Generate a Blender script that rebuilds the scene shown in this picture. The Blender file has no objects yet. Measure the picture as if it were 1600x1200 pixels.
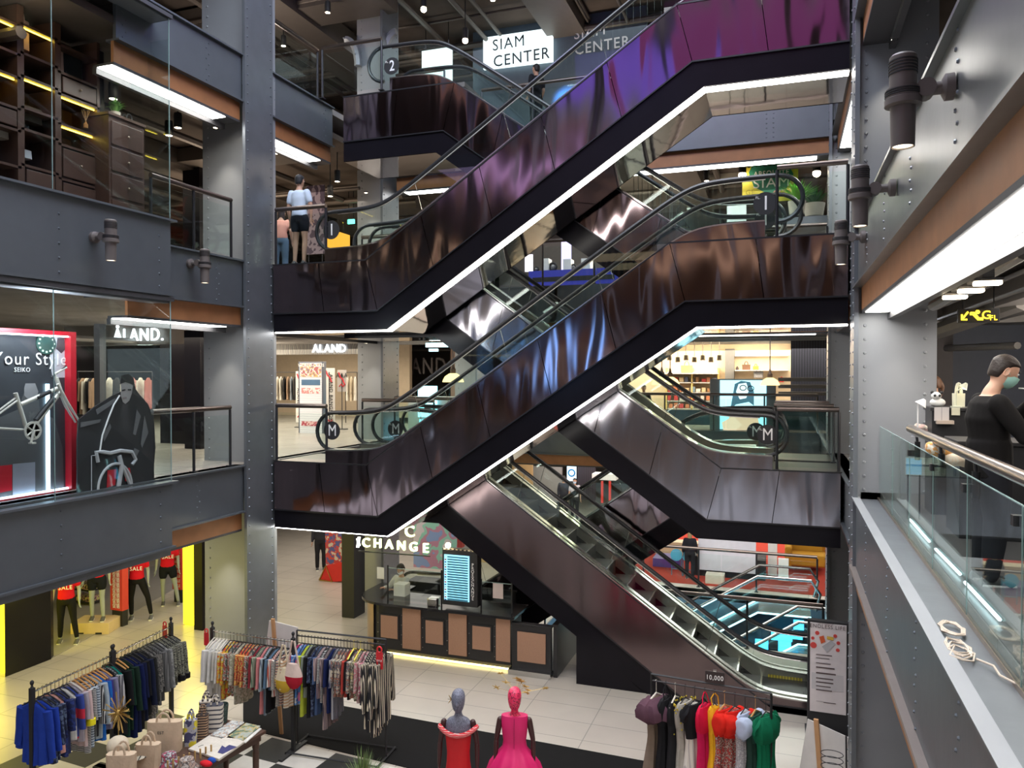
import bpy, math, random
from math import sin, cos, pi, sqrt, radians
from mathutils import Vector, Matrix, Euler
random.seed(7)
S = bpy.context.scene
COL = S.collection
# ------------------------------------------------------------------ camera
F_PX = 1205.0
YAW = math.atan(427/F_PX); PITCH = math.atan(16/F_PX); EYE = 1.65
cam = bpy.data.cameras.new('camera'); co = bpy.data.objects.new('camera', cam); COL.objects.link(co)
co.location = (0, 0, EYE); co.rotation_euler = (pi/2-PITCH, 0, YAW)
cam.sensor_width = 36; cam.lens = 36*F_PX/1600; cam.clip_start = .05; cam.clip_end = 200
S.camera = co
S.view_settings.view_transform = 'Standard'; S.view_settings.look = 'None'
S.view_settings.exposure = 0.95; S.view_settings.gamma = 1
S.cycles.transparent_max_bounces = 40; S.cycles.max_bounces = 7
S.cycles.sample_clamp_indirect = 4
S.cycles.caustics_reflective = False; S.cycles.caustics_refractive = False
# ------------------------------------------------------------------ light
w = bpy.data.worlds.new('world'); S.world = w; w.use_nodes = True
bg = w.node_tree.nodes['Background']; bg.inputs[0].default_value = (.66, .69, .76, 1); bg.inputs[1].default_value = .72
def area(name, loc, sx, sy, power, col=(1, 1, 1), rot=(0, 0, 0), spread=180):
    l = bpy.data.lights.new(name, 'AREA'); l.shape = 'RECTANGLE'; l.size = sx; l.size_y = sy; l.energy = power; l.color = col
    l.spread = radians(spread)
    o = bpy.data.objects.new(name, l); o.location = loc; o.rotation_euler = rot; COL.objects.link(o); return o
def spot(name, loc, power, col=(1, .85, .65), ang=70, rot=(0, 0, 0), blend=.5, r=.04):
    l = bpy.data.lights.new(name, 'SPOT'); l.energy = power; l.color = col; l.spot_size = radians(ang); l.spot_blend = blend; l.shadow_soft_size = r
    o = bpy.data.objects.new(name, l); o.location = loc; o.rotation_euler = rot; COL.objects.link(o); return o
def point(name, loc, power, col=(1, .85, .65), r=.06):
    l = bpy.data.lights.new(name, 'POINT'); l.energy = power; l.color = col; l.shadow_soft_size = r
    o = bpy.data.objects.new(name, l); o.location = loc; COL.objects.link(o); return o
area('atrium_roof_light', (-4, 7.2, 13.5), 9, 7, 950, (.82, .90, 1))
area('near_gallery_fill', (-4, -3.5, 3.0), 8, 1.0, 110, (1, .93, .84), (radians(60), 0, 0))  # unseen area light behind the viewer, added as fill for the atrium
area('shop_light_ground_front', (-4.5, 9.5, -1.3), 8, 5, 22, (1, .93, .82), spread=150)
area('shop_light_ground_left', (-12.5, 10.5, -1.35), 4, 9, 75, (1, .95, .75))
area('shop_light_ground_far_left', (-12, 20, -1.4), 8, 9, 150, (1, .92, .82))
area('shop_light_ground_back', (-2, 28, -1.4), 16, 6, 420, (1, .93, .85))
area('shop_light_middle_left', (-14, 18, 2.45), 7, 12, 520, (1, .88, .70))
area('shop_light_middle_back', (-1, 27, 2.45), 12, 4, 420, (1, .86, .66))
area('shop_light_middle_right', (3.6, 9, 2.4), 3, 6, 75, (1, .90, .80))
area('hall_light_first_left', (-13, 17, 6.0), 6, 10, 110, (1, .85, .68))
area('hall_light_first_back', (-3, 22, 6.0), 12, 7, 170, (1, .92, .80))
area('hall_light_second', (-6, 22, 10.6), 12, 7, 150, (.95, .95, 1))
area('near_wall_fill_middle', (-7, -4.5, 2.4), 14, 2, 90, (1, .72, .48))  # unseen warm fill on the near wall, added for streaks in the cladding
area('near_wall_fill_first', (-7, -4.5, 6.1), 14, 2, 90, (1, .70, .45))  # another unseen warm fill, added for the same cladding reflections
area('near_violet_fill_second', (-7, -4.5, 9.8), 14, 2, 90, (.75, .5, 1))  # unseen violet fill, added to put purple into the cladding reflections
point('hall_bounce_first_left', (-13, 15, 4.9), 110, (1, .80, .60), .5)
point('hall_bounce_first_back', (-4, 20, 5.0), 110, (1, .85, .68), .5)
point('hall_bounce_second_back', (-5, 20, 8.6), 170, (1, .84, .68), .5)
point('hall_bounce_second_left', (-12, 15, 8.6), 110, (1, .86, .74), .5)
point('kiosk_bounce', (4.2, 11.5, 1.7), 120, (1, .88, .76), .4)
point('hall_bounce_middle_left', (-13, 15, 1.6), 60, (1, .88, .74), .5)
point('shop_bounce_left', (-17, 20, 1.9), 110, (1, .86, .66), .5)
point('letter_wall_fill', (-7.5, 24.8, 1.9), 60, (1, .82, .66), .4)  # unseen point, added to brighten the brown lettered wall
point('case_light_upper', (-9.6, 7.5, 6.4), 6, (1, .80, .55), .2)
point('case_light_middle', (-9.1, 7.5, 2.4), 45, (.85, .92, 1), .2)
area('magenta_reflection_light', (-1.2, -4.0, 13.4), 6, 3.5, 16, (.70, .10, .60), (radians(80), 0, 0))  # no screen there; area light added to reflect magenta in the cladding
area('violet_reflection_light', (-5.8, -4.0, 12.2), 3.5, 3, 24, (.25, .15, 1), (radians(80), 0, 0))  # unseen area light, added for violet in the upper cladding's reflections
area('blue_reflection_light', (-7.6, -2.0, 2.3), 1.3, 1.8, 20, (.18, .45, 1), (radians(90), 0, 0))  # unseen blue light, added for the bluish patch reflected in the cladding
area('ground_right_back_fill', (-1.5, 19.5, -1.3), 6, 3, 150, (1, .95, .88))  # unseen area light, added to brighten the hanging white cloth
point('basement_glow', (-1.5, 18.6, -5.6), 70, (.35, .75, 1), .4)  # unseen cyan point, added to brighten the blue basement panels
area('basement_light', (-1.5, 19.5, -5.2), 6, 3, 160, (.35, .75, 1))
# ------------------------------------------------------------------ helpers
def P(u, v, X=None, Y=None, Z=None):
    a = (u-800)/F_PX; b = (600-v)/F_PX
    fy = cos(PITCH)+b*sin(PITCH); fz = -sin(PITCH)+b*cos(PITCH)
    d = (a*cos(YAW)-fy*sin(YAW), a*sin(YAW)+fy*cos(YAW), fz)
    t = X/d[0] if X is not None else Y/d[1] if Y is not None else (Z-EYE)/d[2]
    return Vector((t*d[0], t*d[1], EYE+t*d[2]))
class MB:
    def __init__(s): s.v = []; s.f = []; s.mi = []; s.cur = 0
    def add(s, vs, fs):
        n = len(s.v); s.v += [Vector(p) for p in vs]; s.f += [tuple(i+n for i in q) for q in fs]; s.mi += [s.cur]*len(fs); return s
    def box(s, x0, x1, y0, y1, z0, z1):
        if x0 > x1: x0, x1 = x1, x0
        if y0 > y1: y0, y1 = y1, y0
        if z0 > z1: z0, z1 = z1, z0
        return s.add([(x0,y0,z0),(x1,y0,z0),(x1,y1,z0),(x0,y1,z0),(x0,y0,z1),(x1,y0,z1),(x1,y1,z1),(x0,y1,z1)],
                     [(0,3,2,1),(4,5,6,7),(0,1,5,4),(1,2,6,5),(2,3,7,6),(3,0,4,7)])
    def prism(s, poly, a, b, ax='y'):
        n = len(poly)
        g = {'y': lambda p, t: (p[0], t, p[1]), 'x': lambda p, t: (t, p[0], p[1]), 'z': lambda p, t: (p[0], p[1], t)}[ax]
        return s.add([g(p, a) for p in poly]+[g(p, b) for p in poly],
                     [tuple(range(n)), tuple(range(2*n-1, n-1, -1))]+[(i, i+n, (i+1) % n+n, (i+1) % n) for i in range(n)])
    def strip(s, top, bot, a, b, ax='y'):
        for i in range(len(top)-1): s.prism([top[i], top[i+1], bot[i+1], bot[i]], a, b, ax)
        return s
    def loft(s, rings, cap=True, closed=True):
        n = len(rings[0]); vs = [p for r in rings for p in r]; fs = []
        for i in range(len(rings)-1):
            for j in range(n if closed else n-1):
                k = (j+1) % n; fs.append((i*n+j, i*n+k, (i+1)*n+k, (i+1)*n+j))
        if cap and closed: fs += [tuple(range(n-1, -1, -1)), tuple(range((len(rings)-1)*n, len(rings)*n))]
        return s.add(vs, fs)
    def tube(s, pts, r, n=8, flat=1):
        pts = [Vector(p) for p in pts]; rs = r if isinstance(r, (list, tuple)) else [r]*len(pts); rings = []; ref = None
        for i, p in enumerate(pts):
            d = (pts[min(i+1, len(pts)-1)]-pts[max(i-1, 0)])
            if d.length < 1e-9: d = Vector((0, 0, 1))
            d.normalize()
            if ref is None: ref = Vector((0, 1, 0)) if abs(d.y) < .9 else Vector((1, 0, 0))
            a = (ref-d*ref.dot(d))
            if a.length < 1e-4: a = Vector((1, 0, 0))-d*d.x
            a.normalize(); b = d.cross(a); ref = a
            rings.append([p+(a*cos(2*pi*k/n)+b*sin(2*pi*k/n)*flat)*rs[i] for k in range(n)])
        return s.loft(rings)
    def lathe(s, prof, c=(0, 0, 0), n=20, ax='z', sx=1, sy=1):
        c = Vector(c); rings = []
        for r, z in prof:
            ring = []
            for k in range(n):
                a = 2*pi*k/n; x, y = r*cos(a)*sx, r*sin(a)*sy
                ring.append(c+Vector({'z': (x, y, z), 'y': (x, z, y), 'x': (z, x, y)}[ax]))
            rings.append(ring)
        return s.loft(rings)
    def sph(s, c, r, n=12, m=8):
        c = Vector(c); r = (r, r, r) if not isinstance(r, (tuple, list)) else r
        return s.loft([[c+Vector((r[0]*sin(pi*i/m)*cos(2*pi*k/n), r[1]*sin(pi*i/m)*sin(2*pi*k/n), -r[2]*cos(pi*i/m))) for k in range(n)]
                       for i in [.02]+list(range(1, m))+[m-.02]])
    def riv(s, pts, nrm, r=.018):
        nrm = Vector(nrm).normalized(); a = nrm.orthogonal().normalized(); b = nrm.cross(a)
        for p in pts:
            p = Vector(p)
            R0 = [p+(a*cos(k*pi/3)+b*sin(k*pi/3))*r for k in range(6)]
            R1 = [p+nrm*r*.7+(a*cos(k*pi/3)+b*sin(k*pi/3))*r*.6 for k in range(6)]
            s.add(R0+R1, [(k, (k+1) % 6, (k+1) % 6+6, k+6) for k in range(6)]+[tuple(range(6, 12))])
        return s
    def xf(s, M, start=0):
        for i in range(start, len(s.v)): s.v[i] = M @ s.v[i]
        return s
    def rot(s, ang, c=(0, 0, 0), ax='Z', start=0):
        c = Vector(c); return s.xf(Matrix.Translation(c) @ Matrix.Rotation(ang, 4, ax) @ Matrix.Translation(-c), start)
    def mv(s, d, start=0): return s.xf(Matrix.Translation(Vector(d)), start)
    def join(s, o):
        n = len(s.v); s.v += o.v; s.f += [tuple(i+n for i in q) for q in o.f]; s.mi += o.mi if o.cur or any(o.mi) else [s.cur]*len(o.f); return s
    def slot(s, k): s.cur = k; return s
OFF = {}
def mkmesh(name, mb, mats, shift=None, smooth=True, bev=0, nofix=False):
    me = bpy.data.meshes.new(name)
    vs = [v-shift for v in mb.v] if shift is not None else mb.v
    me.from_pydata([tuple(v) for v in vs], [], mb.f)
    if not isinstance(mats, (list, tuple)): mats = [mats]
    for m in mats: me.materials.append(m)
    if len(mats) > 1: me.polygons.foreach_set('material_index', [min(i, len(mats)-1) for i in mb.mi])
    import bmesh
    b = bmesh.new(); b.from_mesh(me)
    if not nofix: bmesh.ops.recalc_face_normals(b, faces=b.faces)
    b.to_mesh(me); b.free()
    if smooth:
        me.polygons.foreach_set('use_smooth', [True]*len(me.polygons)); me.set_sharp_from_angle(angle=radians(38))
    me.update()
    return me
def tag(o, label=None, cat=None, group=None, kind=None):
    for k, v in (('label', label), ('category', cat), ('group', group), ('kind', kind)):
        if v: o[k] = v
    return o
def thing(name, label, cat, loc=(0, 0, 0), rotz=0, group=None, kind=None, local=False):
    o = bpy.data.objects.new(name, None); COL.objects.link(o); o.empty_display_size = .1
    o.location = loc; o.rotation_euler = (0, 0, rotz); tag(o, label, cat, group, kind)
    OFF[o.name] = Vector((0, 0, 0)) if local else Vector(loc)
    return o
def part(name, mb, mat, parent, smooth=True, bev=0, label=None, kind=None):
    if not mb.v: return None
    sh = OFF.get(parent.name, Vector((0, 0, 0)))
    o = bpy.data.objects.new(name, mkmesh(name, mb, mat, sh, smooth)); COL.objects.link(o); o.parent = parent
    OFF[o.name] = sh
    if bev: m = o.modifiers.new('bevel', 'BEVEL'); m.width = bev; m.segments = 2; m.limit_method = 'ANGLE'
    return tag(o, label, None, None, kind)
def one(name, mb, mat, label=None, cat=None, group=None, kind=None, smooth=True, bev=0):
    xs = [v.x for v in mb.v]; ys = [v.y for v in mb.v]; zs = [v.z for v in mb.v]
    c = Vector(((min(xs)+max(xs))/2, (min(ys)+max(ys))/2, min(zs)))
    o = bpy.data.objects.new(name, mkmesh(name, mb, mat, c, smooth)); COL.objects.link(o); o.location = c
    OFF[o.name] = c
    if bev: m = o.modifiers.new('bevel', 'BEVEL'); m.width = bev; m.segments = 2; m.limit_method = 'ANGLE'
    return tag(o, label, cat, group, kind)
def dup(root, loc, rotz=None, label=None, group=None):
    def cp(o, par):
        c = o.copy(); COL.objects.link(c); c.parent = par
        for ch in [x for x in KIDS.get(o.name, [])]: cp(ch, c)
        return c
    r = root.copy(); COL.objects.link(r); r.location = loc
    if rotz is not None: r.rotation_euler = (0, 0, rotz)
    if label: r['label'] = label
    if group: r['group'] = group
    for ch in list(root.children):
        c = ch.copy(); COL.objects.link(c); c.parent = r
        for g in list(ch.children):
            d = g.copy(); COL.objects.link(d); d.parent = c
    return r
def text(s, size=1, depth=.004, bold=0, ax='c', sx=1):
    cu = bpy.data.curves.new('t', 'FONT'); cu.body = s; cu.size = size; cu.extrude = depth; cu.offset = 0 if 'M' in s else bold*size*.3; cu.align_x = 'CENTER' if ax == 'c' else 'LEFT'; cu.align_y = 'CENTER'
    cu.resolution_u = 3
    if len(s) > 1: cu.space_character = 1.14; sx *= .93
    o = bpy.data.objects.new('t', cu); COL.objects.link(o)
    dg = bpy.context.evaluated_depsgraph_get(); me = o.evaluated_get(dg).to_mesh()
    mb = MB(); mb.add([(v.co.x*sx, v.co.y, v.co.z) for v in me.vertices], [tuple(p.vertices) for p in me.polygons])
    o.evaluated_get(dg).to_mesh_clear(); bpy.data.objects.remove(o); bpy.data.curves.remove(cu)
    return mb
def orient(mb, org, right, up):
    r = Vector(right).normalized(); u = Vector(up).normalized(); n = r.cross(u)
    M = Matrix(((r.x, u.x, n.x, org[0]), (r.y, u.y, n.y, org[1]), (r.z, u.z, n.z, org[2]), (0, 0, 0, 1)))
    return mb.xf(M)
RX, UZ = (1, 0, 0), (0, 0, 1)
# ------------------------------------------------------------------ materials
def nm(name):
    m = bpy.data.materials.new(name); m.use_nodes = True; nt = m.node_tree
    return m, nt, nt.nodes['Principled BSDF'], nt.nodes.new, nt.links.new
def mat(name, col, rough=.5, metal=0, noise=(6, .12), bump=None, em=None, es=0, coat=0, sheen=0):
    m, nt, b, N, L = nm(name)
    b.inputs['Roughness'].default_value = rough; b.inputs['Metallic'].default_value = metal
    b.inputs['Coat Weight'].default_value = coat
    b.inputs['Specular IOR Level'].default_value = .15 if rough >= .8 or name == 'black_lacquer' else .5
    tc = N('ShaderNodeTexCoord'); n = N('ShaderNodeTexNoise'); n.inputs['Scale'].default_value = noise[0]; n.inputs['Detail'].default_value = 4
    L(tc.outputs['Object'], n.inputs['Vector'])
    mx = N('ShaderNodeMix'); mx.data_type = 'RGBA'; k = noise[1]
    mx.inputs[6].default_value = (*[max(0, c*(1-k)) for c in col], 1); mx.inputs[7].default_value = (*[min(1, c*(1+k)) for c in col], 1)
    L(n.outputs[0], mx.inputs[0]); L(mx.outputs[2], b.inputs['Base Color'])
    if em: b.inputs['Emission Color'].default_value = (*em, 1); b.inputs['Emission Strength'].default_value = es
    if bump:
        n2 = N('ShaderNodeTexNoise'); n2.inputs['Scale'].default_value = bump[0]; L(tc.outputs['Object'], n2.inputs['Vector'])
        bp = N('ShaderNodeBump'); bp.inputs['Strength'].default_value = bump[1]; bp.inputs['Distance'].default_value = .01
        L(n2.outputs[0], bp.inputs['Height']); L(bp.outputs[0], b.inputs['Normal'])
    if sheen: b.inputs['Sheen Weight'].default_value = sheen
    return m
def emit(name, col, s):
    m, nt, b, N, L = nm(name)
    e = N('ShaderNodeEmission'); e.inputs[0].default_value = (*col, 1); e.inputs[1].default_value = s
    L(e.outputs[0], nt.nodes['Material Output'].inputs[0]); return m
def glassm(name, tint=(.80, .92, .89), refl=.10, rough=.01):
    m, nt, b, N, L = nm(name)
    t = N('ShaderNodeBsdfTransparent'); t.inputs[0].default_value = (*tint, 1)
    g = N('ShaderNodeBsdfGlossy'); g.inputs['Roughness'].default_value = rough; g.inputs[0].default_value = (.9, 1, .98, 1)
    lw = N('ShaderNodeLayerWeight'); lw.inputs[0].default_value = .5; pw = N('ShaderNodeMath'); pw.operation = 'POWER'; pw.inputs[1].default_value = 4.5; L(lw.outputs['Facing'], pw.inputs[0])
    mul = N('ShaderNodeMath'); mul.operation = 'MULTIPLY_ADD'; mul.inputs[1].default_value = .55; mul.inputs[2].default_value = refl*.45
    L(pw.outputs[0], mul.inputs[0])
    mx = N('ShaderNodeMixShader'); L(mul.outputs[0], mx.inputs[0]); L(t.outputs[0], mx.inputs[1]); L(g.outputs[0], mx.inputs[2])
    L(mx.outputs[0], nt.nodes['Material Output'].inputs[0]); return m
def ramp(N, stops, const=True):
    r = N('ShaderNodeValToRGB'); r.color_ramp.interpolation = 'CONSTANT' if const else 'LINEAR'
    e = r.color_ramp.elements
    while len(e) < len(stops): e.new(.5)
    for i, (p, c) in enumerate(stops): e[i].position = p; e[i].color = (*c, 1)
    return r
def stripes(name, cols, scale=6, ax='X', dist=0, rough=.8):
    m, nt, b, N, L = nm(name); b.inputs['Roughness'].default_value = rough
    tc = N('ShaderNodeTexCoord'); wv = N('ShaderNodeTexWave'); wv.bands_direction = ax; wv.wave_profile = 'SAW'; wv.inputs['Scale'].default_value = scale; wv.inputs['Distortion'].default_value = dist
    wv.inputs['Detail Scale'].default_value = 1
    L(tc.outputs['Object'], wv.inputs[0]); k = len(cols)
    r = ramp(N, [(i/k, c) for i, c in enumerate(cols)]); L(wv.outputs[1], r.inputs[0]); L(r.outputs[0], b.inputs['Base Color']); return m
def blots(name, cols, scale=14, rough=.8, kind='noise'):
    m, nt, b, N, L = nm(name); b.inputs['Roughness'].default_value = rough
    tc = N('ShaderNodeTexCoord')
    if kind == 'vor':
        n = N('ShaderNodeTexVoronoi'); n.inputs['Scale'].default_value = scale; L(tc.outputs['Object'], n.inputs['Vector'])
        sp = N('ShaderNodeSeparateColor'); L(n.outputs['Color'], sp.inputs[0]); out = sp.outputs[0]; st = [(i/len(cols), c) for i, c in enumerate(cols)]
    else:
        n = N('ShaderNodeTexNoise'); n.inputs['Scale'].default_value = scale; n.inputs['Detail'].default_value = 2; L(tc.outputs['Object'], n.inputs['Vector']); out = n.outputs[0]
        k = len(cols); st = [(0 if i == 0 else .36+.28*i/k, c) for i, c in enumerate(cols)]
    r = ramp(N, st); L(out, r.inputs[0]); L(r.outputs[0], b.inputs['Base Color']); return m
def cladding(name, col, rough, amp=1.0):
    """polished coloured metal sheet that oil-cans into vertical waves"""
    m, nt, b, N, L = nm(name)
    b.inputs['Metallic'].default_value = 1; b.inputs['Roughness'].default_value = rough
    tc = N('ShaderNodeTexCoord'); mp = N('ShaderNodeMapping'); mp.inputs['Scale'].default_value = (1.9, 1, .5); mp.inputs['Rotation'].default_value = (0, .12, 0); L(tc.outputs['Object'], mp.inputs[0])
    n = N('ShaderNodeTexNoise'); n.inputs['Scale'].default_value = 1.0; n.inputs['Detail'].default_value = 1.2; n.inputs['Distortion'].default_value = .35; L(mp.outputs[0], n.inputs['Vector'])
    bp = N('ShaderNodeBump'); bp.inputs['Strength'].default_value = .55*amp; bp.inputs['Distance'].default_value = .11; L(n.outputs[0], bp.inputs['Height']); L(bp.outputs[0], b.inputs['Normal'])
    n2 = N('ShaderNodeTexNoise'); n2.inputs['Scale'].default_value = .5; L(tc.outputs['Object'], n2.inputs['Vector'])
    mx = N('ShaderNodeMix'); mx.data_type = 'RGBA'; mx.inputs[6].default_value = (*[c*.88 for c in col], 1); mx.inputs[7].default_value = (*[c*1.12 for c in col], 1)
    L(n2.outputs[0], mx.inputs[0]); L(mx.outputs[2], b.inputs['Base Color'])
    return m
def brick(name, c1, c2, mortar, sx, sy, ms=.01, off=0, rough=.3, coords='Object', bw=1., bh=1., spec=.5):
    m, nt, b, N, L = nm(name); b.inputs['Roughness'].default_value = rough
    tc = N('ShaderNodeTexCoord'); br = N('ShaderNodeTexBrick'); br.offset = off; br.inputs['Scale'].default_value = 1
    br.inputs['Brick Width'].default_value = sx; br.inputs['Row Height'].default_value = sy; br.inputs['Mortar Size'].default_value = ms
    br.inputs[1].default_value = (*c1, 1); br.inputs[2].default_value = (*c2, 1); br.inputs[3].default_value = (*mortar, 1)
    L(tc.outputs[coords], br.inputs[0]); n = N('ShaderNodeTexNoise'); n.inputs['Scale'].default_value = 1.7; L(tc.outputs['Object'], n.inputs['Vector'])
    mx = N('ShaderNodeMix'); mx.data_type = 'RGBA'; mx.blend_type = 'MULTIPLY'; mx.inputs[0].default_value = .35
    r = ramp(N, [(.3, (.75, .75, .75)), (.7, (1, 1, 1))], False); L(n.outputs[0], r.inputs[0])
    L(br.outputs[0], mx.inputs[6]); L(r.outputs[0], mx.inputs[7]); L(mx.outputs[2], b.inputs['Base Color']); return m
K = {}
K['steel'] = mat('blue_grey_painted_steel', (.135, .150, .168), .42, .45, (3, .12), (9, .12))
K['steel_lt'] = mat('worn_grey_steel', (.26, .27, .27), .33, .7, (2.2, .25), (5, .2))
K['steel_flange'] = mat('flange_steel', (.17, .185, .205), .4, .5, (4, .15), (9, .1))
K['column'] = mat('grey_column_paint', (.29, .305, .325), .45, .2, (2, .08), (6, .05))
K['wood'] = mat('orange_wood_fascia', (.36, .155, .062), .5, 0, (4, .25), (12, .1))
K['clad'] = cladding('bronze_purple_cladding', (.30, .235, .25), .12)
K['cladblue'] = cladding('bluish_reflection_cladding', (.40, .39, .43), .16, .8)  # bluish reflection of the surroundings worked into the base colour
K['cladlow'] = cladding('brown_cladding', (.20, .155, .16), .22, .4)
K['black'] = mat('black_lacquer', (.009, .008, .011), .22, 0, (3, .2))
K['blackm'] = mat('black_matt', (.015, .015, .017), .6)
K['mirror'] = mat('mirror_soffit', (.62, .56, .54), .06, 1, (.6, .1), (1.6, .35))
K['inox'] = mat('brushed_stainless', (.62, .62, .60), .22, 1, (5, .1))
K['rubber'] = mat('black_handrail', (.02, .02, .022), .35)
K['bronze'] = mat('bronze_handrail', (.20, .165, .15), .3, 1, (5, .1))
K['post'] = mat('dark_post', (.05, .05, .055), .35, .7)
K['glass'] = glassm('balustrade_glass', (.945, .985, .975), .05)
K['glassc'] = glassm('clear_glass', (.93, .96, .96), .08)
K['glassedge'] = mat('glass_edge_green', (.34, .48, .46), .15, 0)
K['led'] = emit('white_strip_light', (1, .96, .90), 9)
K['led2'] = emit('white_strip_light_soft', (1, .97, .93), 5)
K['ynote'] = stripes('yellow_notice_strip', [(.65, .48, .02), (.65, .48, .02), (.2, .14, .01)], 6, 'X')
K['skirt'] = mat('inner_skirt_metal', (.34, .32, .27), .3, .9)
K['step'] = stripes('grooved_step', [(.10, .10, .09), (.20, .195, .17)], 14, 'Y', 0, .45)
K['riser'] = mat('step_metal', (.16, .155, .14), .4, .6)
K['white'] = mat('white_paint', (.8, .8, .78), .5)
K['text_w'] = mat('white_lettering', (.85, .85, .83), .5, 0, (5, .02))
K['dark'] = mat('dark_wall', (.02, .022, .03), .6)
K['ceil'] = mat('dark_ceiling', (.10, .08, .068), .8, 0, (1.5, .4), (4, .3))
K['ceil_lt'] = mat('grey_concrete_ceiling', (.26, .25, .24), .8, 0, (1.5, .3), (4, .3))
K['duct'] = mat('grey_duct', (.25, .24, .23), .45, .5)
K['duct_dk'] = mat('dark_duct', (.13, .11, .095), .5, .4)
K['tile'] = brick('beige_floor_tile', (.50, .45, .39), (.47, .42, .365), (.26, .24, .21), 1.2, .6, .008, .0, .28)
K['floorM'] = brick('grey_floor_tile', (.36, .33, .30), (.34, .31, .285), (.22, .2, .19), .9, .9, .008, 0, .25)
K['slabedge'] = mat('slab_edge', (.06, .06, .065), .5)
G, M0, L1, L2, L3 = -4.15, 0.0, 3.7, 7.4, 11.1
XL, XR = -9.2, 0.88
NTRIM = [0]
def trim(mb, m, name=None, smooth=False):
    NTRIM[0] += 1
    return one(name or 'trim_%d' % NTRIM[0], mb, m, kind='structure', smooth=smooth)
# ------------------------------------------------------------------ floors and ceilings
mb = MB()
mb.box(-26, -5.2, -2, 40, G-.3, G); mb.box(-5.2, 8, -2, 17.0, G-.3, G); mb.box(-5.2, 8, 21.3, 40, G-.3, G)
one('floor', mb, K['tile'], kind='structure', smooth=False)
one('floor_basement', MB().box(-8, 8, 14, 27, -8.4, -8.2), mat('basement_floor', (.05, .07, .09), .2), kind='structure')
def slab(name, z, boxes, m, mc):
    a = MB(); b = MB()
    for x0, x1, y0, y1 in boxes: a.box(x0, x1, y0, y1, z-.12, z); b.box(x0, x1, y0, y1, z-.62, z-.5)
    one('floor_'+name, a, m, kind='structure', smooth=False); one('ceiling_'+name, b, mc, kind='structure', smooth=False)
slab('middle', M0, [(-26, XL-.1, -2, 40), (-13.5, 8, 23.0, 40), (XR+.12, 8, 11.75, 23.0), (XR+.37, 8, -2, 11.75)], K['floorM'], K['ceil_lt'])
slab('first', L1, [(-26, XL-.1, -2, 40), (XL-.1, 8, 17.3, 40), (XR+.12, 8, -2, 17.3)], K['floorM'], K['ceil_lt'])
slab('second', L2, [(-26, XL-.1, -2, 40), (XL-.1, 8, 17.3, 40), (XR+.12, 8, -2, 17.3)], K['floorM'], K['ceil'])
one('ceiling_top', MB().box(-26, -9.6, -2, 40, L3, L3+.2).box(-9.6, 8, 14.5, 40, L3, L3+.2).box(1.2, 8, -2, 14.5, L3, L3+.2), K['ceil'], kind='structure', smooth=False)
one('wall_left', MB().box(-26.2, -26, -2, 40, -8.4, L3), K['dark'], kind='structure')
one('wall_back', MB().box(-26, 8, 40, 40.2, -8.4, L3), mat('back_wall', (.10, .09, .085), .7), kind='structure')
one('wall_right', MB().box(8, 8.2, -2, 40, -8.4, L3), K['dark'], kind='structure')
one('wall_basement', MB().box(-8, 8, 26.8, 27, -8.2, G-.3).box(-8, -7.8, 14, 27, -8.2, G-.3).box(-8, 8, 14, 14.2, -8.2, G-.3), mat('basement_wall', (.05, .16, .26), .5), kind='structure')
# ------------------------------------------------------------------ gallery edges
def edge_x(x, y0, y1, L, side, steel='steel', box=None, riv=None, rs=.6):
    """edge of a gallery running along Y; side=+1 when the atrium lies on +X"""
    s = side; a = MB(); zt = L+.0; zb = L-.83
    a.box(x-s*.12, x-s*.06, y0, y1, zb, zt)
    a.box(x-s*.26, x+0, y0, y1, zt-.03, zt); a.box(x-s*.26, x, y0, y1, zb-.03, zb)
    ys = []; y = y0+.12
    while y < y1: ys.append(y); y += 1.75
    for yy in ys:
        for k in range(9): a.riv([(x-s*.06, yy+(.06 if k % 2 else 0), zb+.06+k*.09)], (s, 0, 0), .016)
    trim(a, K[steel], smooth=True)
    trim(MB().box(x-s*.16, x-s*.11, y0, y1, L-1.17, zb-.03), K['wood'])
    c = MB().box(x-s*.11, x-s*.50, y0, y1, L-1.21, L-1.17).box(x-s*.44, x-s*.52, y0, y1, L-1.3, L-1.21)
    trim(c, K['slabedge'])
    return MB().box(x-s*.14, x-s*.42, y0, y1-.35, L-1.222, L-1.208)
def strip(mb, label, group='strip lights along the gallery edges', m='led'):
    return one('strip_light', mb, K[m], label, 'strip light', group, smooth=False)
NM = {M0: 'ground floor', L1: 'middle floor', L2: 'first floor'}
GN = {M0: 'middle gallery', L1: 'first floor gallery', L2: 'second floor gallery', L3: 'top gallery'}
strip(edge_x(XL, P(200, 470, X=-9.3).y, 11.55, L1, 1), 'thin white strip light under the left wooden fascia, above the middle floor balcony')
strip(edge_x(XL, P(178, 70, X=-9.3).y, 11.55, L2, 1), 'wide white strip light under the upper left wooden fascia, behind the glass display box')
edge_x(XL, -2, 11.55, M0, 1); edge_x(XL, -2, 11.55, L3, 1)
strip(edge_x(XL, 12.3, 14.5, L2, 1), 'short white strip light just right of the left column, under the upper gallery')
edge_x(XL, 12.3, 17.2, L1, 1); edge_x(XL, 12.3, 23, M0, 1)
strip(edge_x(XR, -2, 11.8, L1, -1, 'steel_lt'), 'very wide white strip light under the nearest beam on the right')
edge_x(XR, -2, 11.8, L2, -1)
strip(edge_x(XR, 12.3, 17.2, L2, -1), 'tiny piece of white strip light beside the right column, under the upper beam')
edge_x(XR, 12.3, 23, M0, -1); edge_x(XR, 12.3, 17.2, L1, -1)
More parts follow.
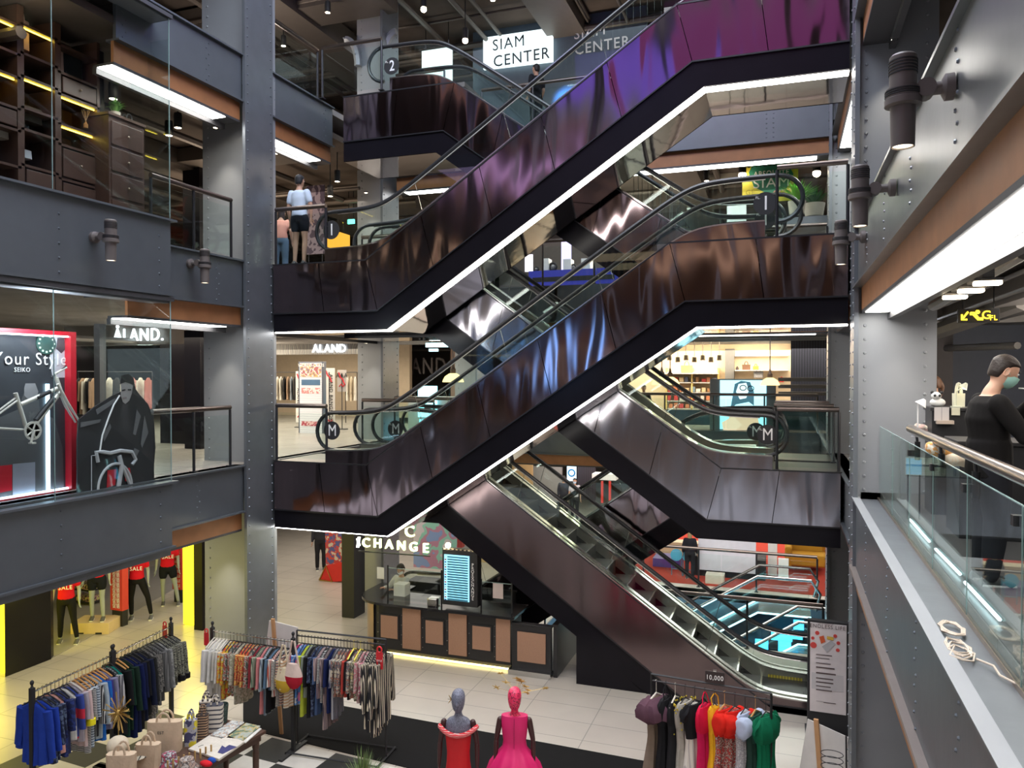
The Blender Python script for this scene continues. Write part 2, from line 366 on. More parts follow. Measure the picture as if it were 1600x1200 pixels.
# the near right gallery edge, seen from above
a = MB(); zt = -.09
a.box(XR+.05, XR+.11, -2, 11.75, -1.02, zt); a.box(XR, XR+.10, -2, 11.75, zt, zt+.02)
for yy in (10.2, 8.1, 6.4, 4.9, 3.5):
    for k in range(9): a.riv([(XR+.05, yy+(.07 if k % 2 else 0), -1.0+k*.1)], (-1, 0, 0), .016)
trim(a, K['steel'], smooth=True)
trim(MB().box(XR, XR+.10, -2, 11.75, zt+.02, zt+.028), K['column'])
trim(MB().box(XR-.02, XR+.16, -2, 11.75, -1.06, -1.02), mat('pale_flange', (.34, .29, .265), .4, .4))
trim(MB().box(XR+.06, XR+.10, -2, 11.75, -1.35, -1.06), K['wood'])
trim(MB().box(XR+.10, XR+.33, -2, 11.75, zt-.02, zt-.005), K['steel_flange'])
trim(MB().box(XR+.33, XR+.36, -2, 11.75, zt-.02, zt+.03), mat('champagne_channel', (.45, .36, .28), .3, .9))
def edge_y(y, x0, x1, L, lit=True):
    a = MB(); zb = L-.83
    a.box(x0, x1, y+.06, y+.12, zb, L); a.box(x0, x1, y, y+.26, L-.03, L); a.box(x0, x1, y, y+.26, zb-.03, zb)
    x = x0+.6
    while x < x1: a.riv([(x, y+.06, zb+.08+k*.1) for k in range(8)]+[(x+.14, y+.06, zb+.08+k*.1) for k in range(8)], (0, -1, 0), .016); x += 2.6
    trim(a, K['steel'], smooth=True); trim(MB().box(x0, x1, y+.11, y+.16, L-1.17, zb-.03), K['wood'])
    trim(MB().box(x0, x1, y+.11, y+.5, L-1.21, L-1.17), K['slabedge'])
    return MB().box(x0+.2, x1-.3, y+.14, y+.42, L-1.222, L-1.208)
strip(edge_y(17.2, -9.2, -6.0, L2), 'white strip light on the wooden fascia seen below the top left escalator landing')
strip(edge_y(17.2, -3.6, .9, L2), 'long white strip light under the blue beam at upper right, behind the escalators')
trim(MB().box(-6.0, -3.6, 17.26, 17.32, L2-.83, L2), K['steel'])
strip(edge_y(17.2, -8.6, -5.0, L1), 'white strip light under the first floor edge, left, in front of the grey column', m='led2')
strip(edge_y(17.2, -3.4, .9, L1), 'white strip light over the bag shop, just under the lower escalator', m='led2')
trim(MB().box(-5.2, -3.2, 17.26, 17.32, L1-.83, L1), K['steel'])
edge_y(22.9, -9, .9, M0)
# ------------------------------------------------------------------ columns
def column(x0, x1, y, z0, z1, side, label):
    """riveted plate column: a cross flange facing the atrium (side) and a web plate facing -Y"""
    r = thing('column', None, None, ((x0+x1)/2, y, z0)); r['kind'] = 'structure'
    a = MB().box(x0, x1, y, y+.05, z0, z1); rv = []
    z = z0+.2
    while z < z1-.1: rv += [(x0+.12, y, z), (x1-.14, y, z)]; z += .19
    a.riv(rv, (0, -1, 0), .023); part('web_plate', a, K['column'], r)
    xf = x1 if side > 0 else x0
    b = MB().box(xf-.03, xf+.03, y-.38, y+.42, z0, z1) if side > 0 else MB().box(xf-.03, xf+.03, y-.12, y+.5, z0, z1)
    rv = []; z = z0+.15; y0, y1 = (y-.38, y+.42) if side > 0 else (y-.12, y+.5)
    while z < z1-.1: rv += [(xf+side*.03, y0+.07, z), (xf+side*.03, y1-.07, z)]; z += .17
    b.riv(rv, (side, 0, 0), .019); part('flange', b, K['steel_flange'], r)
    part('core', MB().box(x0+.05, x1-.05, y+.05, y+.6, z0, z1), K['column'], r)
    return r
column(-10.45, XL, 11.9, G, L3, 1, '')
column(.92, 1.93, 11.75, G, L3, -1, '')
column(-10.2, -9.3, 17.1, G, L3, 1, '')
column(.86, 1.8, 17.3, G, L3, -1, '')
column(-10.2, -9.3, 23.2, G, L3, 1, '')

# the side of the atrium behind the viewer
for L in (M0, L1, L2, L3): trim(MB().box(-26, 8, -2.2, -2.1, L-.85, L), K['steel']); trim(MB().box(-26, 8, -2.25, -2.15, L-1.17, L-.85), K['wood'])
for L, nm_ in ((M0, 'near_middle'), (L1, 'near_first'), (L2, 'near_second')): one('floor_'+nm_, MB().box(-26, 8, -9, -2.1, L-.3, L), K['floorM'], kind='structure')
one('wall_near_sky_block', MB().box(-26, 8, -9.2, -9, L3, 19), K['dark'], kind='structure')  # unseen wall, added to keep bright sky out of the cladding reflections
one('wall_near', MB().box(-26, 8, -9.2, -9, G, L3), stripes('near_wall_slats', [(.42, .24, .12), (.10, .05, .03), (.30, .17, .09), (.04, .03, .03)], .55, 'X', .4, .5), kind='structure')
for i, x in enumerate((-19, -13.5, -8.6, -4.2, .5, 4.5)): column(x, x+.6, -2.6, G, L3, -1, '')
# ------------------------------------------------------------------ escalators
def smax(a, b, k=.22): return .5*(a+b+sqrt((a-b)**2+k*k))
def smin(a, b, k=.22): return .5*(a+b-sqrt((a-b)**2+k*k))
def escalator(label, xl, zl, xu, zu, Y0, el, eu, low_sign, up_sign, clad, ground=False, W=1.52, steps=True, lit=True):
    d = 1 if xu > xl else -1; run = abs(xu-xl); rise = zu-zl; sl = rise/run
    R = thing('escalator', label, 'escalator', (xl, Y0+W/2, zl), group='escalators crossing the atrium')
    m = lambda pts: [(xl+d*s, zl+z) for s, z in pts]
    top = [(-el, 0), (0, 0), (run, rise), (run+eu, rise)]
    mid = [(-el, -.92), (.24, -.92), (run+.24, rise-.92), (run+eu, rise-.92)]
    bot = [(-el, -1.26), (.42, -1.26), (run+.42, rise-1.32), (run+eu, rise-1.32)]
    def cut(seg, ts):   # split a polyline into pieces at seams
        out = []
        for i in range(3):
            k = ts[i]
            for j in range(k+(1 if i == 2 else 0)):
                t = j/k; out.append((seg[i][0]*(1-t)+seg[i+1][0]*t, seg[i][1]*(1-t)+seg[i+1][1]*t))
        return out
    if ground:
        s0 = .42+1.26/sl; bot = [(s0, 0), (run+.42, rise-1.32), (run+eu, rise-1.32)]
        s1 = .24+.92/sl; mid = [(s1, 0), (run+.24, rise-.92), (run+eu, rise-.92)]
        top = [(-.9, 0), (-.9, .12), (.17, .12), (run, rise), (run+eu, rise)]
    ds = .006
    for yy in (Y0, Y0+W-.04):
        pan = MB()
        if ground:
            pan.prism(m(top[:4]+[mid[1], mid[0]]), yy, yy+.04); pan.prism(m([top[3], top[4], mid[2], mid[1]]), yy, yy+.04)
        else:
            T_, B_ = cut(top, (2, 5, 2)), cut(mid, (2, 5, 2))
            for i in range(len(T_)-1):
                q = [T_[i], T_[i+1], B_[i+1], B_[i]]
                q = [(q[0][0]+ds, q[0][1]), (q[1][0]-ds, q[1][1]), (q[2][0]-ds, q[2][1]), (q[3][0]+ds, q[3][1])]
                pan.prism(m(q), yy, yy+.04)
        part('side_cladding', pan, clad, R)
    mo = mid; bo = bot
    for yy in (Y0+.015, Y0+W-.055): part('lower_skirt', MB().strip(m(mo), m(bo), yy, yy+.04), K['black'], R)
    for line in (top if not ground else top[1:], mid):
        q = m(line); part('edge_trim', MB().strip([(x, z+.012) for x, z in q], [(x, z-.012) for x, z in q], Y0-.012, Y0+.05), K['post'], R)
    so = MB().strip(m([(s, z+.03) for s, z in bot]), m(bot), Y0+.02, Y0+W-.02); part('mirror_soffit', so, K['mirror'], R)
    if lit:
        part('strip_light', MB().strip(m([(s, z-.004) for s, z in bot]), m([(s, z-.022) for s, z in bot]), Y0+.05, Y0+.24), K['led'], R, label='white strip light')
    # deck line
    lo_end = -.85; up_end = run+1.42
    def deck(s): return smin(smax(.22, sl*s+.02), rise+.26)
    ss = [lo_end+(up_end-lo_end)*i/70 for i in range(71)]
    dk = [(s, deck(s)) for s in ss]
    def topz(s): return 0 if s < 0 else rise if s > run else sl*s
    for yy in (Y0, Y0+W-.04): part('newel_fairing', MB().strip(m(dk), m([(s, topz(s)) for s in ss]), yy, yy+.035), clad, R)
    for a_, b_ in ((Y0-.01, Y0+.05), (Y0+.14, Y0+.26), (Y0+W-.26, Y0+W-.14), (Y0+W-.05, Y0+W+.01)): part('deck_trim', MB().strip(m([(s, z+.022) for s, z in dk]), m(dk), a_, b_), K['inox'], R)
    for yy in (Y0+.05, Y0+W-.26): part('inner_skirt', MB().strip(m([(s, z+.004) for s, z in dk]), m([(s, topz(s)-.18) for s in ss]), yy, yy+.21), K['skirt'], R)
    part('yellow_notice', MB().box(*sorted((xl-d*.45, xl+d*.15)), Y0+W-.272, Y0+W-.262, zl+.10, zl+.17), K['ynote'], R, False, label='yellow warning strip')
    # rail line with round newels
    H = .70; rr = H/2
    rail = [(s, z+H) for s, z in dk]
    cl = (lo_end+.12, dk[0][1]+rr); cu = (up_end+.18, dk[-1][1]+rr)
    low = [(cl[0]-rr*sin(a)*1.02, cl[1]-rr*cos(a)) for a in [pi*i/12 for i in range(0, 13)]]
    upp = [(cu[0]+rr*sin(a)*1.02, cu[1]+rr*cos(a)) for a in [pi*i/12 for i in range(0, 13)]]
    midr = [p for p in rail if cl[0]+.02 < p[0]]
    path = low+midr+upp
    for yy in (Y0+.10, Y0+W-.10):
        hr = MB(); gd = MB(); gl = MB(); ge = MB()
        hr.tube([(x, yy, z) for x, z in m(path)], .036, 8)
        inner = [(s+(0 if 0 < i < len(path)-1 else 0), z-.0) for i, (s, z) in enumerate(path)]
        gpoly = m([(s, z-.03) if s > cl[0] and z > deck(min(max(s, lo_end), up_end))+.5 else (s, z) for s, z in path])
        # glass sheet between deck and rail
        gtop = low[6:]+midr+upp[:7]; 
        gb = []
        for s, z in gtop:
            if s <= cl[0]: zz = cl[1]-sqrt(max(0, rr*rr-((s-cl[0])/1.02)**2)) if z > cl[1]-1 else z
            elif s >= cu[0]: zz = cu[1]-sqrt(max(0, rr*rr-((s-cu[0])/1.02)**2))
            else: zz = deck(min(max(s, lo_end), up_end))
            gb.append((s, zz))
        gl.strip(m(gtop), m(gb), yy-.006, yy+.006)
        gd.tube([(x, yy, z-.045) for x, z in m(midr)], .014, 6)
        part('handrail', hr, K['rubber'], R); part('handrail_guide', gd, K['inox'], R); gp = part('glass_balustrade', gl, K['glass'], R)
        for sj in (.2, .5, .8):
            s = run*sj; z = deck(s); part('glass_joint', MB().tube([(xl+d*s, yy, zl+z), (xl+d*(s-.18), yy, zl+z+.62)], .005, 4), K['inox'], gp)
    if steps:
        sm = None; k = 0; s = .25
        while s < run-.15:
            z = sl*s-.16
            if sm is None:
                b = MB(); b.slot(0).box(0, .40, -.5, .5, -.025, 0); b.slot(1).box(0, .02, -.5, .5, -.27, -.026); b.slot(2).box(.0, .03, -.5, .5, 0, .002)
                if d < 0: b.xf(Matrix.Scale(-1, 4, (1, 0, 0)))
                sm = mkmesh('step', b, [K['step'], K['riser'], K['inox']])
            o = bpy.data.objects.new('step', sm); COL.objects.link(o); o.parent = R
            o.location = (d*s, 0, z+.28*.4); s += .40
    part('comb_plate', MB().box(*sorted((xl-d*el, xl+d*.3)), Y0+.04, Y0+W-.04, zl-.10, zl-.005), K['riser'], R)
    part('comb_plate', MB().box(*sorted((xl+d*(run-.2), xl+d*(run+eu))), Y0+.04, Y0+W-.04, zu-.10, zu-.005), K['riser'], R)
    # number discs
    for sign, s, z in ((low_sign, lo_end+.09, .60), (up_sign, up_end, rise+.53)):
        if not sign: continue
        X, Z = xl+d*s, zl+z; side = Y0+.085
        n = part('floor_number_disc', MB().lathe([(.001, 0), (.172, 0), (.172, -.006), (.001, -.006)], (X, side, Z), 32, 'y'), K['blackm'], R)
        t = orient(text(sign, .30, .002, .03, sx=.8), (X+.01, side-.009, Z-.005), RX, UZ)
        t.join(orient(text('FL.', .055, .002, .01), (X-.105, side-.009, Z+.09), RX, UZ)); part('floor_number', t, K['text_w'], n, False)
    return R
escalator('nearest rising escalator, M disc at its lower left end, number 1 disc at its top', -7.14, M0, -1.72, L1, 12.24, 1.98, 2.58, 'M', '1', K['clad'])
escalator('topmost front escalator with thick white strip light, rising out of the top of the picture', -7.14, L1, -1.62, L2, 12.24, 1.98, 2.48, '1', None, K['clad'])
escalator('uppermost rear escalator with a number 2 disc, descending behind the tall front one', -1.10, L1, -6.12, L2-.05, 13.9, 1.98, 2.5, '1', '2', K['clad'], lit=False)
escalator('middle rear escalator with bluish reflecting panels, reaching the landing beside the right column', -1.05, M0, -6.12, L1, 13.9, 1.93, 2.5, 'M', '1', K['cladblue'], lit=False)
escalator('lowest rear escalator, running down from upper left to the ground floor, its steps in view', -.13, G, -6.05, M0, 13.9, .9, 2.5, None, 'M', K['cladlow'], ground=True, lit=False)
escalator('rearmost dark escalator glimpsed through the glass, rising right from the ground floor', -7.85, G, -1.95, M0, 15.55, .9, 2.8, None, 'M', K['clad'], ground=True, lit=False)
one('wall_under_escalator', MB().prism([(-3.66, G), (-2.35, G), (-2.45, G+.05), (-3.66, G+.95)], 13.93, 15.3), K['black'], kind='structure')
one('wall_escalator_base', MB().box(-.9, .8, 13.95, 15.35, G, G+.12), K['black'], kind='structure')
# ------------------------------------------------------------------ balustrades and handrails
def balustrade(label, p, q, z, posts=2, glass=True, r=.042, group=None, h=1.05, panes=None, glass_h=.92):
    p = Vector((*p, z)); q = Vector((*q, z)); d = (q-p); Ln = d.length; d.normalize(); n = Vector((-d.y, d.x, 0))
    R = thing('balustrade', label, 'balustrade', tuple((p+q)/2), group=group)
    part('handrail', MB().tube([p+Vector((0, 0, h)), q+Vector((0, 0, h))], r, 12), K['bronze'], R)
    for i in range(posts):
        c = p+d*(Ln*(i/(posts-1) if posts > 1 else .5)) if posts > 1 else p
        part('post', MB().tube([c, c+Vector((0, 0, h-.04))], .024, 8).box(c.x-.05, c.x+.05, c.y-.05, c.y+.05, z, z+.015), K['post'], R)
    if glass:
        k = panes or max(1, round(Ln/1.3))
        for i in range(k):
            a = p+d*(Ln*i/k+.012); b = p+d*(Ln*(i+1)/k-.012); o = n*.006
            part('glass_panel', MB().add([a-o+UZV*.06, b-o+UZV*.06, b+o+UZV*.06, a+o+UZV*.06, a-o+UZV*glass_h, b-o+UZV*glass_h, b+o+UZV*glass_h, a+o+UZV*glass_h],
                 [(0,3,2,1),(4,5,6,7),(0,1,5,4),(1,2,6,5),(2,3,7,6),(3,0,4,7)]), K['glass'], R, False)
    return R
UZV = Vector((0, 0, 1))
balustrade('short handrail left of the lower escalator entrance on the middle floor, beside the left column', (-8.0, 12.3), (-9.1, 12.3), M0)
balustrade('short handrail on the first floor in front of the person in white', (-8.0, 12.3), (-9.1, 12.3), L1)
balustrade('short handrail at the second floor landing, left of the number 2 disc', (-7.75, 13.95), (-9.15, 13.95), L2)
balustrade('handrail right of the number 1 disc, running to the right column', (-.13, 12.3), (.85, 12.3), L1)
balustrade('handrail right of the M disc on the middle floor, running to the right column', (-.13, 13.95), (.85, 13.95), M0)
balustrade('glass balustrade at the top left corner gallery, right of the tall column', (-9.3, 12.3), (-9.3, 14.0), L2, 2)
balustrade('glass balustrade of the upper left gallery between display box and column', (-9.35, 9.5), (-9.35, 11.35), L1, 3)
balustrade('glass balustrade of the middle left gallery beside the cyclist picture', (-9.35, 9.5), (-9.35, 11.3), M0, 3)
balustrade('rear handrail behind the M discs on the middle floor', (-7.3, 15.45), (-9.1, 15.45), M0)
balustrade('rear handrail crossing the grey column on the middle floor', (-6.9, 17.0), (-9.1, 17.0), M0)
balustrade('rear handrail near the green exit sign on the first floor', (-7.6, 15.45), (-9.1, 15.45), L1)
balustrade('last handrail before the grey column on the first floor', (-7.3, 17.0), (-9.1, 17.0), L1)
balustrade('rear handrail on the second floor, behind the number 2 disc', (-8.4, 15.8), (-7.2, 15.8), L2)
balustrade('long handrail on the second floor in front of the white sign boards', (-6.9, 17.3), (.8, 17.3), L2, 7)
balustrade('first floor rear handrail between the escalators, by the blue stage', (-6.6, 17.3), (.8, 17.3), L1, 7)
balustrade('black far handrail in front of the bag shop', (-9, 23.1), (.85, 23.1), M0, 8)
balustrade('upper left ground floor handrail by the basement opening, farther one', (-5.2, 21.4), (.8, 21.4), G, 5)
balustrade('nearer ground floor handrail by the basement opening', (-5.2, 16.95), (.75, 16.95), G, 5)
balustrade('second handrail behind the right landing on the middle floor', (-.2, 15.5), (.85, 15.5), M0)
balustrade('third handrail behind the right landing on the middle floor', (-.2, 17.1), (.85, 17.1), M0)
# near right balustrade: thick tube on short stems, frameless glass leaning just outside
R = thing('balustrade', 'thick brown tube handrail over frameless glass at the right, nearest to the viewer', 'balustrade', (1.3, 6, 0))
part('handrail', MB().tube([(1.27, 9.25, 1.06), (1.27, -1, 1.06)], .042, 16).sph((1.27, 9.25, 1.06), .042), K['bronze'], R)
ys = [8.9, 7.6, 6.3, 5.0, 3.7, 2.4]
for y in ys: part('post', MB().tube([(1.29, y, .76), (1.29, y, .95)], .028, 10).tube([(1.29, y, .94), (1.28, y, 1.03)], .014, 8).box(1.20, 1.29, y-.03, y+.03, .80, .86), K['post'], R)
for i in range(8):
    y0, y1 = 11.6-i*1.35, 11.6-(i+1)*1.35+.02
    g = part('glass_panel', MB().box(1.215, 1.227, y1, y0, -.06, .93), K['glass'], R, False)
    part('glass_edge', MB().box(1.217, 1.225, y1, y1+.006, -.06, .93).box(1.215, 1.227, y1, y0, .93, .936), K['glassedge'], g, False)
# ------------------------------------------------------------------ flat shapes given by picture points on a real plane
def flat(pts, t=.01, **k):
    """a sheet of thickness t whose outline is read off at a known plane (X=, Y= or Z=)"""
    ax = list(k)[0]; q = [P(u, v, **k) for u, v in pts]
    o = {'X': Vector((-t if k.get('X', 0) < 0 else t, 0, 0)), 'Y': Vector((0, t, 0)), 'Z': Vector((0, 0, -t))}[ax]
    n = len(q); mb = MB()
    return mb.add(q+[p+o for p in q], [tuple(range(n)), tuple(range(2*n-1, n-1, -1))]+[(i, i+n, (i+1) % n+n, (i+1) % n) for i in range(n)])
C_ = {}
def c(name, col=None, **k):
    if name not in C_: C_[name] = mat(name, col, **k)
    return C_[name]
# ------------------------------------------------------------------ projecting glass display boxes on the left
XB = -8.9
def display_box(zb, zt, zc, nm_, lbl, ):
    a = MB().box(XB-.06, XB, -2, 9.43, zb, zt).box(-10.6, XB-.06, 9.37, 9.43, zb, zt).box(XB-.1, XB+.07, -2, 9.5, zt, zt+.03).box(XB-.1, XB+.05, -2, 9.46, zb-.03, zb)
    a.box(XB-.12, XB+.0, -2, 9.4, zb-.14, zb-.03)
    for yy in (9.2, 7.5, 5.7, 3.9):
        a.riv([(XB, yy, zb+.1+k*.19) for k in range(int((zt-zb)/.19))], (1, 0, 0), .018)
    trim(a, K['steel'], smooth=True)
    trim(MB().box(-10.6, XB-.06, -2, 9.37, zt-.14, zt-.02), c('display_floor', (.42, .33, .24), rough=.4))
    trim(MB().box(-9.3, XB+.03, -2, 9.47, zc, zc+.06), K['slabedge'])
    trim(MB().box(-9.28, XB-.02, -2, 9.42, zc-.02, zc-.002), c('display_ceiling', (.22, .23, .26), rough=.35))
    r = thing('display_case', lbl, 'display case', (XB, 6, zt))
    for y0, y1 in ((9.42, 7.42), (7.41, 5.41), (5.40, 3.40), (3.39, 1.4)): part('glass_panel', MB().box(XB-.012, XB, y1, y0, zt+.03, zc), K['glassc'], r, False)
    part('glass_panel', MB().box(-10.3, XB-.014, 9.41, 9.42, zt+.03, zc-.32), K['glassc'], r, False)
    for y0 in (9.425, 7.415, 5.405): part('glass_joint', MB().box(XB-.013, XB+.001, y0-.003, y0+.003, zt+.03, zc), K['glassedge'], r, False)
    part('mullion', MB().box(-10.36, -10.24, 9.34, 9.46, zt, zc-.32), K['duct'] if zt < 1 else K['blackm'], r, False)
display_box(2.87, 3.98, 7.08, 'L1', 'projecting glass display case at upper left, full of dark wooden shelving')
display_box(-1.0, -.03, 2.76, 'M', 'projecting glass display case at middle left, with the bicycle frame inside')
# ------------------------------------------------------------------ wall spotlights
def wall_spot(label, wall, tip, side, s=1.0):
    """wall = bracket point on the beam, tip = axis of the lamp housing"""
    w_ = Vector(wall); t_ = Vector(tip)
    r = thing('wall_spotlight', label, 'spotlight', tuple(w_), group='grey spotlights on the beams')
    d = (t_-w_); d.z = 0
    part('wall_plate', MB().lathe([(.001, 0), (.085*s, 0), (.085*s, .05*s*side), (.05*s, .07*s*side), (.001, .07*s*side)], tuple(w_), 16, 'x'), K['lamp'], r)
    part('arm', MB().tube([w_, t_+(w_-t_).normalized()*.09*s], .042*s, 12), K['lamp'], r)
    part('knuckle', MB().lathe([(.001, -.06*s), (.06*s, -.06*s), (.06*s, .06*s), (.001, .06*s)], tuple(t_+(w_-t_).normalized()*.13*s), 14, 'y'), K['lamp'], r)
    pr = [(.001, .24), (.07, .24), (.083, .225), (.083, .02), (.105, .015), (.105, -.045), (.112, -.05), (.112, -.09), (.078, -.10), (.073, -.36), (.066, -.36), (.066, -.34), (.001, -.34)]
    h = part('housing', MB().lathe([(a*s, z*s) for a, z in pr], tuple(t_), 24), K['lamp'], r)
    fin = MB()
    for i in range(5): fin.lathe([(.085*s, (.20-.02*i)*s), (.088*s, (.20-.02*i)*s), (.088*s, (.192-.02*i)*s), (.085*s, (.192-.02*i)*s)], tuple(t_), 24)
    for i in range(3): fin.lathe([(.107*s, (.005-.014*i)*s), (.110*s, (.005-.014*i)*s), (.110*s, (-.002-.014*i)*s), (.107*s, (-.002-.014*i)*s)], tuple(t_), 24)
    part('cooling_fins', fin, K['blackm'], h)
    part('lens', MB().lathe([(.001, -.345*s), (.06*s, -.345*s), (.06*s, -.352*s), (.001, -.352*s)], tuple(t_), 20), K['lampglow'], r)
K['lamp'] = mat('taupe_lamp_body', (.16, .135, .125), .5, .2); K['lampglow'] = emit('warm_lens', (1, .86, .62), 2.2)
def spot_at(label, u, v, ub, vb, Xp, s, side):
    wl = P(ub, vb, X=Xp); zt = wl.z; t = P(u, v, Y=wl.y); t.z = zt; t.x = wl.x+side*(abs(t.x-wl.x))
    wall_spot(label, wl, t, side, s)
spot_at('largest grey wall spotlight, on the near right beam', 1411, 132, 1490, 135, XR+.05, .92, -1)
spot_at('middle one of the three grey spotlights on the right beam', 1344, 293, 1399, 293, XR+.05, .92, -1)
spot_at('small grey spotlight at the far end of the right beam, over the escalator panel', 1314, 370, 1352, 370, XR+.05, .92, -1)
spot_at('grey spotlight on the left box, below the upper display case', 173, 368, 146, 371, XB+.0, .92, 1)
spot_at('small grey spotlight on the left beam, beside the grey column', 320, 411, 296, 412, XL-.06, .92, 1)
# ------------------------------------------------------------------ shelving in the upper display case
K['dkwood'] = mat('dark_walnut', (.075, .038, .026), .45, 0, (3, .3), (14, .1)); K['knob'] = mat('aged_knob', (.35, .27, .2), .35, .8)
K['yel'] = emit('yellow_led_strip', (1, .68, .06), 7)
YC = lambda u: P(u, 300, X=-10.0).y
cab = thing('shelving_unit', 'dark wooden shelving with yellow lit cubbyholes in the upper glass case', 'shelf', (-10.3, 7, L1+.15))
x0, x1 = -10.55, -10.0; zf = L1+.24
ycols = [YC(-60), YC(34), YC(92), YC(157)]
for i, (ya, yb) in enumerate(zip(ycols[:-1], ycols[1:])):
    part('frame', MB().box(x0, x1, ya, ya+.05, zf, 6.75).box(x0, x1, yb-.05, yb, zf, 6.75).box(x0, x0+.03, ya, yb, zf, 6.75), K['dkwood'], cab, False)
    zs = [zf, zf+.55, zf+1.05, zf+1.35, zf+1.78, zf+2.1, zf+2.5]
    if i == 1: zs = [z+.05 for z in zs]
    part('shelf', MB().box(x0, x1, ya, yb, zs[0]-.03, zs[0]+.02), K['dkwood'], cab, False)
    for j, z in enumerate(zs[1:]): part('shelf', MB().box(x0, x1, ya, yb, z, z+.035), K['dkwood'], cab, False)
    for j in (3, 5) if i < 2 else (2, 3): 
        if j+1 < len(zs): part('led_strip', MB().box(x1-.06, x1-.045, ya+.06, yb-.06, zs[j+1]-.02, zs[j+1]-.006), K['yel'], cab, False)
    for j in ((0, 1) if i == 2 else (0,) if i == 1 else (2,)) + ((4,) if i == 2 else ()):
        q = part('drawer', MB().box(x1-.02, x1+.012, ya+.07, yb-.07, zs[j]+.06, zs[j+1]-.03), K['dkwood'], cab, False, bev=.008)
        part('knob', MB().sph((x1+.03, (ya+yb)/2, (zs[j]+zs[j+1])/2+.02), .018, 8, 6), K['knob'], q)
dr = thing('dresser', 'tall dark dresser with four drawers beside the glass corner, plant on top', 'dresser', (-9.95, YC(200), zf))
ya, yb = P(172, 300, X=-9.7).y, P(227, 300, X=-9.7).y
part('body', MB().box(-10.2, -9.72, ya, yb, zf-.05, 5.60).box(-10.22, -9.70, ya-.02, yb+.02, 5.60, 5.64), K['dkwood'], dr, False)
for j in range(4):
    z = zf+.02+j*.40; q = part('drawer', MB().box(-9.73, -9.70, ya+.04, yb-.04, z, z+.36), K['dkwood'], dr, False, bev=.01)
    part('knob', MB().sph((-9.68, (ya+yb)/2, z+.18), .018, 8, 6), K['knob'], q)
def bag(label, ctr, w_, h_, d_, col, rot=0, group=None, handles=True, name='paper_bag', mt=None, hh=.12):
    r = thing(name, label, 'bag', ctr, rot, group, local=True)
    m_ = mt or c('bag_%s' % '_'.join('%02d' % int(x*99) for x in col), col, rough=.8)
    n = 14; rings = []
    for t in (0, .03, .5, .97, 1):
        rx, ry = w_/2*(.96+.06*t), d_/2*(1-.25*t)
        rings.append([(rx*max(-1, min(1, 1.25*cos(2*pi*k/n))), ry*max(-1, min(1, 1.25*sin(2*pi*k/n))), h_*t) for k in range(n)])
    part('bag_body', MB().loft(rings), m_, r)
    if handles:
        for sy in (-1, 1): part('handle', MB().tube([(-w_*.2, sy*d_*.3, h_*.93)]+[(w_*.2*sin(a), sy*d_*.3, h_+hh*cos(a)) for a in [-pi/2+pi*i/8 for i in range(9)]]+[(w_*.2, sy*d_*.3, h_*.93)], .009, 6, 1.6), m_, r)
    return r
for lab, u, v, w_, h_, col in (('pink paper bag at the top left of the shelving', 42, 50, .30, .42, (.55, .36, .30)), ('pink paper bag next to the black square bag', 100, 90, .22, .36, (.58, .38, .32)),
        ('black square bag on the shelving top', 124, 100, .36, .36, (.02, .025, .03)), ('grey paper bag with a loop handle by the green plant', 212, 210, .3, .45, (.16, .17, .19)),
        ('small white tag box in the open cubbyhole', 53, 240, .14, .12, (.5, .5, .5)), ('gold trimmed dark case in the lowest lit cubbyhole', 60, 178, .35, .22, (.10, .08, .06)),
        ('white box on the leftmost shelf', 14, 205, .2, .16, (.5, .48, .45))):
    p = P(u, v, X=-10.05); bag(lab, (p.x-.18, p.y, p.z-h_/2), w_, h_, .16, col, pi/2, handles='handle' in lab or 'paper' in lab)
def plant(label, loc, n=60, R_=.2, hgt=.25, pot=(.5, .45, .4), blades=False, green=(.08, .26, .04), potr=.08, poth=.12, name='potted_plant'):
    r = thing(name, label, 'plant', loc, local=True); lf = MB(); rn = random.Random(len(label))
    part('pot', MB().lathe([(.001, 0), (potr*.8, 0), (potr, poth), (potr*.9, poth), (potr*.85, poth-.02), (.001, poth-.02)], n=16), c('pot_%d' % len(label), pot, rough=.5), r)
    for i in range(n):
        a = rn.uniform(0, 2*pi); e = rn.uniform(.2, 1.3); L_ = rn.uniform(.6, 1); tip = Vector((cos(a)*R_*e/1.3*L_, sin(a)*R_*e/1.3*L_, poth+hgt*L_*(1.25-e*.6))); b0 = Vector((cos(a)*.02, sin(a)*.02, poth-.02))
        md = (b0+tip)*.5+Vector((0, 0, .06)); s_ = Vector((-sin(a), cos(a), 0))*(.006 if blades else .022)
        lf.add([b0-s_*.4, b0+s_*.4, md+s_, md-s_, tip], [(0, 1, 2, 3), (3, 2, 4)])
    part('leaves', lf, c('leaf_%d' % len(label), green, rough=.5), r, False); return r
p = P(180, 205, X=-9.95); plant('small green plant on top of the dark dresser', (p.x, p.y, 5.64), 70, .24, .22, (.55, .5, .42), green=(.16, .36, .07))
p = P(134, 190, X=-10.1); dif = thing('reed_diffuser', 'glass jar with thin wooden reeds in the lit cubbyhole', 'reed diffuser', (p.x, p.y, p.z-.1))
part('jar', MB().lathe([(.001, 0), (.035, 0), (.035, .06), (.015, .08), (.015, .1), (.001, .1)], (p.x, p.y, p.z-.1), 12), c('amber', (.5, .25, .08), rough=.2), dif)
for i in range(5): part('reed', MB().tube([(p.x, p.y, p.z), (p.x+.05*cos(i*1.3), p.y+.06*sin(i*1.3), p.z+.17)], .003, 4), c('reed', (.6, .42, .25)), dif)
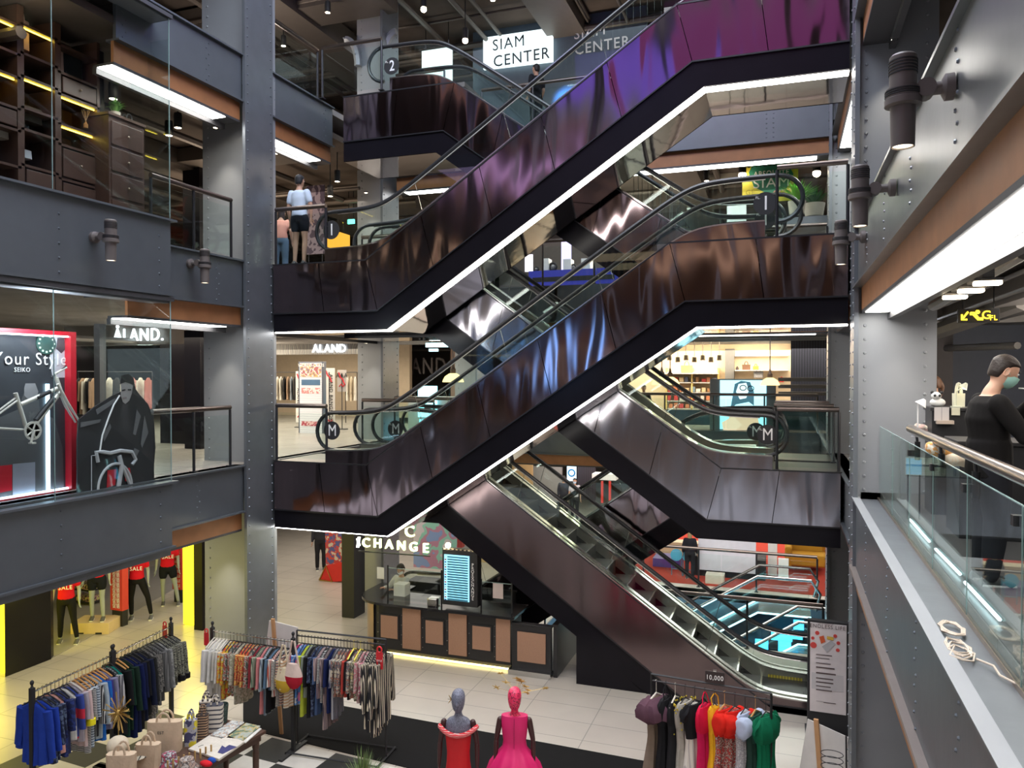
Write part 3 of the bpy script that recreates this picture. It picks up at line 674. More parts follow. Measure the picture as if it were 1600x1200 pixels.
# ------------------------------------------------------------------ bicycle display in the middle case
XD = -9.55
rf = thing('bicycle_display', 'big red lit frame around the bicycle display, with handwriting on its backboard', 'display', tuple(P(60, 790, X=XD)))
K['red'] = mat('red_frame', (.55, .015, .03), .4)
Y_1, Z_1 = P(119, 519, X=XD).y, P(119, 519, X=XD).z; Zb = P(118, 768, X=XD).z; Y_0 = P(-80, 519, X=XD).y
part('frame_post', MB().box(XD-.12, XD, Y_1-.09, Y_1, Zb, Z_1), K['red'], rf, False); part('frame_top', MB().box(XD-.12, XD, Y_0, Y_1-.09, Z_1-.06, Z_1), K['red'], rf, False)
part('frame_base', MB().box(XD-.12, XD, Y_0, Y_1-.09, Zb, Zb+.05), K['red'], rf, False)
bb = part('backboard', MB().box(XD-.14, XD-.12, Y_0, Y_1, Zb, Z_1), c('backboard_charcoal', (.045, .05, .058), rough=.35), rf, False)
part('led_strip', MB().box(XD-.05, XD-.03, Y_0, Y_1-.1, Z_1-.08, Z_1-.06), emit('cold_led', (.75, .85, 1), 6), rf, False)
part('led_strip', MB().box(XD-.11, XD-.09, P(80, 600, X=XD).y, P(85, 600, X=XD).y, Zb+.05, P(80, 600, X=XD).z), emit('cold_led2', (.55, .8, 1), 3.0), rf, False)
part('led_strip', MB().box(XD-.08, XD-.05, Y_0, Y_1-.1, Zb+.05, Zb+.07), C_.setdefault('cl3', emit('cold_led3', (.6, .8, 1), 5)), rf, False)
XQ = XD-.115
def onX(pts, X, m_, par, name, t=.004, label=None): return part(name, flat(pts, t, X=X), m_, par, False, label=label)
onX([(0, 700), (0, 652), (28, 640), (38, 612), (40, 602), (55, 604), (60, 618), (62, 640), (85, 655), (98, 700), (100, 760), (0, 780)], XQ, c('print_charcoal', (.10, .105, .11)), bb, 'printed_rider')
onX([(38, 606), (40, 599), (55, 599), (60, 612), (56, 624), (46, 626), (38, 618)], XQ+.005, c('print_grey', (.28, .28, .29)), bb, 'printed_face')
onX([(80, 525), (104, 530), (110, 560), (104, 590), (82, 590), (78, 560)], XQ, c('print_pale', (.50, .52, .56)), bb, 'printed_model')
onX([(90, 528), (100, 528), (103, 545), (96, 552), (88, 545)], XQ+.005, c('print_hair', (.05, .05, .06)), bb, 'printed_hair')
p = P(71, 537, X=XQ); part('watch_dial', MB().lathe([(.001, 0), (.15, 0), (.15, .02), (.001, .02)], (p.x, p.y, p.z), 28, 'x'), c('dial_green', (.02, .07, .06)), bb)
wd = MB()
for i in range(12):
    a = i*pi/6; wd.box(p.x+.02, p.x+.025, p.y+.115*cos(a)-.012, p.y+.115*cos(a)+.012, p.z+.115*sin(a)-.012, p.z+.115*sin(a)+.012)
part('dial_marker', wd, C_.setdefault('glowy', emit('lume', (.7, 1, .85), 1.2)), bb, False, kind='stuff')
for sgn, s_, u, v, mm in (('Show Your Style', .24, 14, 561, 'text_w'), ('SEIKO', .085, 34, 578, 'text_w')):
    p = P(u, v, X=XQ); part('lettering', orient(text(sgn, s_, .003, .0), (p.x+.01, p.y, p.z), (0, 1, 0), UZ), K[mm], bb, False, label='white lettering')
onX([(20, 725), (55, 722), (55, 775), (20, 782)], XQ+.01, c('print_lt', (.33, .36, .42)), bb, 'printed_panel'); onX([(0, 728), (19, 726), (19, 766), (0, 770)], XQ+.01, K['red'], bb, 'red_panel')
# bicycle frame hanging in the display
K['bike'] = mat('cream_bicycle_paint', (.62, .60, .53), .35, .1)
bk = thing('bicycle', 'cream bicycle frame with crank hung inside the red lit display', 'bicycle', tuple(P(45, 700, X=-9.4)))
B_ = lambda u, v, X=-9.4: P(u, v, X=X)
part('top_tube', MB().tube([B_(32, 632), B_(92, 606)], .028, 10), K['bike'], bk); part('down_tube', MB().tube([B_(48, 672), B_(94, 612)], .034, 10), K['bike'], bk)
part('seat_tube', MB().tube([B_(24, 614), B_(42, 672)], .026, 10), K['bike'], bk)
part('seat_stay', MB().tube([B_(27, 620), B_(-20, 655)], .014, 8).tube([B_(27, 626, -9.36), B_(-20, 660, -9.36)], .014, 8), K['bike'], bk)
part('chain_stay', MB().tube([B_(44, 672), B_(-20, 668)], .016, 8), K['bike'], bk)
part('fork', MB().tube([B_(88, 590), B_(94, 610), B_(103, 635), B_(118, 660)], [.026, .03, .02, .012], 8).tube([B_(90, 600, -9.33), B_(106, 630, -9.33), B_(124, 658, -9.33)], [.02, .02, .012], 8), K['bike'], bk)
part('stem', MB().tube([B_(88, 592), B_(86, 584), B_(104, 574)], .016, 8), K['bike'], bk); part('handlebar', MB().tube([B_(80, 590), B_(104, 572)], .012, 8), K['blackm'], bk)
cr = B_(48, 673)
part('chainring', MB().lathe([(.095, -.006), (.125, -.006), (.125, .006), (.095, .006), (.095, -.006)], (cr.x+.04, cr.y, cr.z), 28, 'x'), K['bike'], bk)
sp = MB()
for i in range(5):
    a = i*2*pi/5; sp.tube([(cr.x+.04, cr.y, cr.z), (cr.x+.04, cr.y+.1*cos(a), cr.z+.1*sin(a))], .012, 6)
part('spider', sp, K['bike'], bk); part('crank_arm', MB().tube([cr+Vector((.06, 0, 0)), B_(43, 692)+Vector((.06, 0, 0))], [.02, .014], 8), K['bike'], bk)
part('pedal', MB().box(cr.x+.05, cr.x+.12, B_(43, 692).y-.03, B_(43, 692).y+.03, B_(43, 692).z-.01, B_(43, 692).z+.01), K['bike'], bk)
part('decal', MB().tube([B_(56, 657), B_(84, 622)], .036, 10), K['blackm'], bk, label='black lettering band'); part('decal', MB().tube([B_(56, 622), B_(78, 612)], .030, 10), K['blackm'], bk, label='black lettering band')
# cyclist cut-out
XS = -9.25
st = thing('cyclist_standee', 'black and white cut-out board of a rider in a billowing dark jacket', 'standee', tuple(P(190, 765, X=XS)))
onX([(121, 770), (121, 684), (124, 655), (150, 634), (178, 617), (192, 611), (189, 596), (190, 588), (200, 584), (209, 592), (212, 608), (218, 616), (232, 632), (241, 660), (243, 700), (238, 757)], XS, c('print_black', (.04, .04, .042), rough=.35), st, 'board', .02)
FG = c('print_skin', (.34, .32, .31)); hi = c('print_highlight', (.15, .15, .155))
onX([(189, 604), (189, 597), (200, 595), (208, 602), (206, 615), (202, 626), (196, 631), (192, 628), (189, 618)], XS+.012, FG, st, 'face'); onX([(188, 600), (190, 587), (200, 584), (209, 591), (211, 603), (205, 600), (196, 597)], XS+.016, K['blackm'], st, 'hair')
onX([(191, 609), (196, 608), (196, 610), (191, 611)], XS+.018, K['blackm'], st, 'eye'); onX([(200, 608), (205, 608), (205, 610), (200, 610)], XS+.018, K['blackm'], st, 'eye'); onX([(192, 621), (198, 620), (198, 623), (192, 624)], XS+.018, c('lip', (.25, .2, .2)), st, 'mouth')
for q in ([(150, 640), (180, 622), (182, 627), (152, 648)], [(126, 660), (158, 655), (156, 660), (126, 668)], [(214, 640), (220, 650), (212, 680), (208, 678)], [(226, 650), (232, 676), (222, 700), (220, 694)], [(210, 700), (218, 704), (212, 716), (207, 712)], [(160, 680), (172, 662), (174, 668), (163, 690)]): onX(q, XS+.012, hi, st, 'jacket_fold')
part('jacket_cord', MB().tube([P(u, v, X=XS+.012) for u, v in ((187, 618), (178, 632), (170, 652), (160, 680), (156, 705))], .012, 6), K['text_w'], st)
pw = c('print_white', (.55, .55, .56))
part('printed_handlebar', MB().tube([P(u, v, X=XS+.014) for u, v in ((153, 722), (150, 706), (160, 706), (172, 708), (188, 704), (206, 706), (212, 718), (206, 726))], .028, 6), pw, st)
for pts, rr_ in ((((186, 712), (190, 728), (184, 765)), .035), (((188, 722), (196, 740), (206, 765)), .028)): part('printed_fork', MB().tube([P(u, v, X=XS+.014) for u, v in pts], rr_, 6), pw, st)
cw = P(180, 765, X=XS+.016); part('printed_wheel', MB().tube([(cw.x, cw.y+.30*cos(a), cw.z+.02+.36*sin(a)) for a in [pi*i/14 for i in range(15)]], .02, 6), pw, st)
part('red_panel', flat([(168, 735), (182, 733), (180, 758), (167, 762)], .004, X=XS+.012), K['red'], st, False, label='red patch'); part('red_panel', flat([(194, 732), (203, 731), (206, 750), (196, 752)], .004, X=XS+.012), K['red'], st, False, label='red patch')
part('inner_board', MB().tube([P(u, v, X=XS+.02) for u, v in ((143, 772), (143, 712), (152, 711))], .008, 4), pw, st)
# ------------------------------------------------------------------ ducts, pipes, downlights under the ceilings
def pipes(zlist, xr, yr, mt, n, seed, lab, rr=(.03, .09)):
    rn = random.Random(seed)
    for i in range(n):
        al = rn.random() < .55; z = rn.uniform(*zlist); r_ = rn.uniform(*rr); a = rn.uniform(*xr); b = rn.uniform(*yr)
        if al: mb = MB().tube([(a, yr[0], z), (a, yr[1], z)], r_, 8)
        else: mb = MB().tube([(xr[0], b, z), (xr[1], b, z)], r_, 8)
        NTRIM[0] += 1; one('trim_%d' % NTRIM[0], mb, mt, kind='structure')
def ducts(z, boxes, mt):
    for x0, x1, y0, y1, h in boxes: NTRIM[0] += 1; one('trim_%d' % NTRIM[0], MB().box(x0, x1, y0, y1, z-h, z), mt, kind='structure', smooth=False)
pipes((6.15, 6.75), (-22, -9.8), (7, 30), K['duct_dk'], 18, 1, ''); pipes((6.2, 6.75), (-9, 1), (17.8, 32), K['duct_dk'], 18, 2, ''); pipes((10.65, 11.0), (-20, 1), (15, 32), K['duct_dk'], 30, 3, '')
pipes((2.6, 3.0), (1.7, 7.5), (3, 17), K['duct'], 16, 4, '', (.02, .06)); pipes((2.6, 3.0), (-20, -9.9), (6, 30), K['duct'], 8, 5, ''); pipes((2.5, 3.0), (-9, 1), (19, 30), K['duct'], 7, 6, '')
ducts(6.75, [(-14, -13, 8, 30, .35), (-20, -10, 14, 15, .3), (-18, -10, 20, 20.8, .35), (-8, 0, 22, 23, .35), (-3, -2, 18, 30, .3)], K['duct_dk'])
ducts(11, [(-16, -9, 16, 17, .5), (-8, 1, 22, 23.2, .5), (-6, -5, 15, 30, .4), (-12.5, -11.2, 10, 30, .6)], K['duct_dk'])
ducts(2.95, [(2.8, 3.6, 8, 20, .35), (4.4, 7.8, 12, 12.8, .4), (1.8, 8, 16.5, 17.4, .35), (2.1, 2.35, 5, 14, .06), (1.9, 8, 9.2, 9.35, .12)], K['duct'])
K['glow'] = emit('warm_bulb', (1, .82, .58), 14)
def downlight(label, u, v, z, r_=.075, power=0, drop=.2, group='warm ceiling spotlights', k=K['glow'], nm_='ceiling_spotlight'):
    p = P(u, v, Z=z); r = thing(nm_, label, 'ceiling light', (p.x, p.y, z), group=group)
    part('housing', MB().lathe([(.001, .26), (r_*.9, .26), (r_, .22), (r_, .012), (r_*.86, .0), (r_*.86, .02), (.001, .02)], (p.x, p.y, z), 14), K['blackm'], r)
    part('lamp', MB().lathe([(.001, .015), (r_*.8, .015), (r_*.8, .004), (.001, .004)], (p.x, p.y, z), 14), k, r)
    part('stem', MB().tube([(p.x, p.y, z+.25), (p.x, p.y, 6.8 if z < 7 else 11.12)], .012, 6), K['blackm'], r)
    if power: part('bulb', MB().sph((p.x, p.y, z-.04), r_*1.0, 12, 8), k, r)
    if power: spot('downlight', (p.x, p.y, z-.02), power, ang=80)
for i, (u, v, z, t) in enumerate(((512, 20, 10.2, 'upper left, above the second floor railing'), (443, 72, 10.0, 'just right of the blue column, at the top left gallery'), (662, 12, 10.3, 'right of the tall rivetted column, near the top edge'),
        (727, 61, 9.9, 'left of the white name sign'), (770, 1, 10.6, 'at the top edge, above the white name sign'), (432, 240, 6.1, 'cylinder over the head of the man in white'), (527, 284, 6.1, 'black cylinder left of the rivetted column on the first floor'),
        (516, 307, 5.8, 'bright one between the first floor man and the column'), (195, 132, 6.2, 'first of three seen through the upper glass case'), (238, 152, 6.2, 'brightest seen through the upper glass case'), (177, 155, 6.0, 'dim one seen low through the upper glass case'),
        (264, 212, 5.9, 'over the upper left railing by the column'), (1276, 268, 6.4, 'dazzling one beside the yellow poster'), (1160, 271, 6.4, 'dazzling one left of the yellow poster'), (1104, 283, 6.3, 'on the pale panel left of the yellow poster'), (278, 200, 6.0, 'white boxy one near the left column'))):
    downlight('warm ceiling spotlight, '+t, u, v, z, .09 if i in (12, 13) else .07, 25 if i in (2, 3, 12, 13) else 0, k=K['glow'])
for u, v, t, f_ in ((331, 156, 'left of two under the upper left wooden beam', 60), (356, 154, 'right of two under the upper left wooden beam', 0)):
    pass
for x, y, z, pw_ in ((-9.85, 11.55, 6.15, 60), (-9.85, 11.55, 2.45, 45), (-9.85, 11.5, -1.25, 60), (1.35, 11.45, 6.1, 50), (1.4, 11.4, 2.45, 45), (-9.75, 16.75, 6.1, 70), (-9.75, 16.75, 2.4, 40)):
    r = thing('recessed_downlight', {True: 'small recessed light on top of the grey left column', False: 'small recessed light washing the face of a riveted column'}[x < -9.8], 'ceiling light', (x, y, z), group='recessed lights above the columns')
    part('trim_ring', MB().lathe([(.001, .03), (.05, .03), (.05, 0), (.04, 0), (.04, .02), (.001, .02)], (x, y, z), 14), K['inox'], r); part('lamp', MB().lathe([(.001, .018), (.035, .018), (.035, .008), (.001, .008)], (x, y, z), 12), K['glow'], r)
    spot('column_downlight', (x, y, z-.01), pw_, (1, .90, .74), 75, (radians(-4), 0, 0), .8, .03)
# ================================================================== people and mannequins
def remesh(mb, vox=.014, sm=3):
    me = bpy.data.meshes.new('tmp'); me.from_pydata([tuple(v) for v in mb.v], [], mb.f)
    import bmesh
    b = bmesh.new(); b.from_mesh(me); bmesh.ops.recalc_face_normals(b, faces=b.faces); b.to_mesh(me); b.free()
    o = bpy.data.objects.new('tmp', me); COL.objects.link(o)
    m = o.modifiers.new('r', 'REMESH'); m.mode = 'VOXEL'; m.voxel_size = vox
    s_ = o.modifiers.new('s', 'SMOOTH'); s_.factor = .6; s_.iterations = sm
    dg = bpy.context.evaluated_depsgraph_get(); e = o.evaluated_get(dg); me2 = e.to_mesh()
    out = MB(); out.add([tuple(v.co) for v in me2.vertices], [tuple(p.vertices) for p in me2.polygons]); e.to_mesh_clear()
    bpy.data.objects.remove(o); bpy.data.meshes.remove(me); return out
def ell(mb, rows, n=18):
    """horizontal elliptical rings (x, y, z, rx, ry)"""
    return mb.loft([[Vector((x+rx*cos(2*pi*k/n), y+ry*sin(2*pi*k/n), z)) for k in range(n)] for x, y, z, rx, ry in rows])
def limb(mb, pts, rs, n=12, flat=1):
    P_ = [Vector(p) for p in pts]; q = [P_[0]]; r_ = [rs[0]]
    for i in range(len(P_)-1):
        for t in (.25, .5, .75, 1):
            q.append(P_[i].lerp(P_[i+1], t)); k = rs[i]*(1-t)+rs[i+1]*t; r_.append(k*(1+.06*sin(pi*t)))
    mb.tube(q, r_, n, flat)
    for p, r in zip(P_, rs): mb.sph(p, r*.98, 10, 8)
    return mb
def head_mb(c_, s=1, ears=True, nose=True, face=True):
    c_ = Vector(c_); mb = MB()
    rows = [(0, .012, -.118, .030, .034), (0, .0, -.105, .048, .055), (0, -.004, -.08, .058, .07), (0, 0, -.045, .068, .084), (0, .004, 0, .075, .094), (0, .008, .045, .076, .096), (0, .012, .085, .066, .084), (0, .014, .112, .042, .056), (0, .014, .122, .012, .018)]
    ell(mb, [(c_.x+x*s, c_.y+y*s, c_.z+z*s, rx*s, ry*s) for x, y, z, rx, ry in rows], 18)
    if nose: mb.add([c_+Vector(p)*s for p in ((-.012, -.085, .02), (.012, -.085, .02), (.017, -.085, -.03), (-.017, -.085, -.03), (0, -.118, -.024), (0, -.094, .018))], [(0, 1, 5), (0, 5, 4, 3), (5, 1, 2, 4), (3, 4, 2), (0, 3, 2, 1)])
    if nose:  mb.sph(c_+Vector((0, -.075, -.058))*s, (.026*s, .016*s, .012*s), 10, 6)
    if ears:
        for sx in (-1, 1): mb.sph(c_+Vector((sx*.078, .012, -.005))*s, (.010*s, .020*s, .032*s), 8, 6)
    return mb
def hand_mb(w_, d, up, side, s=1, curl=.5):
    """palm, four unequal bent fingers, thumb off the side"""
    d = Vector(d).normalized(); up = (Vector(up)-d*Vector(up).dot(d)).normalized(); sd = d.cross(up)*side; w_ = Vector(w_); mb = MB()
    rings = []
    for t, hw, hh in ((0, .024, .017), (.03, .034, .017), (.06, .040, .015), (.085, .039, .012)):
        c_ = w_+d*t*s; rings.append([c_+(sd*cos(2*pi*k/10)*hw+up*sin(2*pi*k/10)*hh)*s for k in range(10)])
    mb.loft(rings)
    for i, L_ in enumerate((.066, .078, .073, .056)):
        b = w_+(d*.080+sd*(.029-.0195*i))*s; pts = [b]; dr = d.copy(); a = curl*(.5+.12*i)
        for j in range(3):
            a2 = a*(j+1)*.75; dr = (d*cos(a2)-up*sin(a2)); pts.append(pts[-1]+dr*L_*s*(.42, .32, .26)[j])
        mb.tube(pts, [.0090*s, .0086*s, .0078*s, .0062*s], 7)
    b = w_+(d*.022+sd*.028)*s
    mb.tube([b, b+(d*.028+sd*.024-up*.006)*s, b+(d*.052+sd*.032-up*.014)*s, b+(d*.072+sd*.028-up*.022)*s], [.013*s, .011*s, .0095*s, .007*s], 8)
    return mb
SK = {}
def skin(nm_, col): 
    if nm_ not in SK: SK[nm_] = mat(nm_, col, .55, 0, (8, .08))
    return SK[nm_]
def person(label, loc, rotz, H=1.72, J=None, top=('shirt', (.6, .7, .8), 'short'), legs=('trousers', (.02, .02, .025), 'long'), skn=('skin_tan', (.48, .27, .18)), hair=((.012, .010, .009), 'short'),
           shoes=(.05, .05, .05), vox=.014, headturn=0, female=False, bulk=1, cat='person', group=None, mask=None, name='person', head=True, curl=.5, nod=0, loc3=None):
    j = {'pel': (0, 0, .93), 'wst': (0, 0, 1.08), 'chs': (0, 0, 1.27), 'nkb': (0, .01, 1.43), 'nck': (0, 0, 1.50), 'hd': (0, -.015, 1.605),
         'shL': (.17, .01, 1.385), 'elL': (.23, .03, 1.11), 'wrL': (.25, -.05, .87), 'shR': (-.17, .01, 1.385), 'elR': (-.23, .03, 1.11), 'wrR': (-.25, -.05, .87),
         'hpL': (.09, 0, .90), 'knL': (.10, -.02, .50), 'anL': (.10, .02, .08), 'hpR': (-.09, 0, .90), 'knR': (-.10, -.02, .50), 'anR': (-.10, .02, .08)}
    if female:
        for k, x in (('shL', .155), ('shR', -.155)): j[k] = (x, .01, 1.375)
    if J: j.update(J)
    s = H/1.73; j = {k: Vector(v)*s for k, v in j.items()}
    R = thing(name, label, cat, loc, rotz, group, local=True); b_ = s*bulk; ba = s*min(bulk, 1.08)
    body = MB()
    def torso(mb, g, zlo=None):
        rows = [(j['pel'], .150, .115), (j['pel']*.55+j['wst']*.45, .148, .108), (j['wst'], .128 if female else .138, .098), (j['wst']*.4+j['chs']*.6, .145, .105), (j['chs'], .158, .112), (j['chs']*.3+j['nkb']*.7, .150, .092), (j['nkb'], .08, .062)]
        return ell(mb, [(p.x, p.y, p.z, rx*b_+g, ry*b_+g) for p, rx, ry in rows])
    torso(body, -.006)
    limb(body, [j['nkb'], j['nck'], j['hd']+Vector((0, .012, -.04))*s], [.058*s, .050*s, .048*s])
    for sd in 'LR':
        limb(body, [j['sh'+sd], j['el'+sd], j['wr'+sd]], [.050*ba, .038*ba, .026*s]); limb(body, [j['hp'+sd], j['kn'+sd], j['an'+sd]], [.082*b_, .052*b_, .036*s])
        a = j['an'+sd]; limb(body, [a+Vector((0, .03, -.04)), a+Vector((0, -.12, -.05))], [.03*s, .024*s])
    if head:
        h = head_mb((0, 0, 0), s, ears=False); h.rot(nod, ax='X').rot(headturn).mv(j['hd']); body.join(h)
    body = remesh(body, vox, 3)
    if head:
        e = MB()
        for sx in (-1, 1): e.loft([[Vector((sx*(.070+dx), .012+ry*cos(a), -.005+rz*sin(a)-.3*ry*cos(a)))*s for a in [2*pi*k/12 for k in range(12)]] for dx, ry, rz in ((0, .012, .022), (.012, .020, .034), (.018, .018, .032), (.014, .010, .020))])
        e.rot(nod, ax='X').rot(headturn).mv(j['hd']); body.join(e)
    for sd, k in (('L', -1), ('R', 1)):
        d = (j['wr'+sd]-j['el'+sd]); up = Vector((k, 0, .2)) if abs(d.normalized().z) > .6 else Vector((0, 0, 1))
        body.join(hand_mb(j['wr'+sd]-d.normalized()*.01, d, up, k if abs(d.normalized().z) > .6 else -k, s, curl))
    part('body', body, skin(*skn), R)
    if top:
        t = MB(); torso(t, .012)
        if top[2] == 'long_body': ell(t, [(j['pel'].x, j['pel'].y, j['pel'].z-.12*s, .17*b_, .13*b_), (j['pel'].x, j['pel'].y, j['pel'].z, .16*b_, .125*b_), (j['wst'].x, j['wst'].y, j['wst'].z, .155*b_, .12*b_)])
        for sd in 'LR':
            if top[2] in ('long', 'long_body'): limb(t, [j['sh'+sd], j['el'+sd], j['wr'+sd].lerp(j['el'+sd], .12)], [.068*ba, .054*ba, .040*s])
            elif top[2] == 'short': limb(t, [j['sh'+sd], j['sh'+sd].lerp(j['el'+sd], .62)], [.067*ba, .062*ba])
            else: limb(t, [j['sh'+sd].lerp(j['nkb'], .35), j['sh'+sd].lerp(j['nkb'], .2)], [.05*b_, .045*b_])
        part(top[0], remesh(t, vox, 4), c('cloth_%s_%s' % (top[0], ''.join('%02d' % min(99, int(x*99)) for x in top[1])), top[1], rough=.85, bump=(14, .3)), R)
    if legs:
        t = MB(); p = j['pel']; ell(t, [(p.x, p.y, p.z-.11*s, .12*b_, .11*b_), (p.x, p.y, p.z-.04*s, .165*b_, .125*b_), (p.x, p.y, p.z+.10*s, .152*b_, .112*b_)])
        for sd in 'LR':
            if legs[2] == 'short': limb(t, [j['hp'+sd], j['hp'+sd].lerp(j['kn'+sd], .48)], [.098*b_, .092*b_])
            elif legs[2] == 'tight': limb(t, [j['hp'+sd], j['kn'+sd], j['an'+sd].lerp(j['kn'+sd], .12)], [.092*b_, .060*b_, .044*s])
            else: limb(t, [j['hp'+sd], j['kn'+sd], j['an'+sd]], [.098*b_, .072*b_, .060*s])
        part(legs[0], remesh(t, vox, 3), c('cloth_%s_%s' % (legs[0], ''.join('%02d' % min(99, int(x*99)) for x in legs[1])), legs[1], rough=.85, bump=(14, .3)), R)
    if shoes:
        for sd in 'LR':
            a = j['an'+sd]; t = MB(); z0 = a.z-.08*s; rings = []
            for yy, wx, hz in ((.065, .030, .05), (.03, .038, .10), (-.03, .040, .09), (-.08, .045, .065), (-.13, .044, .05), (-.165, .028, .035)):
                rings.append([Vector((a.x+wx*s*cos(q), a.y+yy*s, z0+hz*s*.5*(1+max(-1, min(1, 1.3*sin(q)))))) for q in [2*pi*k/12 for k in range(12)]])
            t.loft(rings); so = part('shoe', t, c('shoe_%s' % ''.join('%02d' % int(x*99) for x in shoes), shoes, rough=.5), R)
            part('sole', MB().prism([(a.x+x*s, a.y+y*s) for x, y in ((-.04, .06), (-.045, -.08), (-.03, -.17), (.03, -.17), (.045, -.08), (.04, .06))], z0-.001, z0+.022*s, 'z'), K['white'], so)
    if hair and head:
        t = MB(); hc = Vector((0, 0, 0)); n = 18
        rows = [(-.065, .058, .050, .046), (-.03, .074, .062, .044), (.005, .080, .072, .036), (.035, .083, .098, .014), (.07, .082, .100, .010), (.10, .064, .078, .012), (.125, .030, .04, .014), (.130, .008, .01, .014)]
        t.loft([[Vector((rx*cos(2*pi*k/n), oy+ry*sin(2*pi*k/n)*(1 if sin(2*pi*k/n) > 0 or z > .05 else .45), z))*s for k in range(n)] for z, rx, ry, oy in rows])
        if hair[1] == 'long': ell(t, [(0, .05*s, -.26*s, .05*s, .03*s), (0, .055*s, -.15*s, .075*s, .045*s), (0, .05*s, -.04*s, .082*s, .06*s), (0, .03*s, .05*s, .08*s, .07*s)])
        if hair[1] == 'tail': limb(t, [(0, .10*s, .03*s), (0, .13*s, -.05*s), (0, .11*s, -.2*s)], [.028*s, .03*s, .012*s])
        t = remesh(t, .009, 2); t.rot(nod, ax='X').rot(headturn).mv(j['hd']); part('hair', t, c('hair_%d' % int(hair[0][0]*1000), hair[0], rough=.6, bump=(40, .5)), R)
    if head and cat == 'person':
        for sx in (-1, 1):
            e = MB().sph((sx*.030*s, -.083*s, .012*s), (.013*s, .008*s, .008*s), 8, 6); e.rot(nod, ax='X').rot(headturn).mv(j['hd']); eo = part('eye', e, K['text_w'], R)
            e = MB().sph((sx*.030*s, -.090*s, .012*s), (.006*s, .004*s, .006*s), 6, 4); e.rot(nod, ax='X').rot(headturn).mv(j['hd']); part('iris', e, K['blackm'], eo)
            e = MB().tube([(sx*.016*s, -.088*s, .032*s), (sx*.032*s, -.09*s, .036*s), (sx*.046*s, -.08*s, .032*s)], .004*s, 6); e.rot(nod, ax='X').rot(headturn).mv(j['hd']); part('eyebrow', e, K['blackm'], R)
        if mask:
            e = MB(); rows = [(0, -.010, -.112, .034, .060), (0, -.012, -.085, .060, .082), (0, -.012, -.045, .071, .098), (0, -.010, -.012, .060, .104)]; n = 16
            e.loft([[Vector((rx*cos(pi+pi*k/n), y+ry*sin(pi+pi*k/n)*1.03, z))*s for k in range(n+1)] for _, y, z, rx, ry in rows], closed=False)
            for sx in (-1, 1): e.tube([Vector((sx*.062, -.03, -.02))*s, Vector((sx*.08, .0, .0))*s, Vector((sx*.084, .025, .01))*s], .0025*s, 4)
            e.rot(nod, ax='X').rot(headturn).mv(j['hd']); part('face_mask', e, c('mask_%d' % int(mask[0]*100), mask, rough=.8), R)
    return R
# the man behind the near right balustrade (facing +X, head bowed over his raised hands)
hp = P(1551, 556, Y=6.95)
person('person in a black long-sleeved sweatshirt and green face mask, looking down at his raised hands', (hp.x-.02, 6.95, 0), radians(97), 1.80,
       J={'hd': (0, -.10, 1.60), 'nck': (0, -.035, 1.49), 'nkb': (0, .0, 1.42), 'chs': (0, .01, 1.25), 'shR': (-.21, .01, 1.37), 'elR': (-.29, -.13, 1.13), 'wrR': (-.15, -.27, 1.36), 'shL': (.21, -.01, 1.37), 'elL': (.27, -.20, 1.15), 'wrL': (.06, -.31, 1.38)},
       top=('sweatshirt', (.010, .009, .009), 'long_body'), skn=('skin_warm', (.62, .36, .25)), hair=((.018, .010, .007), 'short'), mask=(.35, .62, .55), bulk=1.22, vox=.012, nod=radians(24), curl=1.1)
HM = thing('smartphone', 'small pale phone held in the raised hands of the man in black', 'phone', (0, 0, 0)); q = P(1600, 606, Y=6.9)
part('casing', MB().box(q.x-.02, q.x+.03, 6.83, 6.97, q.z-.01, q.z), K['white'], HM, bev=.004); part('screen', MB().box(q.x-.015, q.x+.025, 6.835, 6.965, q.z, q.z+.003), K['blackm'], HM)
def stand(label, u, v, ztop, H, rot, **k):
    p = P(u, v, Z=ztop); return person(label, (p.x, p.y, ztop-H), rot, H, **k)
stand('person seen from behind in pale T-shirt, black shorts and cap on the first floor', 468, 273, L1+1.74, 1.74, pi, top=('t_shirt', (.55, .64, .76), 'short'), legs=('shorts', (.012, .014, .02), 'short'), vox=.018, hair=((.01, .01, .012), 'short'), J={'elR': (-.25, .0, 1.12), 'wrR': (-.24, -.02, .90)})
stand('person seen from behind in a peach top and faded jeans, leaning forward at the column', 438, 318, L1+1.40, 1.56, pi+.5, top=('top', (.68, .32, .24), 'short'), legs=('jeans', (.12, .19, .27), 'long'), female=True, vox=.018, hair=((.015, .01, .009), 'long'), loc3=0, J={'chs': (0, -.05, 1.24), 'nkb': (0, -.10, 1.37), 'nck': (0, -.14, 1.44), 'hd': (0, -.18, 1.53), 'shL': (.155, -.08, 1.33), 'shR': (-.155, -.08, 1.33), 'elL': (.2, -.2, 1.1), 'wrL': (.12, -.32, 1.3)})
stand('person in a black T-shirt riding the second floor escalator below the white name sign', 838, 100, L2+1.62, 1.70, -pi/2-.5, top=('t_shirt', (.018, .018, .022), 'short'), vox=.018, J={'elR': (-.22, .03, 1.12), 'wrR': (-.23, -.10, .90)})
def far(label, u, vfeet, z, H, rot, **k):
    p = P(u, vfeet, Z=z); return person(label, (p.x, p.y, z), rot, H, vox=.024, **k)
far('person in a dark jacket over a white shirt, left of two standing beyond the steps', 881, 808, G, 1.68, .5, top=('jacket', (.03, .03, .04), 'long'), mask=(.6, .7, .8))
far('person in a pale grey shirt and black trousers, right of two standing beyond the steps', 898, 812, G, 1.66, .1, top=('shirt', (.50, .48, .52), 'short'), mask=(.5, .65, .8))
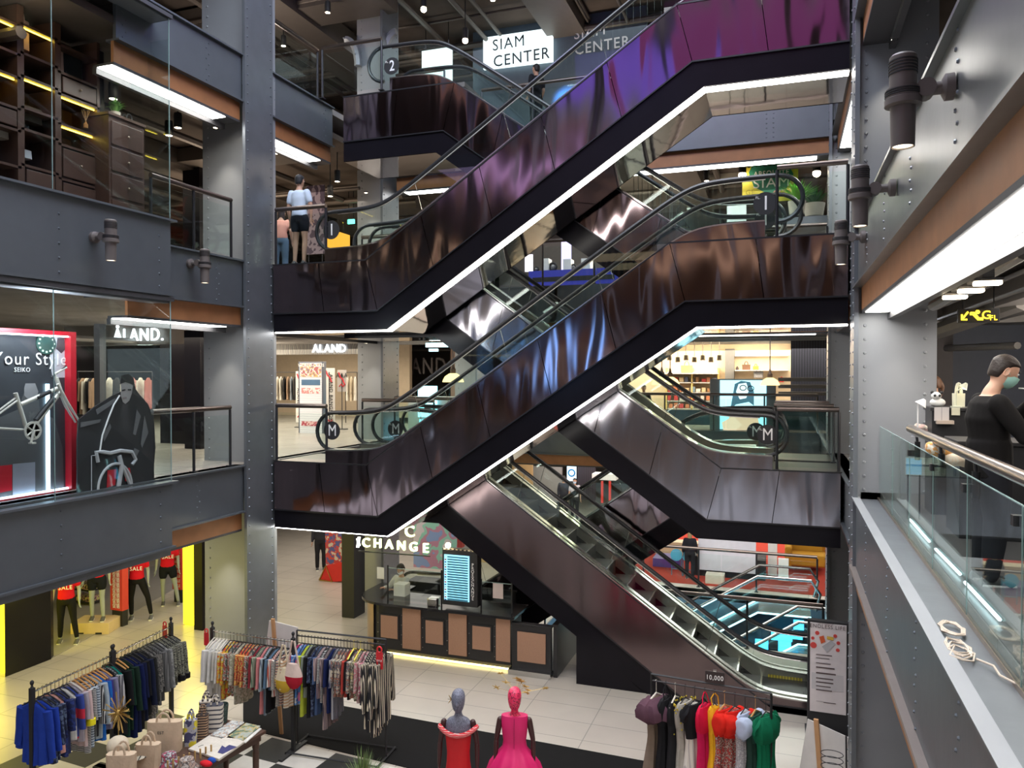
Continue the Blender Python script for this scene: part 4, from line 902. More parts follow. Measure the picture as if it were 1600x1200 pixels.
pp = P(1078, 836, Y=22.2); person('person in a leopard print headscarf and black dress working behind the white draped table', (pp.x, pp.y, G), pi, 1.40, vox=.022, female=True, top=('dress', (.015, .015, .02), 'long'), hair=((.30, .20, .10), 'long'))
pp = P(1006, 602, Z=1.28); person('person with dark hair sitting behind the far handrail beside the yellow pendant lamps', (pp.x, pp.y, -.25), 0, 1.55, vox=.022, top=('blouse', (.03, .03, .035), 'long'), hair=((.012, .01, .01), 'short'))
pp = P(1460, 586, Y=12.6); person('person with a long ponytail in a grey top, at the edge of the right column', (pp.x, pp.y, 0), -pi/2, 1.62, vox=.018, female=True, top=('top', (.07, .07, .075), 'long'), hair=((.10, .045, .02), 'tail'), mask=(.7, .75, .8))
# ================================================================== right kiosk
K['kw'] = c('kiosk_black', (.018, .018, .02), rough=.4)
one('wall_right_back', MB().box(1.9, 8, 17.4, 17.6, 0, 3.0), c('navy_wall', (.06, .075, .115), rough=.5), kind='structure')
one('wall_right_panel', MB().box(2.1, 3.0, 16.6, 17.3, 0, 2.45), c('brown_black_panel', (.035, .025, .025), rough=.5), kind='structure')
one('window_1', MB().box(1.95, 2.55, 17.2, 17.3, 1.3, 2.9), emit('daylight_pane', (.85, .9, 1), 3.0), kind='structure')
def desk(label, x0, x1, y0, y1, h, z=0, m_=None, nm_='counter', top=None):
    r = thing(nm_, label, 'counter', ((x0+x1)/2, (y0+y1)/2, z)); part('cabinet', MB().box(x0+.02, x1-.02, y0+.02, y1-.02, z, z+h-.04), m_ or K['kw'], r, False, bev=.005)
    part('counter_top', MB().box(x0, x1, y0, y1, z+h-.04, z+h), top or m_ or K['kw'], r, False, bev=.006); return r
def onZ(u, v, z): return P(u, v, Z=z)
kd = P(1484, 636, Y=10.3); D1 = desk('tall black kiosk desk left of the man, with pinned paper sheets', kd.x-.235, kd.x+.26, kd.y-.2, kd.y+.3, kd.z)
Yk = kd.y-.22
def board(label, u0, v0, u1, v1, Y, m_, nm_='notice', cat='notice', t=.01, par=None):
    a = P(u0, v0, Y=Y); b = P(u1, v1, Y=Y); mb = MB().box(a.x, b.x, Y, Y+t, b.z, a.z)
    return part(nm_, mb, m_, par, False) if par else one(nm_, mb, m_, label, cat, smooth=False)
board('white sheet with a printed table on the kiosk desk front', 1460, 636, 1483, 658, Yk, brick('sheet_table', (.62, .58, .56), (.6, .56, .54), (.35, .33, .33), .12, .05, .004), 'paper_sheet', 'paper')
board('small cream note on the kiosk desk front', 1487, 637, 1500, 649, Yk, c('cream_note', (.68, .66, .50)), 'paper_note', 'paper')
board('flat beige parcel below the paper sheet on the kiosk', 1464, 657, 1491, 663, Yk-.05, c('beige_parcel', (.52, .42, .34)), 'parcel', 'box', t=.15)
KZ = kd.z; p = P(1465, 626, Y=kd.y+.05)
r = thing('soft_toy', 'black and white panda-like soft toy on the kiosk desk by the column', 'toy', (p.x, p.y, KZ)); part('toy_body', MB().sph((p.x, p.y, KZ+.05), (.085, .06, .055), 14, 10).sph((p.x-.02, p.y-.03, KZ+.13), (.055, .05, .048), 12, 8), K['white'], r)
for sx in (-.06, .04): part('ear', MB().sph((p.x+sx, p.y-.02, KZ+.17), .02, 8, 6), K['blackm'], r); part('eye_patch', MB().sph((p.x+sx*.5-.01, p.y-.075, KZ+.135), .015, 8, 6), K['blackm'], r)
def desk_lamp(label, base, elbow, hd, col, glow=True, cone=.05):
    r = thing('desk_lamp', label, 'lamp', tuple(base)); m_ = c('lamp_%d' % int(col[0]*99), col, rough=.4)
    b = Vector(base); part('lamp_base', MB().lathe([(.001, 0), (.06, 0), (.06, .012), (.001, .015)], tuple(b), 16), m_, r); part('arm', MB().tube([b, elbow, hd], .008, 6), m_, r)
    h = Vector(hd); sh = MB().lathe([(.014, .04), (cone, -.03), (cone-.004, -.03), (.01, .036)], (0, 0, 0), 14); sh.rot(.6, ax='Y').mv(h); part('lamp_shade', sh, m_, r)
    if glow: part('bulb', MB().sph(h-Vector((0, 0, .02)), .02, 8, 6), K['glow'], r)
b = P(1494, 634, Y=kd.y); desk_lamp('white articulated lamp glowing on the kiosk desk left of the man', (b.x, b.y, KZ), P(1494, 612, Y=kd.y), P(1507, 603, Y=kd.y), (.6, .62, .5))
p = P(1500, 625, Y=kd.y+.02); bag('pale round-topped handbag on the kiosk desk behind the lamp', (p.x, p.y+.08, KZ), .13, .16, .08, (.66, .66, .52), name='handbag')
b = P(1434, 660, Y=8.9); desk_lamp('slim white lamp in front of the right column, on the black counter', (b.x, b.y, 1.0), (b.x, b.y, P(1434, 630, Y=8.9).z), P(1441, 629, Y=8.9), (.8, .8, .8), False, .06)
D2 = desk('long low black counter behind the near balustrade', 1.62, 3.6, 8.7, 9.4, .98); D3 = desk('black counter at the right picture edge, right of the man', 2.25, 3.6, 7.0, 8.0, 1.05)
for lab, u, v, col, s_ in (('bright orange and cream merchandise bundle below the desk lamp', 1470, 703, (.75, .36, .10), .11), ('cream fluffy merchandise pile behind the handrail', 1490, 716, (.75, .62, .45), .12), ('pink paper scrap on the counter by the column', 1440, 668, (.6, .4, .35), .07)):
    p = P(u, v, Z=1.0) if v < 700 else P(u, v, Y=7.7)
    t = remesh(MB().sph(p, (s_, s_*.8, s_*.6)).sph(p+Vector((s_*.8, 0, -.02)), (s_*.7, s_*.6, s_*.5)).sph(p+Vector((-s_*.7, 0, .02)), s_*.5), .015, 1); one('merchandise_bundle', t, blots('bundle_%d' % int(col[2]*99), [col, (.75, .68, .55), col], 16), lab, 'merchandise')
D4 = desk('lit yellow display shelf seen low through the near glass', 2.3, 3.6, 4.4, 5.2, .22, 0, c('shelf_cream', (.65, .55, .35), rough=.5))
board('blue shelf panel seen through the near glass, left end', 1416, 716, 1440, 742, 9.7, emit('blue_glow', (.12, .35, .6), .5), 'screen', 'screen')
for i, (u, v, nm2) in enumerate(((1484, 1010 - 20, 'upper loop'), (1540, 1045, 'lower loop'))):
    q = P(u if i == 0 else 1500, 985 if i == 0 else 1025, Z=-.08); rn = random.Random(i); pts = []
    for k in range(40): a = k*.9; rr_ = .05+.03*rn.random(); pts.append((q.x+rr_*cos(a)+.02*rn.random(), q.y+rr_*2.2*sin(a)+(k*.004 if i else 0), -.07+.012*rn.random()))
    one('cable_coil', MB().tube(pts, .006, 5), c('cable_beige', (.62, .52, .42)), 'tangled beige cable lying behind the near glass, '+nm2, 'cable')
q0, q1 = P(1526, 1030, Z=-.07), P(1600, 1075, Z=-.07)
one('cable', MB().tube([q0, q0.lerp(q1, .3)+Vector((.02, 0, .01)), q0.lerp(q1, .6)+Vector((-.02, 0, 0)), q1], .007, 6), c('cable_beige2', (.62, .52, .42)), 'pair of pale cables trailing to the right picture edge', 'cable')
for i, (a_, b_) in enumerate((((1422, 812), (1452, 846)), ((1462, 858), (1500, 897)), ((1508, 910), (1562, 968)))):
    one('tube_reflection', MB().tube([P(*a_, Z=.04), P(*b_, Z=.04)], .012, 8), emit('cold_tube_%d' % i, (.7, .95, 1), 4), ('glowing bar for a short tube-light reflection in the near glass, by the column', 'middle glowing bar for three tube-light reflections in the near glass', 'longest and nearest glowing bar for the tube-light reflections in the near glass')[i], 'reflection')  # glowing bars laid down to stand for tube lights reflected in the glass
one('floor_shade_sheet', MB().box(1.26, 8, -2, 12.5, .0, .008), c('painted_floor_shade', (.075, .07, .07), rough=.35), kind='structure', smooth=False)  # dark sheet over the floor tiles stands in for shade
# exit direction sign
sg = thing('hanging_sign', 'black hanging sign with glowing yellow arrow, escalator symbol and G FL', 'sign', (0, 0, 0)); Ys = 9.5
a, b = P(1497, 483, Y=Ys), P(1562, 503, Y=Ys); K['signy'] = emit('sign_yellow', (1, .62, .02), 3.5)
part('sign_box', MB().box(a.x, b.x, Ys, Ys+.06, b.z, a.z), K['blackm'], sg, False, bev=.004)
wd_ = b.x-a.x; hh = a.z-b.z; cz = (a.z+b.z)/2
part('lettering', orient(text('G', hh*.85, .003, .015), (a.x+wd_*.68, Ys-.006, cz), RX, UZ), K['signy'], sg, False); part('lettering', orient(text('FL', hh*.50, .003, .01), (a.x+wd_*.85, Ys-.006, cz-.03), RX, UZ), K['signy'], sg, False)
part('arrow', MB().tube([(a.x+wd_*.24, Ys-.006, cz+hh*.28), (a.x+wd_*.10, Ys-.006, cz-hh*.25)], .009, 4).tube([(a.x+wd_*.09, Ys-.006, cz+hh*.1), (a.x+wd_*.09, Ys-.006, cz-hh*.28), (a.x+wd_*.22, Ys-.006, cz-hh*.28)], .009, 4), K['signy'], sg)
part('escalator_symbol', MB().tube([(a.x+wd_*x, Ys-.006, cz+hh*z) for x, z in ((.30, .22), (.38, .22), (.50, -.2), (.60, -.2), (.60, -.3), (.48, -.3), (.36, .08), (.30, .08), (.30, .22))], .008, 4).sph((a.x+wd_*.47, Ys-.006, cz+hh*.25), .022, 8, 6), K['signy'], sg)
for x in (a.x+.05, b.x-.05): part('hanger_rod', MB().tube([(x, Ys+.03, a.z), (x, Ys+.03, 3.1)], .006, 6), K['blackm'], sg)
# track floodlights on the right ceiling
for i, (u, v, Y) in enumerate(((1543, 442, 7.4), (1517, 454, 7.9), (1492, 464, 8.4))):
    p = P(u, v, Y=Y); r = thing('floodlight', 'boxy white ceiling floodlight, %s of the three at right' % ('nearest', 'middle', 'farthest')[i], 'ceiling light', tuple(p), group='floodlights on the right ceiling')
    part('glow_panel', MB().box(p.x-.10, p.x+.10, p.y-.05, p.y+.05, p.z-.02, p.z+.012), K['glow'], r, False, bev=.01); part('housing', MB().box(p.x-.11, p.x+.11, p.y-.055, p.y+.055, p.z+.012, p.z+.04).box(p.x-.045, p.x+.045, p.y-.04, p.y+.04, p.z+.04, p.z+.16), K['duct'], r, False, bev=.008)
    part('arm', MB().tube([(p.x, p.y, p.z+.15), (p.x+.03, p.y, p.z+.26)], .015, 6).box(p.x-.07, p.x+.09, p.y-.04, p.y+.04, p.z+.25, p.z+.30), K['duct'], r, False)
NTRIM[0] += 1; one('trim_%d' % NTRIM[0], MB().tube([P(1462, 440, Y=9.3), P(1556, 392, Y=6.6)], .025, 6), K['duct'], kind='structure')
for (u, v, u2, v2, Y, r_) in ((1458, 478, 1600, 395, 9, .06), (1458, 520, 1600, 470, 14, .14), (1462, 545, 1590, 540, 16, .06)):
    NTRIM[0] += 1; one('trim_%d' % NTRIM[0], MB().tube([P(u, v, Y=Y+1), P(u2, v2, Y=Y-1.5)], r_, 8), K['duct'], kind='structure')
# ================================================================== garments
GM = {}
def gmat(spec):
    """spec: colour tuple, or ('stripe', cols, scale, axis) or ('blot', cols, scale[, kind])"""
    k = repr(spec)
    if k not in GM:
        n = 'fabric_%d' % len(GM)
        if isinstance(spec[0], str): GM[k] = stripes(n, spec[1], spec[2], spec[3], .4) if spec[0] == 'stripe' else blots(n, spec[1], spec[2], kind=spec[3] if len(spec) > 3 else 'noise')
        else: GM[k] = mat(n, spec, .85, 0, (10, .2), (25, .35))
    return GM[k]
def garment(label, loc, rz, spec, kind='shirt', L_=.7, w_=.42, sleeve=.5, group=None, hanger='black', t_=.035, flare=0, simple=False, trimspec=None, seed=None, name=None, drop=0):
    rn = random.Random(seed if seed is not None else label); ph = rn.uniform(0, 6)
    nmz = name or {'shirt': 'hanging_shirt', 'dress': 'hanging_dress', 'sleeveless': 'hanging_camisole', 'robe': 'hanging_robe'}[kind]
    r = thing(nmz, label, 'garment', loc, rz, group, local=True); z0 = -.15-drop; hw = w_/2; n = 32
    nf = rn.choice((5, 6, 7)); amp = .010+.012*(kind == 'dress')
    rows = [(0, .055, .02), (.015, .10, .022), (.05, hw*.74, .026), (.095, hw*.97, .028), (.16, hw*.90, t_), (.4, hw*(.86 if kind != 'dress' else .74), t_*1.05), (.7, hw*(.90+flare*.5), t_*(1.1+flare)), (1, hw*(.93+flare), t_*(1.25+flare*1.6))]
    def row_at(f):
        zs = [min(x[0], .16)*1.0 if x[0] < .1 else x[0]*L_ for x in rows]
        z = f*L_
        for i in range(len(rows)-1):
            if zs[i] <= z <= zs[i+1]+1e-6:
                t = (z-zs[i])/max(1e-6, zs[i+1]-zs[i]); return rows[i][1]*(1-t)+rows[i+1][1]*t, rows[i][2]*(1-t)+rows[i+1][2]*t
        return rows[-1][1:]
    rings = []; tot = 17
    for i in range(tot):
        f = (i/(tot-1))**1.4; w1, t1 = row_at(f); ring = []
        for k in range(n):
            a = 2*pi*k/n; cx = cos(a); fold = amp*f*1.7*sin(nf*cx*2.2+ph+f*1.3)*abs(sin(a))
            sag = .012*sin(3*cx+ph*2)*f if f > .98 else 0
            ring.append(Vector((w1*cx+.01*sin(ph+f*4), t1*sin(a)*abs(sin(a))**-.3 if abs(sin(a)) > .05 else 0, z0-f*L_+sag))+Vector((0, fold, 0)))
        rings.append(ring)
    b = MB().loft(rings); cl = part('garment_body', b, gmat(spec), r)
    if sleeve and kind in ('shirt', 'robe'):
        for sx in (-1, 1):
            sl = sleeve*rn.uniform(.78, 1.15); pts = []; rs = []
            for t in (0, .12, .35, .6, .85, 1): pts.append((sx*(hw*.86+sl*(.05+.20*t) * (.9 if t < .5 else .75)), .006*sin(ph+t*5), z0-.08-t*sl)); rs.append(.075*(1-.28*t))
            m2 = MB().tube([Vector(p) for p in pts], rs, 12, 1)
            for i, v in enumerate(m2.v): m2.v[i] = Vector((v.x, v.y*.42, v.z))
            s_ = part('sleeve', m2, gmat(spec), r)
            if trimspec: part('cuff', MB().tube([Vector(pts[-1])+Vector((0, 0, .06)), Vector(pts[-1])-Vector((0, 0, .02))], .06, 12), gmat(trimspec), s_)
    if not simple:
        hm = {'black': K['blackm'], 'wood': c('hanger_wood', (.52, .26, .08), rough=.5), 'white': c('hanger_white', (.62, .58, .5)), 'yellow': c('hanger_yellow', (.75, .65, .1))}[hanger]
        h = MB().tube([(.0, 0, -.015)]+[(.018*cos(a), 0, .004+.018*sin(a)) for a in [-pi*.5+pi*i/5 for i in range(0, 8)]], .0035, 5)
        h.tube([(0, 0, -.015), (0, 0, z0+.04)], .004, 5); h.tube([(-hw*.9, 0, z0-.055), (-hw*.5, 0, z0-.005), (0, 0, z0+.045), (hw*.5, 0, z0-.005), (hw*.9, 0, z0-.055)], .012 if hanger != 'black' else .008, 6)
        part('hanger', h, hm, r)
    return r
# ================================================================== middle floor, beyond the escalators
def boxY(a_, b_, Y, t): a = P(*a_, Y=Y); b = P(*b_, Y=Y); return MB().box(a.x, b.x, Y, Y+t, b.z, a.z)
def sign(label, s_, u, v, hpx, Y, m_, bold=.02, nm_='wall_sign', sx=1.0, two=None):
    p = P(u, v, Y=Y); q = P(u, v-hpx, Y=Y); size = (q.z-p.z)*1.38
    t = orient(text(s_, size, .02, bold, sx=sx), tuple(p), RX, UZ); return one(nm_, t, m_, label, 'sign', smooth=False)
K['wavy'] = stripes('wavy_grey_panel', [(.16, .15, .14), (.10, .095, .09), (.20, .19, .17), (.12, .11, .10)], 2.2, 'X', 6, .35)
YA = 21.5
one('wall_shop_header', boxY((420, 523), (562, 553), YA, .3), K['wavy'], kind='structure', smooth=False)
sign('glowing white shop name with a ring over its first letter, left of the grey column', 'ÅLAND', 514, 545, 13, YA-.05, emit('sign_white', (.85, .92, 1), 2.6), .02)
one('wall_header_left', boxY((100, 493), (330, 537), 17.6, .3), c('header_taupe', (.20, .18, .16)), kind='structure', smooth=False)
sign('large glowing white shop name seen through the glass case at left', 'ÅLAND.', 216, 524, 20, 17.5, emit('sign_white2', (.9, .95, 1), 2.2), .02)
wl_ = c('shop_wall_cream', (.52, .42, .30), rough=.7)
a, b = P(300, 540, Y=26), P(640, 540, Y=26); one('wall_shop_left', MB().box(-25, b.x, 26, 26.2, 0, 3.1), wl_, kind='structure')
one('wall_black_panel', MB().box(P(250, 600, Y=14.5).x, P(312, 600, Y=14.5).x, 14.5, 14.7, 0, 2.35).box(P(288, 600, Y=13.6).x, P(313, 600, Y=13.6).x, 13.6, 13.8, 0, 2.6), K['black'], kind='structure', smooth=False)
def rng_garments(n, p0, p1, cols, lab, grp, L_=.75, rail=True, z=1.75, w_=.42, base=0):
    """a clothes rail with plain garments hanging square to it"""
    p0, p1 = Vector((*p0, base+z)), Vector((*p1, base+z)); d = (p1-p0).normalized()
    r = thing('clothes_rail', lab[0], 'clothes rail', (p0.x, p0.y, base)); part('rail', MB().tube([p0, p1], .014, 6), K['post'], r)
    for e in (p0, p1): part('post', MB().tube([e, (e.x, e.y, base)], .014, 6), K['post'], r)
    for i in range(n):
        q = p0.lerp(p1, (i+.6)/(n+.2)); col = cols[i % len(cols)]; garment(lab[1] % i if '%' in lab[1] else lab[1], tuple(q), math.atan2(d.y, d.x)+pi/2, col, 'shirt', L_*(.9+.2*random.random()), w_, group=grp, simple=True)
# directory totem
def totem(label, u0, v0, u1, vb, Y, th=.14, zb=None): 
    a, b = P(u0, v0, Y=Y), P(u1, v0, Y=Y); return a.x, b.x, a.z
Yd = 18.3; x0, x1, zt = totem('', 466, 564, 505, 705, Yd); zt = P(485, 565, Y=Yd).z
r = thing('directory_totem', 'tall printed totem with a food collage and blue foot, on the middle floor left', 'totem', ((x0+x1)/2, Yd, 0))
part('body', MB().box(x0, x1, Yd, Yd+.15, 0, zt), c('totem_frame', (.09, .10, .13), rough=.35), r, False, bev=.01)
part('printed_panel', boxY((468, 567), (503, 700), Yd-.012, .012), stripes('totem_print', [(.60, .62, .68), (.52, .55, .62), (.66, .68, .72)], 5, 'Z', 2, .4), r, False)
part('food_picture', boxY((469, 568), (502, 589), Yd-.02, .01), blots('food_collage', [(.25, .16, .2), (.55, .35, .12), (.60, .55, .6), (.35, .12, .12)], 7), r, False)
part('poster_strip', boxY((471, 593), (500, 602), Yd-.02, .01), c('strip_blue', (.05, .12, .22)), r, False); part('poster_strip', boxY((471, 606), (500, 615), Yd-.02, .01), blots('strip_red', [(.5, .2, .2), (.7, .6, .6)], 20), r, False); part('poster_strip', boxY((471, 658), (500, 666), Yd-.02, .01), blots('strip_red2', [(.35, .05, .08), (.6, .4, .4)], 20), r, False)
part('lettering', orient(text('WORLD-CLASS', .12, .002, .01), tuple(P(486, 571, Y=Yd-.025)), RX, UZ), K['text_w'], r, False)
part('blue_foot', boxY((466, 681), (505, 704), Yd-.015, .01), c('foot_navy', (.05, .06, .11)), r, False)
# banners at the shop front
for i, (u0, u1, v0, v1, s_) in enumerate(((507, 523, 575, 668, 'ALAND BANGKOK'), (527, 541, 578, 612, 'AAA'), (462, 467, 580, 660, 'ALAND'))):
    r = thing('banner', ('white upright banner with red and black brush strokes and vertical writing', 'grey hanging banner with big black letters behind the white one', 'narrow banner half hidden left of the totem')[i], 'banner', tuple(P(u0, v1, Y=19.6+i*.3)))
    part('sheet', boxY((u0, v0), (u1, v1), 19.6+i*.3, .02), (c('banner_white', (.68, .66, .63)), c('banner_grey', (.45, .42, .40)), c('banner_white', (.68, .66, .63)))[i], r, False)
    t = text(s_, .16 if i != 1 else .2, .002, .02)
    if i != 1: t = orient(t, tuple(P((u0+u1)/2+2, (v0+v1)/2, Y=19.58+i*.3)), (0, 0, -1), RX)
    else: t = orient(t, tuple(P((u0+u1)/2, v0+9, Y=19.58+i*.3)), RX, UZ)
    part('lettering', t, K['blackm'], r, False)
    part('brush_stroke', MB().tube([P(u0+2+k*3, v0+4+k*5+(k % 2)*3, Y=19.57+i*.3) for k in range(4)], .02, 5), K['red'], r)
    part('brush_stroke', MB().tube([P(u0+3+k*3, v1-12+((k+1) % 2)*4, Y=19.57+i*.3) for k in range(4)], .018, 5), K['red'], r)
# brown wall with big letters and the kiosk island
one('wall_brown', boxY((704, 525), (800, 640), 26.5, .2), c('brown_gloss', (.36, .24, .19), rough=.5), kind='structure', smooth=False)
sign('big dark letters on the glossy brown wall behind the diagonal handrails', 'LAND', 663, 573, 26, 26.4, c('letter_dark', (.03, .02, .02)), .03, sx=.78)
isl = desk('white serving island with a clear case, right of the grey column', P(636, 600, Y=21).x, P(760, 600, Y=21).x, 21, 21.8, .95, 0, c('island_grey', (.42, .42, .42)), top=K['white'])
board('bright cyan screen standing in front of the serving island', 653, 603, 682, 652, 20.9, emit('cyan_screen', (.35, .85, 1), 2.2), 'screen', 'screen', t=.06)
board('white and violet lit panel left of the cyan screen', 560, 620, 600, 645, 20.9, emit('violet_panel', (.5, .55, .95), .9), 'screen', 'screen', t=.06)
board('slanted poster with people on a cyan ground behind the escalator glass', 655, 655, 690, 690, 18.2, emit('cyan_poster', (.3, .75, .95), 1.3), 'poster', 'poster', t=.03)
def pendant(label, u, v, Y, wpx=30, top=3.12, col=(1, .80, .30)):
    p = P(u, v, Y=Y); q = P(u+wpx/2, v, Y=Y); R_ = (q-p).length
    r = thing('pendant_lamp', label, 'lamp', tuple(p), group='yellow dome pendant lamps')
    part('lamp_shade', MB().lathe([(R_, 0), (R_*.97, R_*.16), (R_*.78, R_*.52), (R_*.40, R_*.78), (R_*.22, R_*.82), (.001, R_*.83)], tuple(p), 22), emit('shade_%d' % len(OFF), col, 1.25), r)
    part('cap', MB().lathe([(R_*.26, R_*.82), (R_*.26, R_*1.2), (R_*.15, R_*1.3), (R_*.08, R_*1.7), (.001, R_*1.7)], tuple(p), 14), c('lamp_cap', (.10, .06, .04), rough=.5), r)
    part('cord', MB().tube([p+Vector((0, 0, R_*1.6)), (p.x, p.y, top)], .012, 6), K['post'], r)
pendant('yellow dome pendant lamp crossed by the handrails, right of the big dark letters', 708, 597, 18.6, 31)
pendant('left one of two overlapping yellow pendant lamps below the mirror soffit', 1034, 601, 18.5, 32)
pendant('right one of two overlapping yellow pendant lamps below the mirror soffit', 1047, 601, 19.6, 30)
pendant('yellow pendant lamp hanging alone in front of the bag shop', 1203, 602, 17.9, 31)
board('hanging cyan direction sign with small white symbols, left of the black truss', 665, 536, 702, 542, 19, emit('sign_cyan', (.55, .9, .95), 2.2), 'direction_sign', 'sign', t=.08)
board('small lower row of the cyan hanging direction sign', 670, 545, 683, 549, 19, emit('sign_cyan2', (.55, .9, .95), 1.8), 'direction_sign', 'sign', t=.08)
# bag shop
YS = 27.5
one('wall_bag_shop', boxY((960, 500), (1240, 690), YS, .2), emit('lit_cream_wall', (1, .80, .55), .55) if False else c('shop_cream', (.74, .60, .42), rough=.7), kind='structure', smooth=False)
one('wall_curtain', boxY((1236, 500), (1330, 700), 26, .2), stripes('navy_curtain', [(.02, .025, .045), (.035, .04, .07), (.012, .015, .03)], 4, 'X', .6, .8), kind='structure', smooth=False)
cb = thing('shelving_unit', 'cream shelving full of small goods below the left bag display', 'shelf', tuple(P(1085, 640, Y=YS-.5)))
for v in (582, 597, 613, 626, 638): part('shelf', boxY((1040, v), (1122, v+2), YS-.45, .4), K['white'], cb, False)
for u in (1040, 1080, 1121): part('upright', boxY((u, 575), (u+2, 640), YS-.45, .4), c('upright_y', (.75, .55, .2)), cb, False)
rn = random.Random(3); palette = [(.5, .05, .05), (.35, .18, .08), (.06, .05, .05), (.65, .5, .3), (.2, .3, .4), (.7, .65, .6), (.55, .2, .1), (.1, .12, .2)]
k = 0
for v in (597, 613, 626, 638):
    for i in range(9):
        u = 1044+i*8.6+rn.uniform(-1, 1); h = rn.uniform(5, 9); col = palette[rn.randrange(8)]
        a, b = P(u, v-h, Y=YS-.42), P(u+rn.uniform(4, 7), v-.3, Y=YS-.42)
        one('shop_item', MB().box(a.x, b.x, YS-.42, YS-.25, b.z, a.z), c('goods_%d' % palette.index(col), col), 'small coloured box on the cream shelving below the left bag display', 'shop item', 'small goods on the cream shelves', smooth=False, bev=.01); k += 1
for j, (u0, v0, u1, v1, mm) in enumerate(((1133, 545, 1147, 592, 'grey'), (1148, 555, 1232, 556, 'w'), (1148, 578, 1192, 580, 'w'), (1035, 581, 1122, 583, 'w'))):
    one('wall_display_%d' % j, boxY((u0, v0), (u1, v1), YS-.3, .3), c('panel_grey2', (.20, .2, .2)) if mm == 'grey' else K['white'], kind='structure', smooth=False)
for z_, ua, ub in ((578, 1148, 1232), (583, 1035, 1122)): one('wall_shelf_bag', MB().box(P(ua, z_, Y=YS-.7).x, P(ub, z_, Y=YS-.7).x, YS-.72, YS, P(ua, z_, Y=YS-.55).z-.03, P(ua, z_, Y=YS-.55).z), K['white'], kind='structure', smooth=False)
def handbag(label, u, v, wpx, Y, col, hh=1.0):
    p = P(u, 583 if v > 579 and v < 584 else 578 if v < 580 else v, Y=Y); q = P(u+wpx, v, Y=Y); w_ = abs(q.x-p.x)
    return bag(label, (p.x, p.y, p.z), w_, w_*.68, .12, col, group=None, name='handbag', hh=w_*.38*hh)
for lab, u, v, wpx, col in (('large brown tote bag with high handles, centre of the bag wall', 1166, 576, 13, (.16, .09, .06)), ('small yellow and black handbag, right of the brown tote', 1181, 577, 9, (.45, .3, .06)), ('tiny black case left of the brown tote', 1152, 577, 5, (.05, .04, .04)),
        ('wide tan clutch on the left bag shelf', 1073, 581, 18, (.60, .38, .18)), ('white handbag with tall handles, on the left bag shelf', 1107, 581, 11, (.70, .66, .6)), ('cream handbag at the end of the left bag shelf', 1117, 582, 9, (.66, .55, .42)),
        ('small red handbag right of the lone pendant lamp', 1221, 597, 8, (.6, .05, .04)), ('grey box bag under the brown tote', 1185, 590, 15, (.3, .3, .32))): handbag(lab, u, v, wpx, YS-.55, col)
lb = thing('lightbox', 'tall cyan lightbox with a woman holding up spectacles, behind the right landing', 'advertisement', tuple(P(1166, 672, Y=23.4)))
part('cabinet', boxY((1109, 592), (1212, 674), 23.45, .3), K['column'], lb, False, bev=.02); part('lit_panel', boxY((1125, 594), (1197, 672), 23.43, .02), emit('lightbox_cyan', (.38, .80, .92), 1.15), lb, False)
LP = lambda pts, nm2, m_, dy=0: part(nm2, flat(pts, .006, Y=23.42-dy), m_, lb, False)
LP([(1141, 640), (1148, 600), (1158, 595), (1172, 597), (1178, 612), (1178, 634), (1170, 628), (1150, 632)], 'printed_hair', emit('ad_hair', (.05, .13, .17), 0.8))
LP([(1150, 612), (1154, 600), (1166, 598), (1170, 610), (1166, 622), (1156, 624)], 'printed_face', emit('ad_face', (.50, .72, .74), 1), .01)
LP([(1134, 672), (1140, 650), (1155, 640), (1172, 640), (1184, 652), (1188, 672)], 'printed_shoulders', emit('ad_shoulder', (.85, .50, .33), 0.9), .008); LP([(1128, 660), (1146, 650), (1160, 664), (1150, 672), (1130, 672)], 'printed_hand', emit('ad_hand', (.95, .60, .42), 0.9), .012)
part('printed_spectacles', MB().tube([P(1161+5*cos(a), 606+4*sin(a), Y=23.40) for a in [i*pi/6 for i in range(13)]], .012, 4).tube([P(1173+5*cos(a), 607+4*sin(a), Y=23.40) for a in [i*pi/6 for i in range(13)]], .012, 4), K['blackm'], lb)
for i in range(7):
    u = 1046+i*13; p = P(u, 555+(i % 2)*3, Y=25); r = thing('track_spotlight', 'little cream track spotlight in the row over the bag shelves', 'ceiling light', tuple(p), group='track spotlights of the bag shop')
    part('housing', MB().lathe([(.001, 0), (.07, 0), (.08, -.16), (.06, -.16), (.001, -.1)], tuple(p), 10), c('cream_lamp', (.6, .5, .36)), r); part('stem', MB().tube([p, (p.x, p.y, 3.12)], .012, 5), K['white'], r)
point('bag_shop_light', (P(1090, 560, Y=26).x, 26, 2.6), 40, (1, .78, .5)); point('bag_shop_light_right', (P(1180, 560, Y=26).x, 26, 2.6), 40, (1, .82, .58))
one('wall_low_blue', boxY((1036, 640), (1110, 676), 25.5, .1), c('blue_low_wall', (.03, .09, .15)), kind='structure', smooth=False)
one('wall_low_blue_right', boxY((1212, 637), (1300, 700), 24.2, .1), c('blue_low_wall2', (.02, .07, .10)), kind='structure', smooth=False)
for i in range(3): one('wall_shelf_%d' % i, boxY((1216, 590+i*11), (1292, 596+i*11), 24.1, .3), K['duct'], kind='structure', smooth=False)
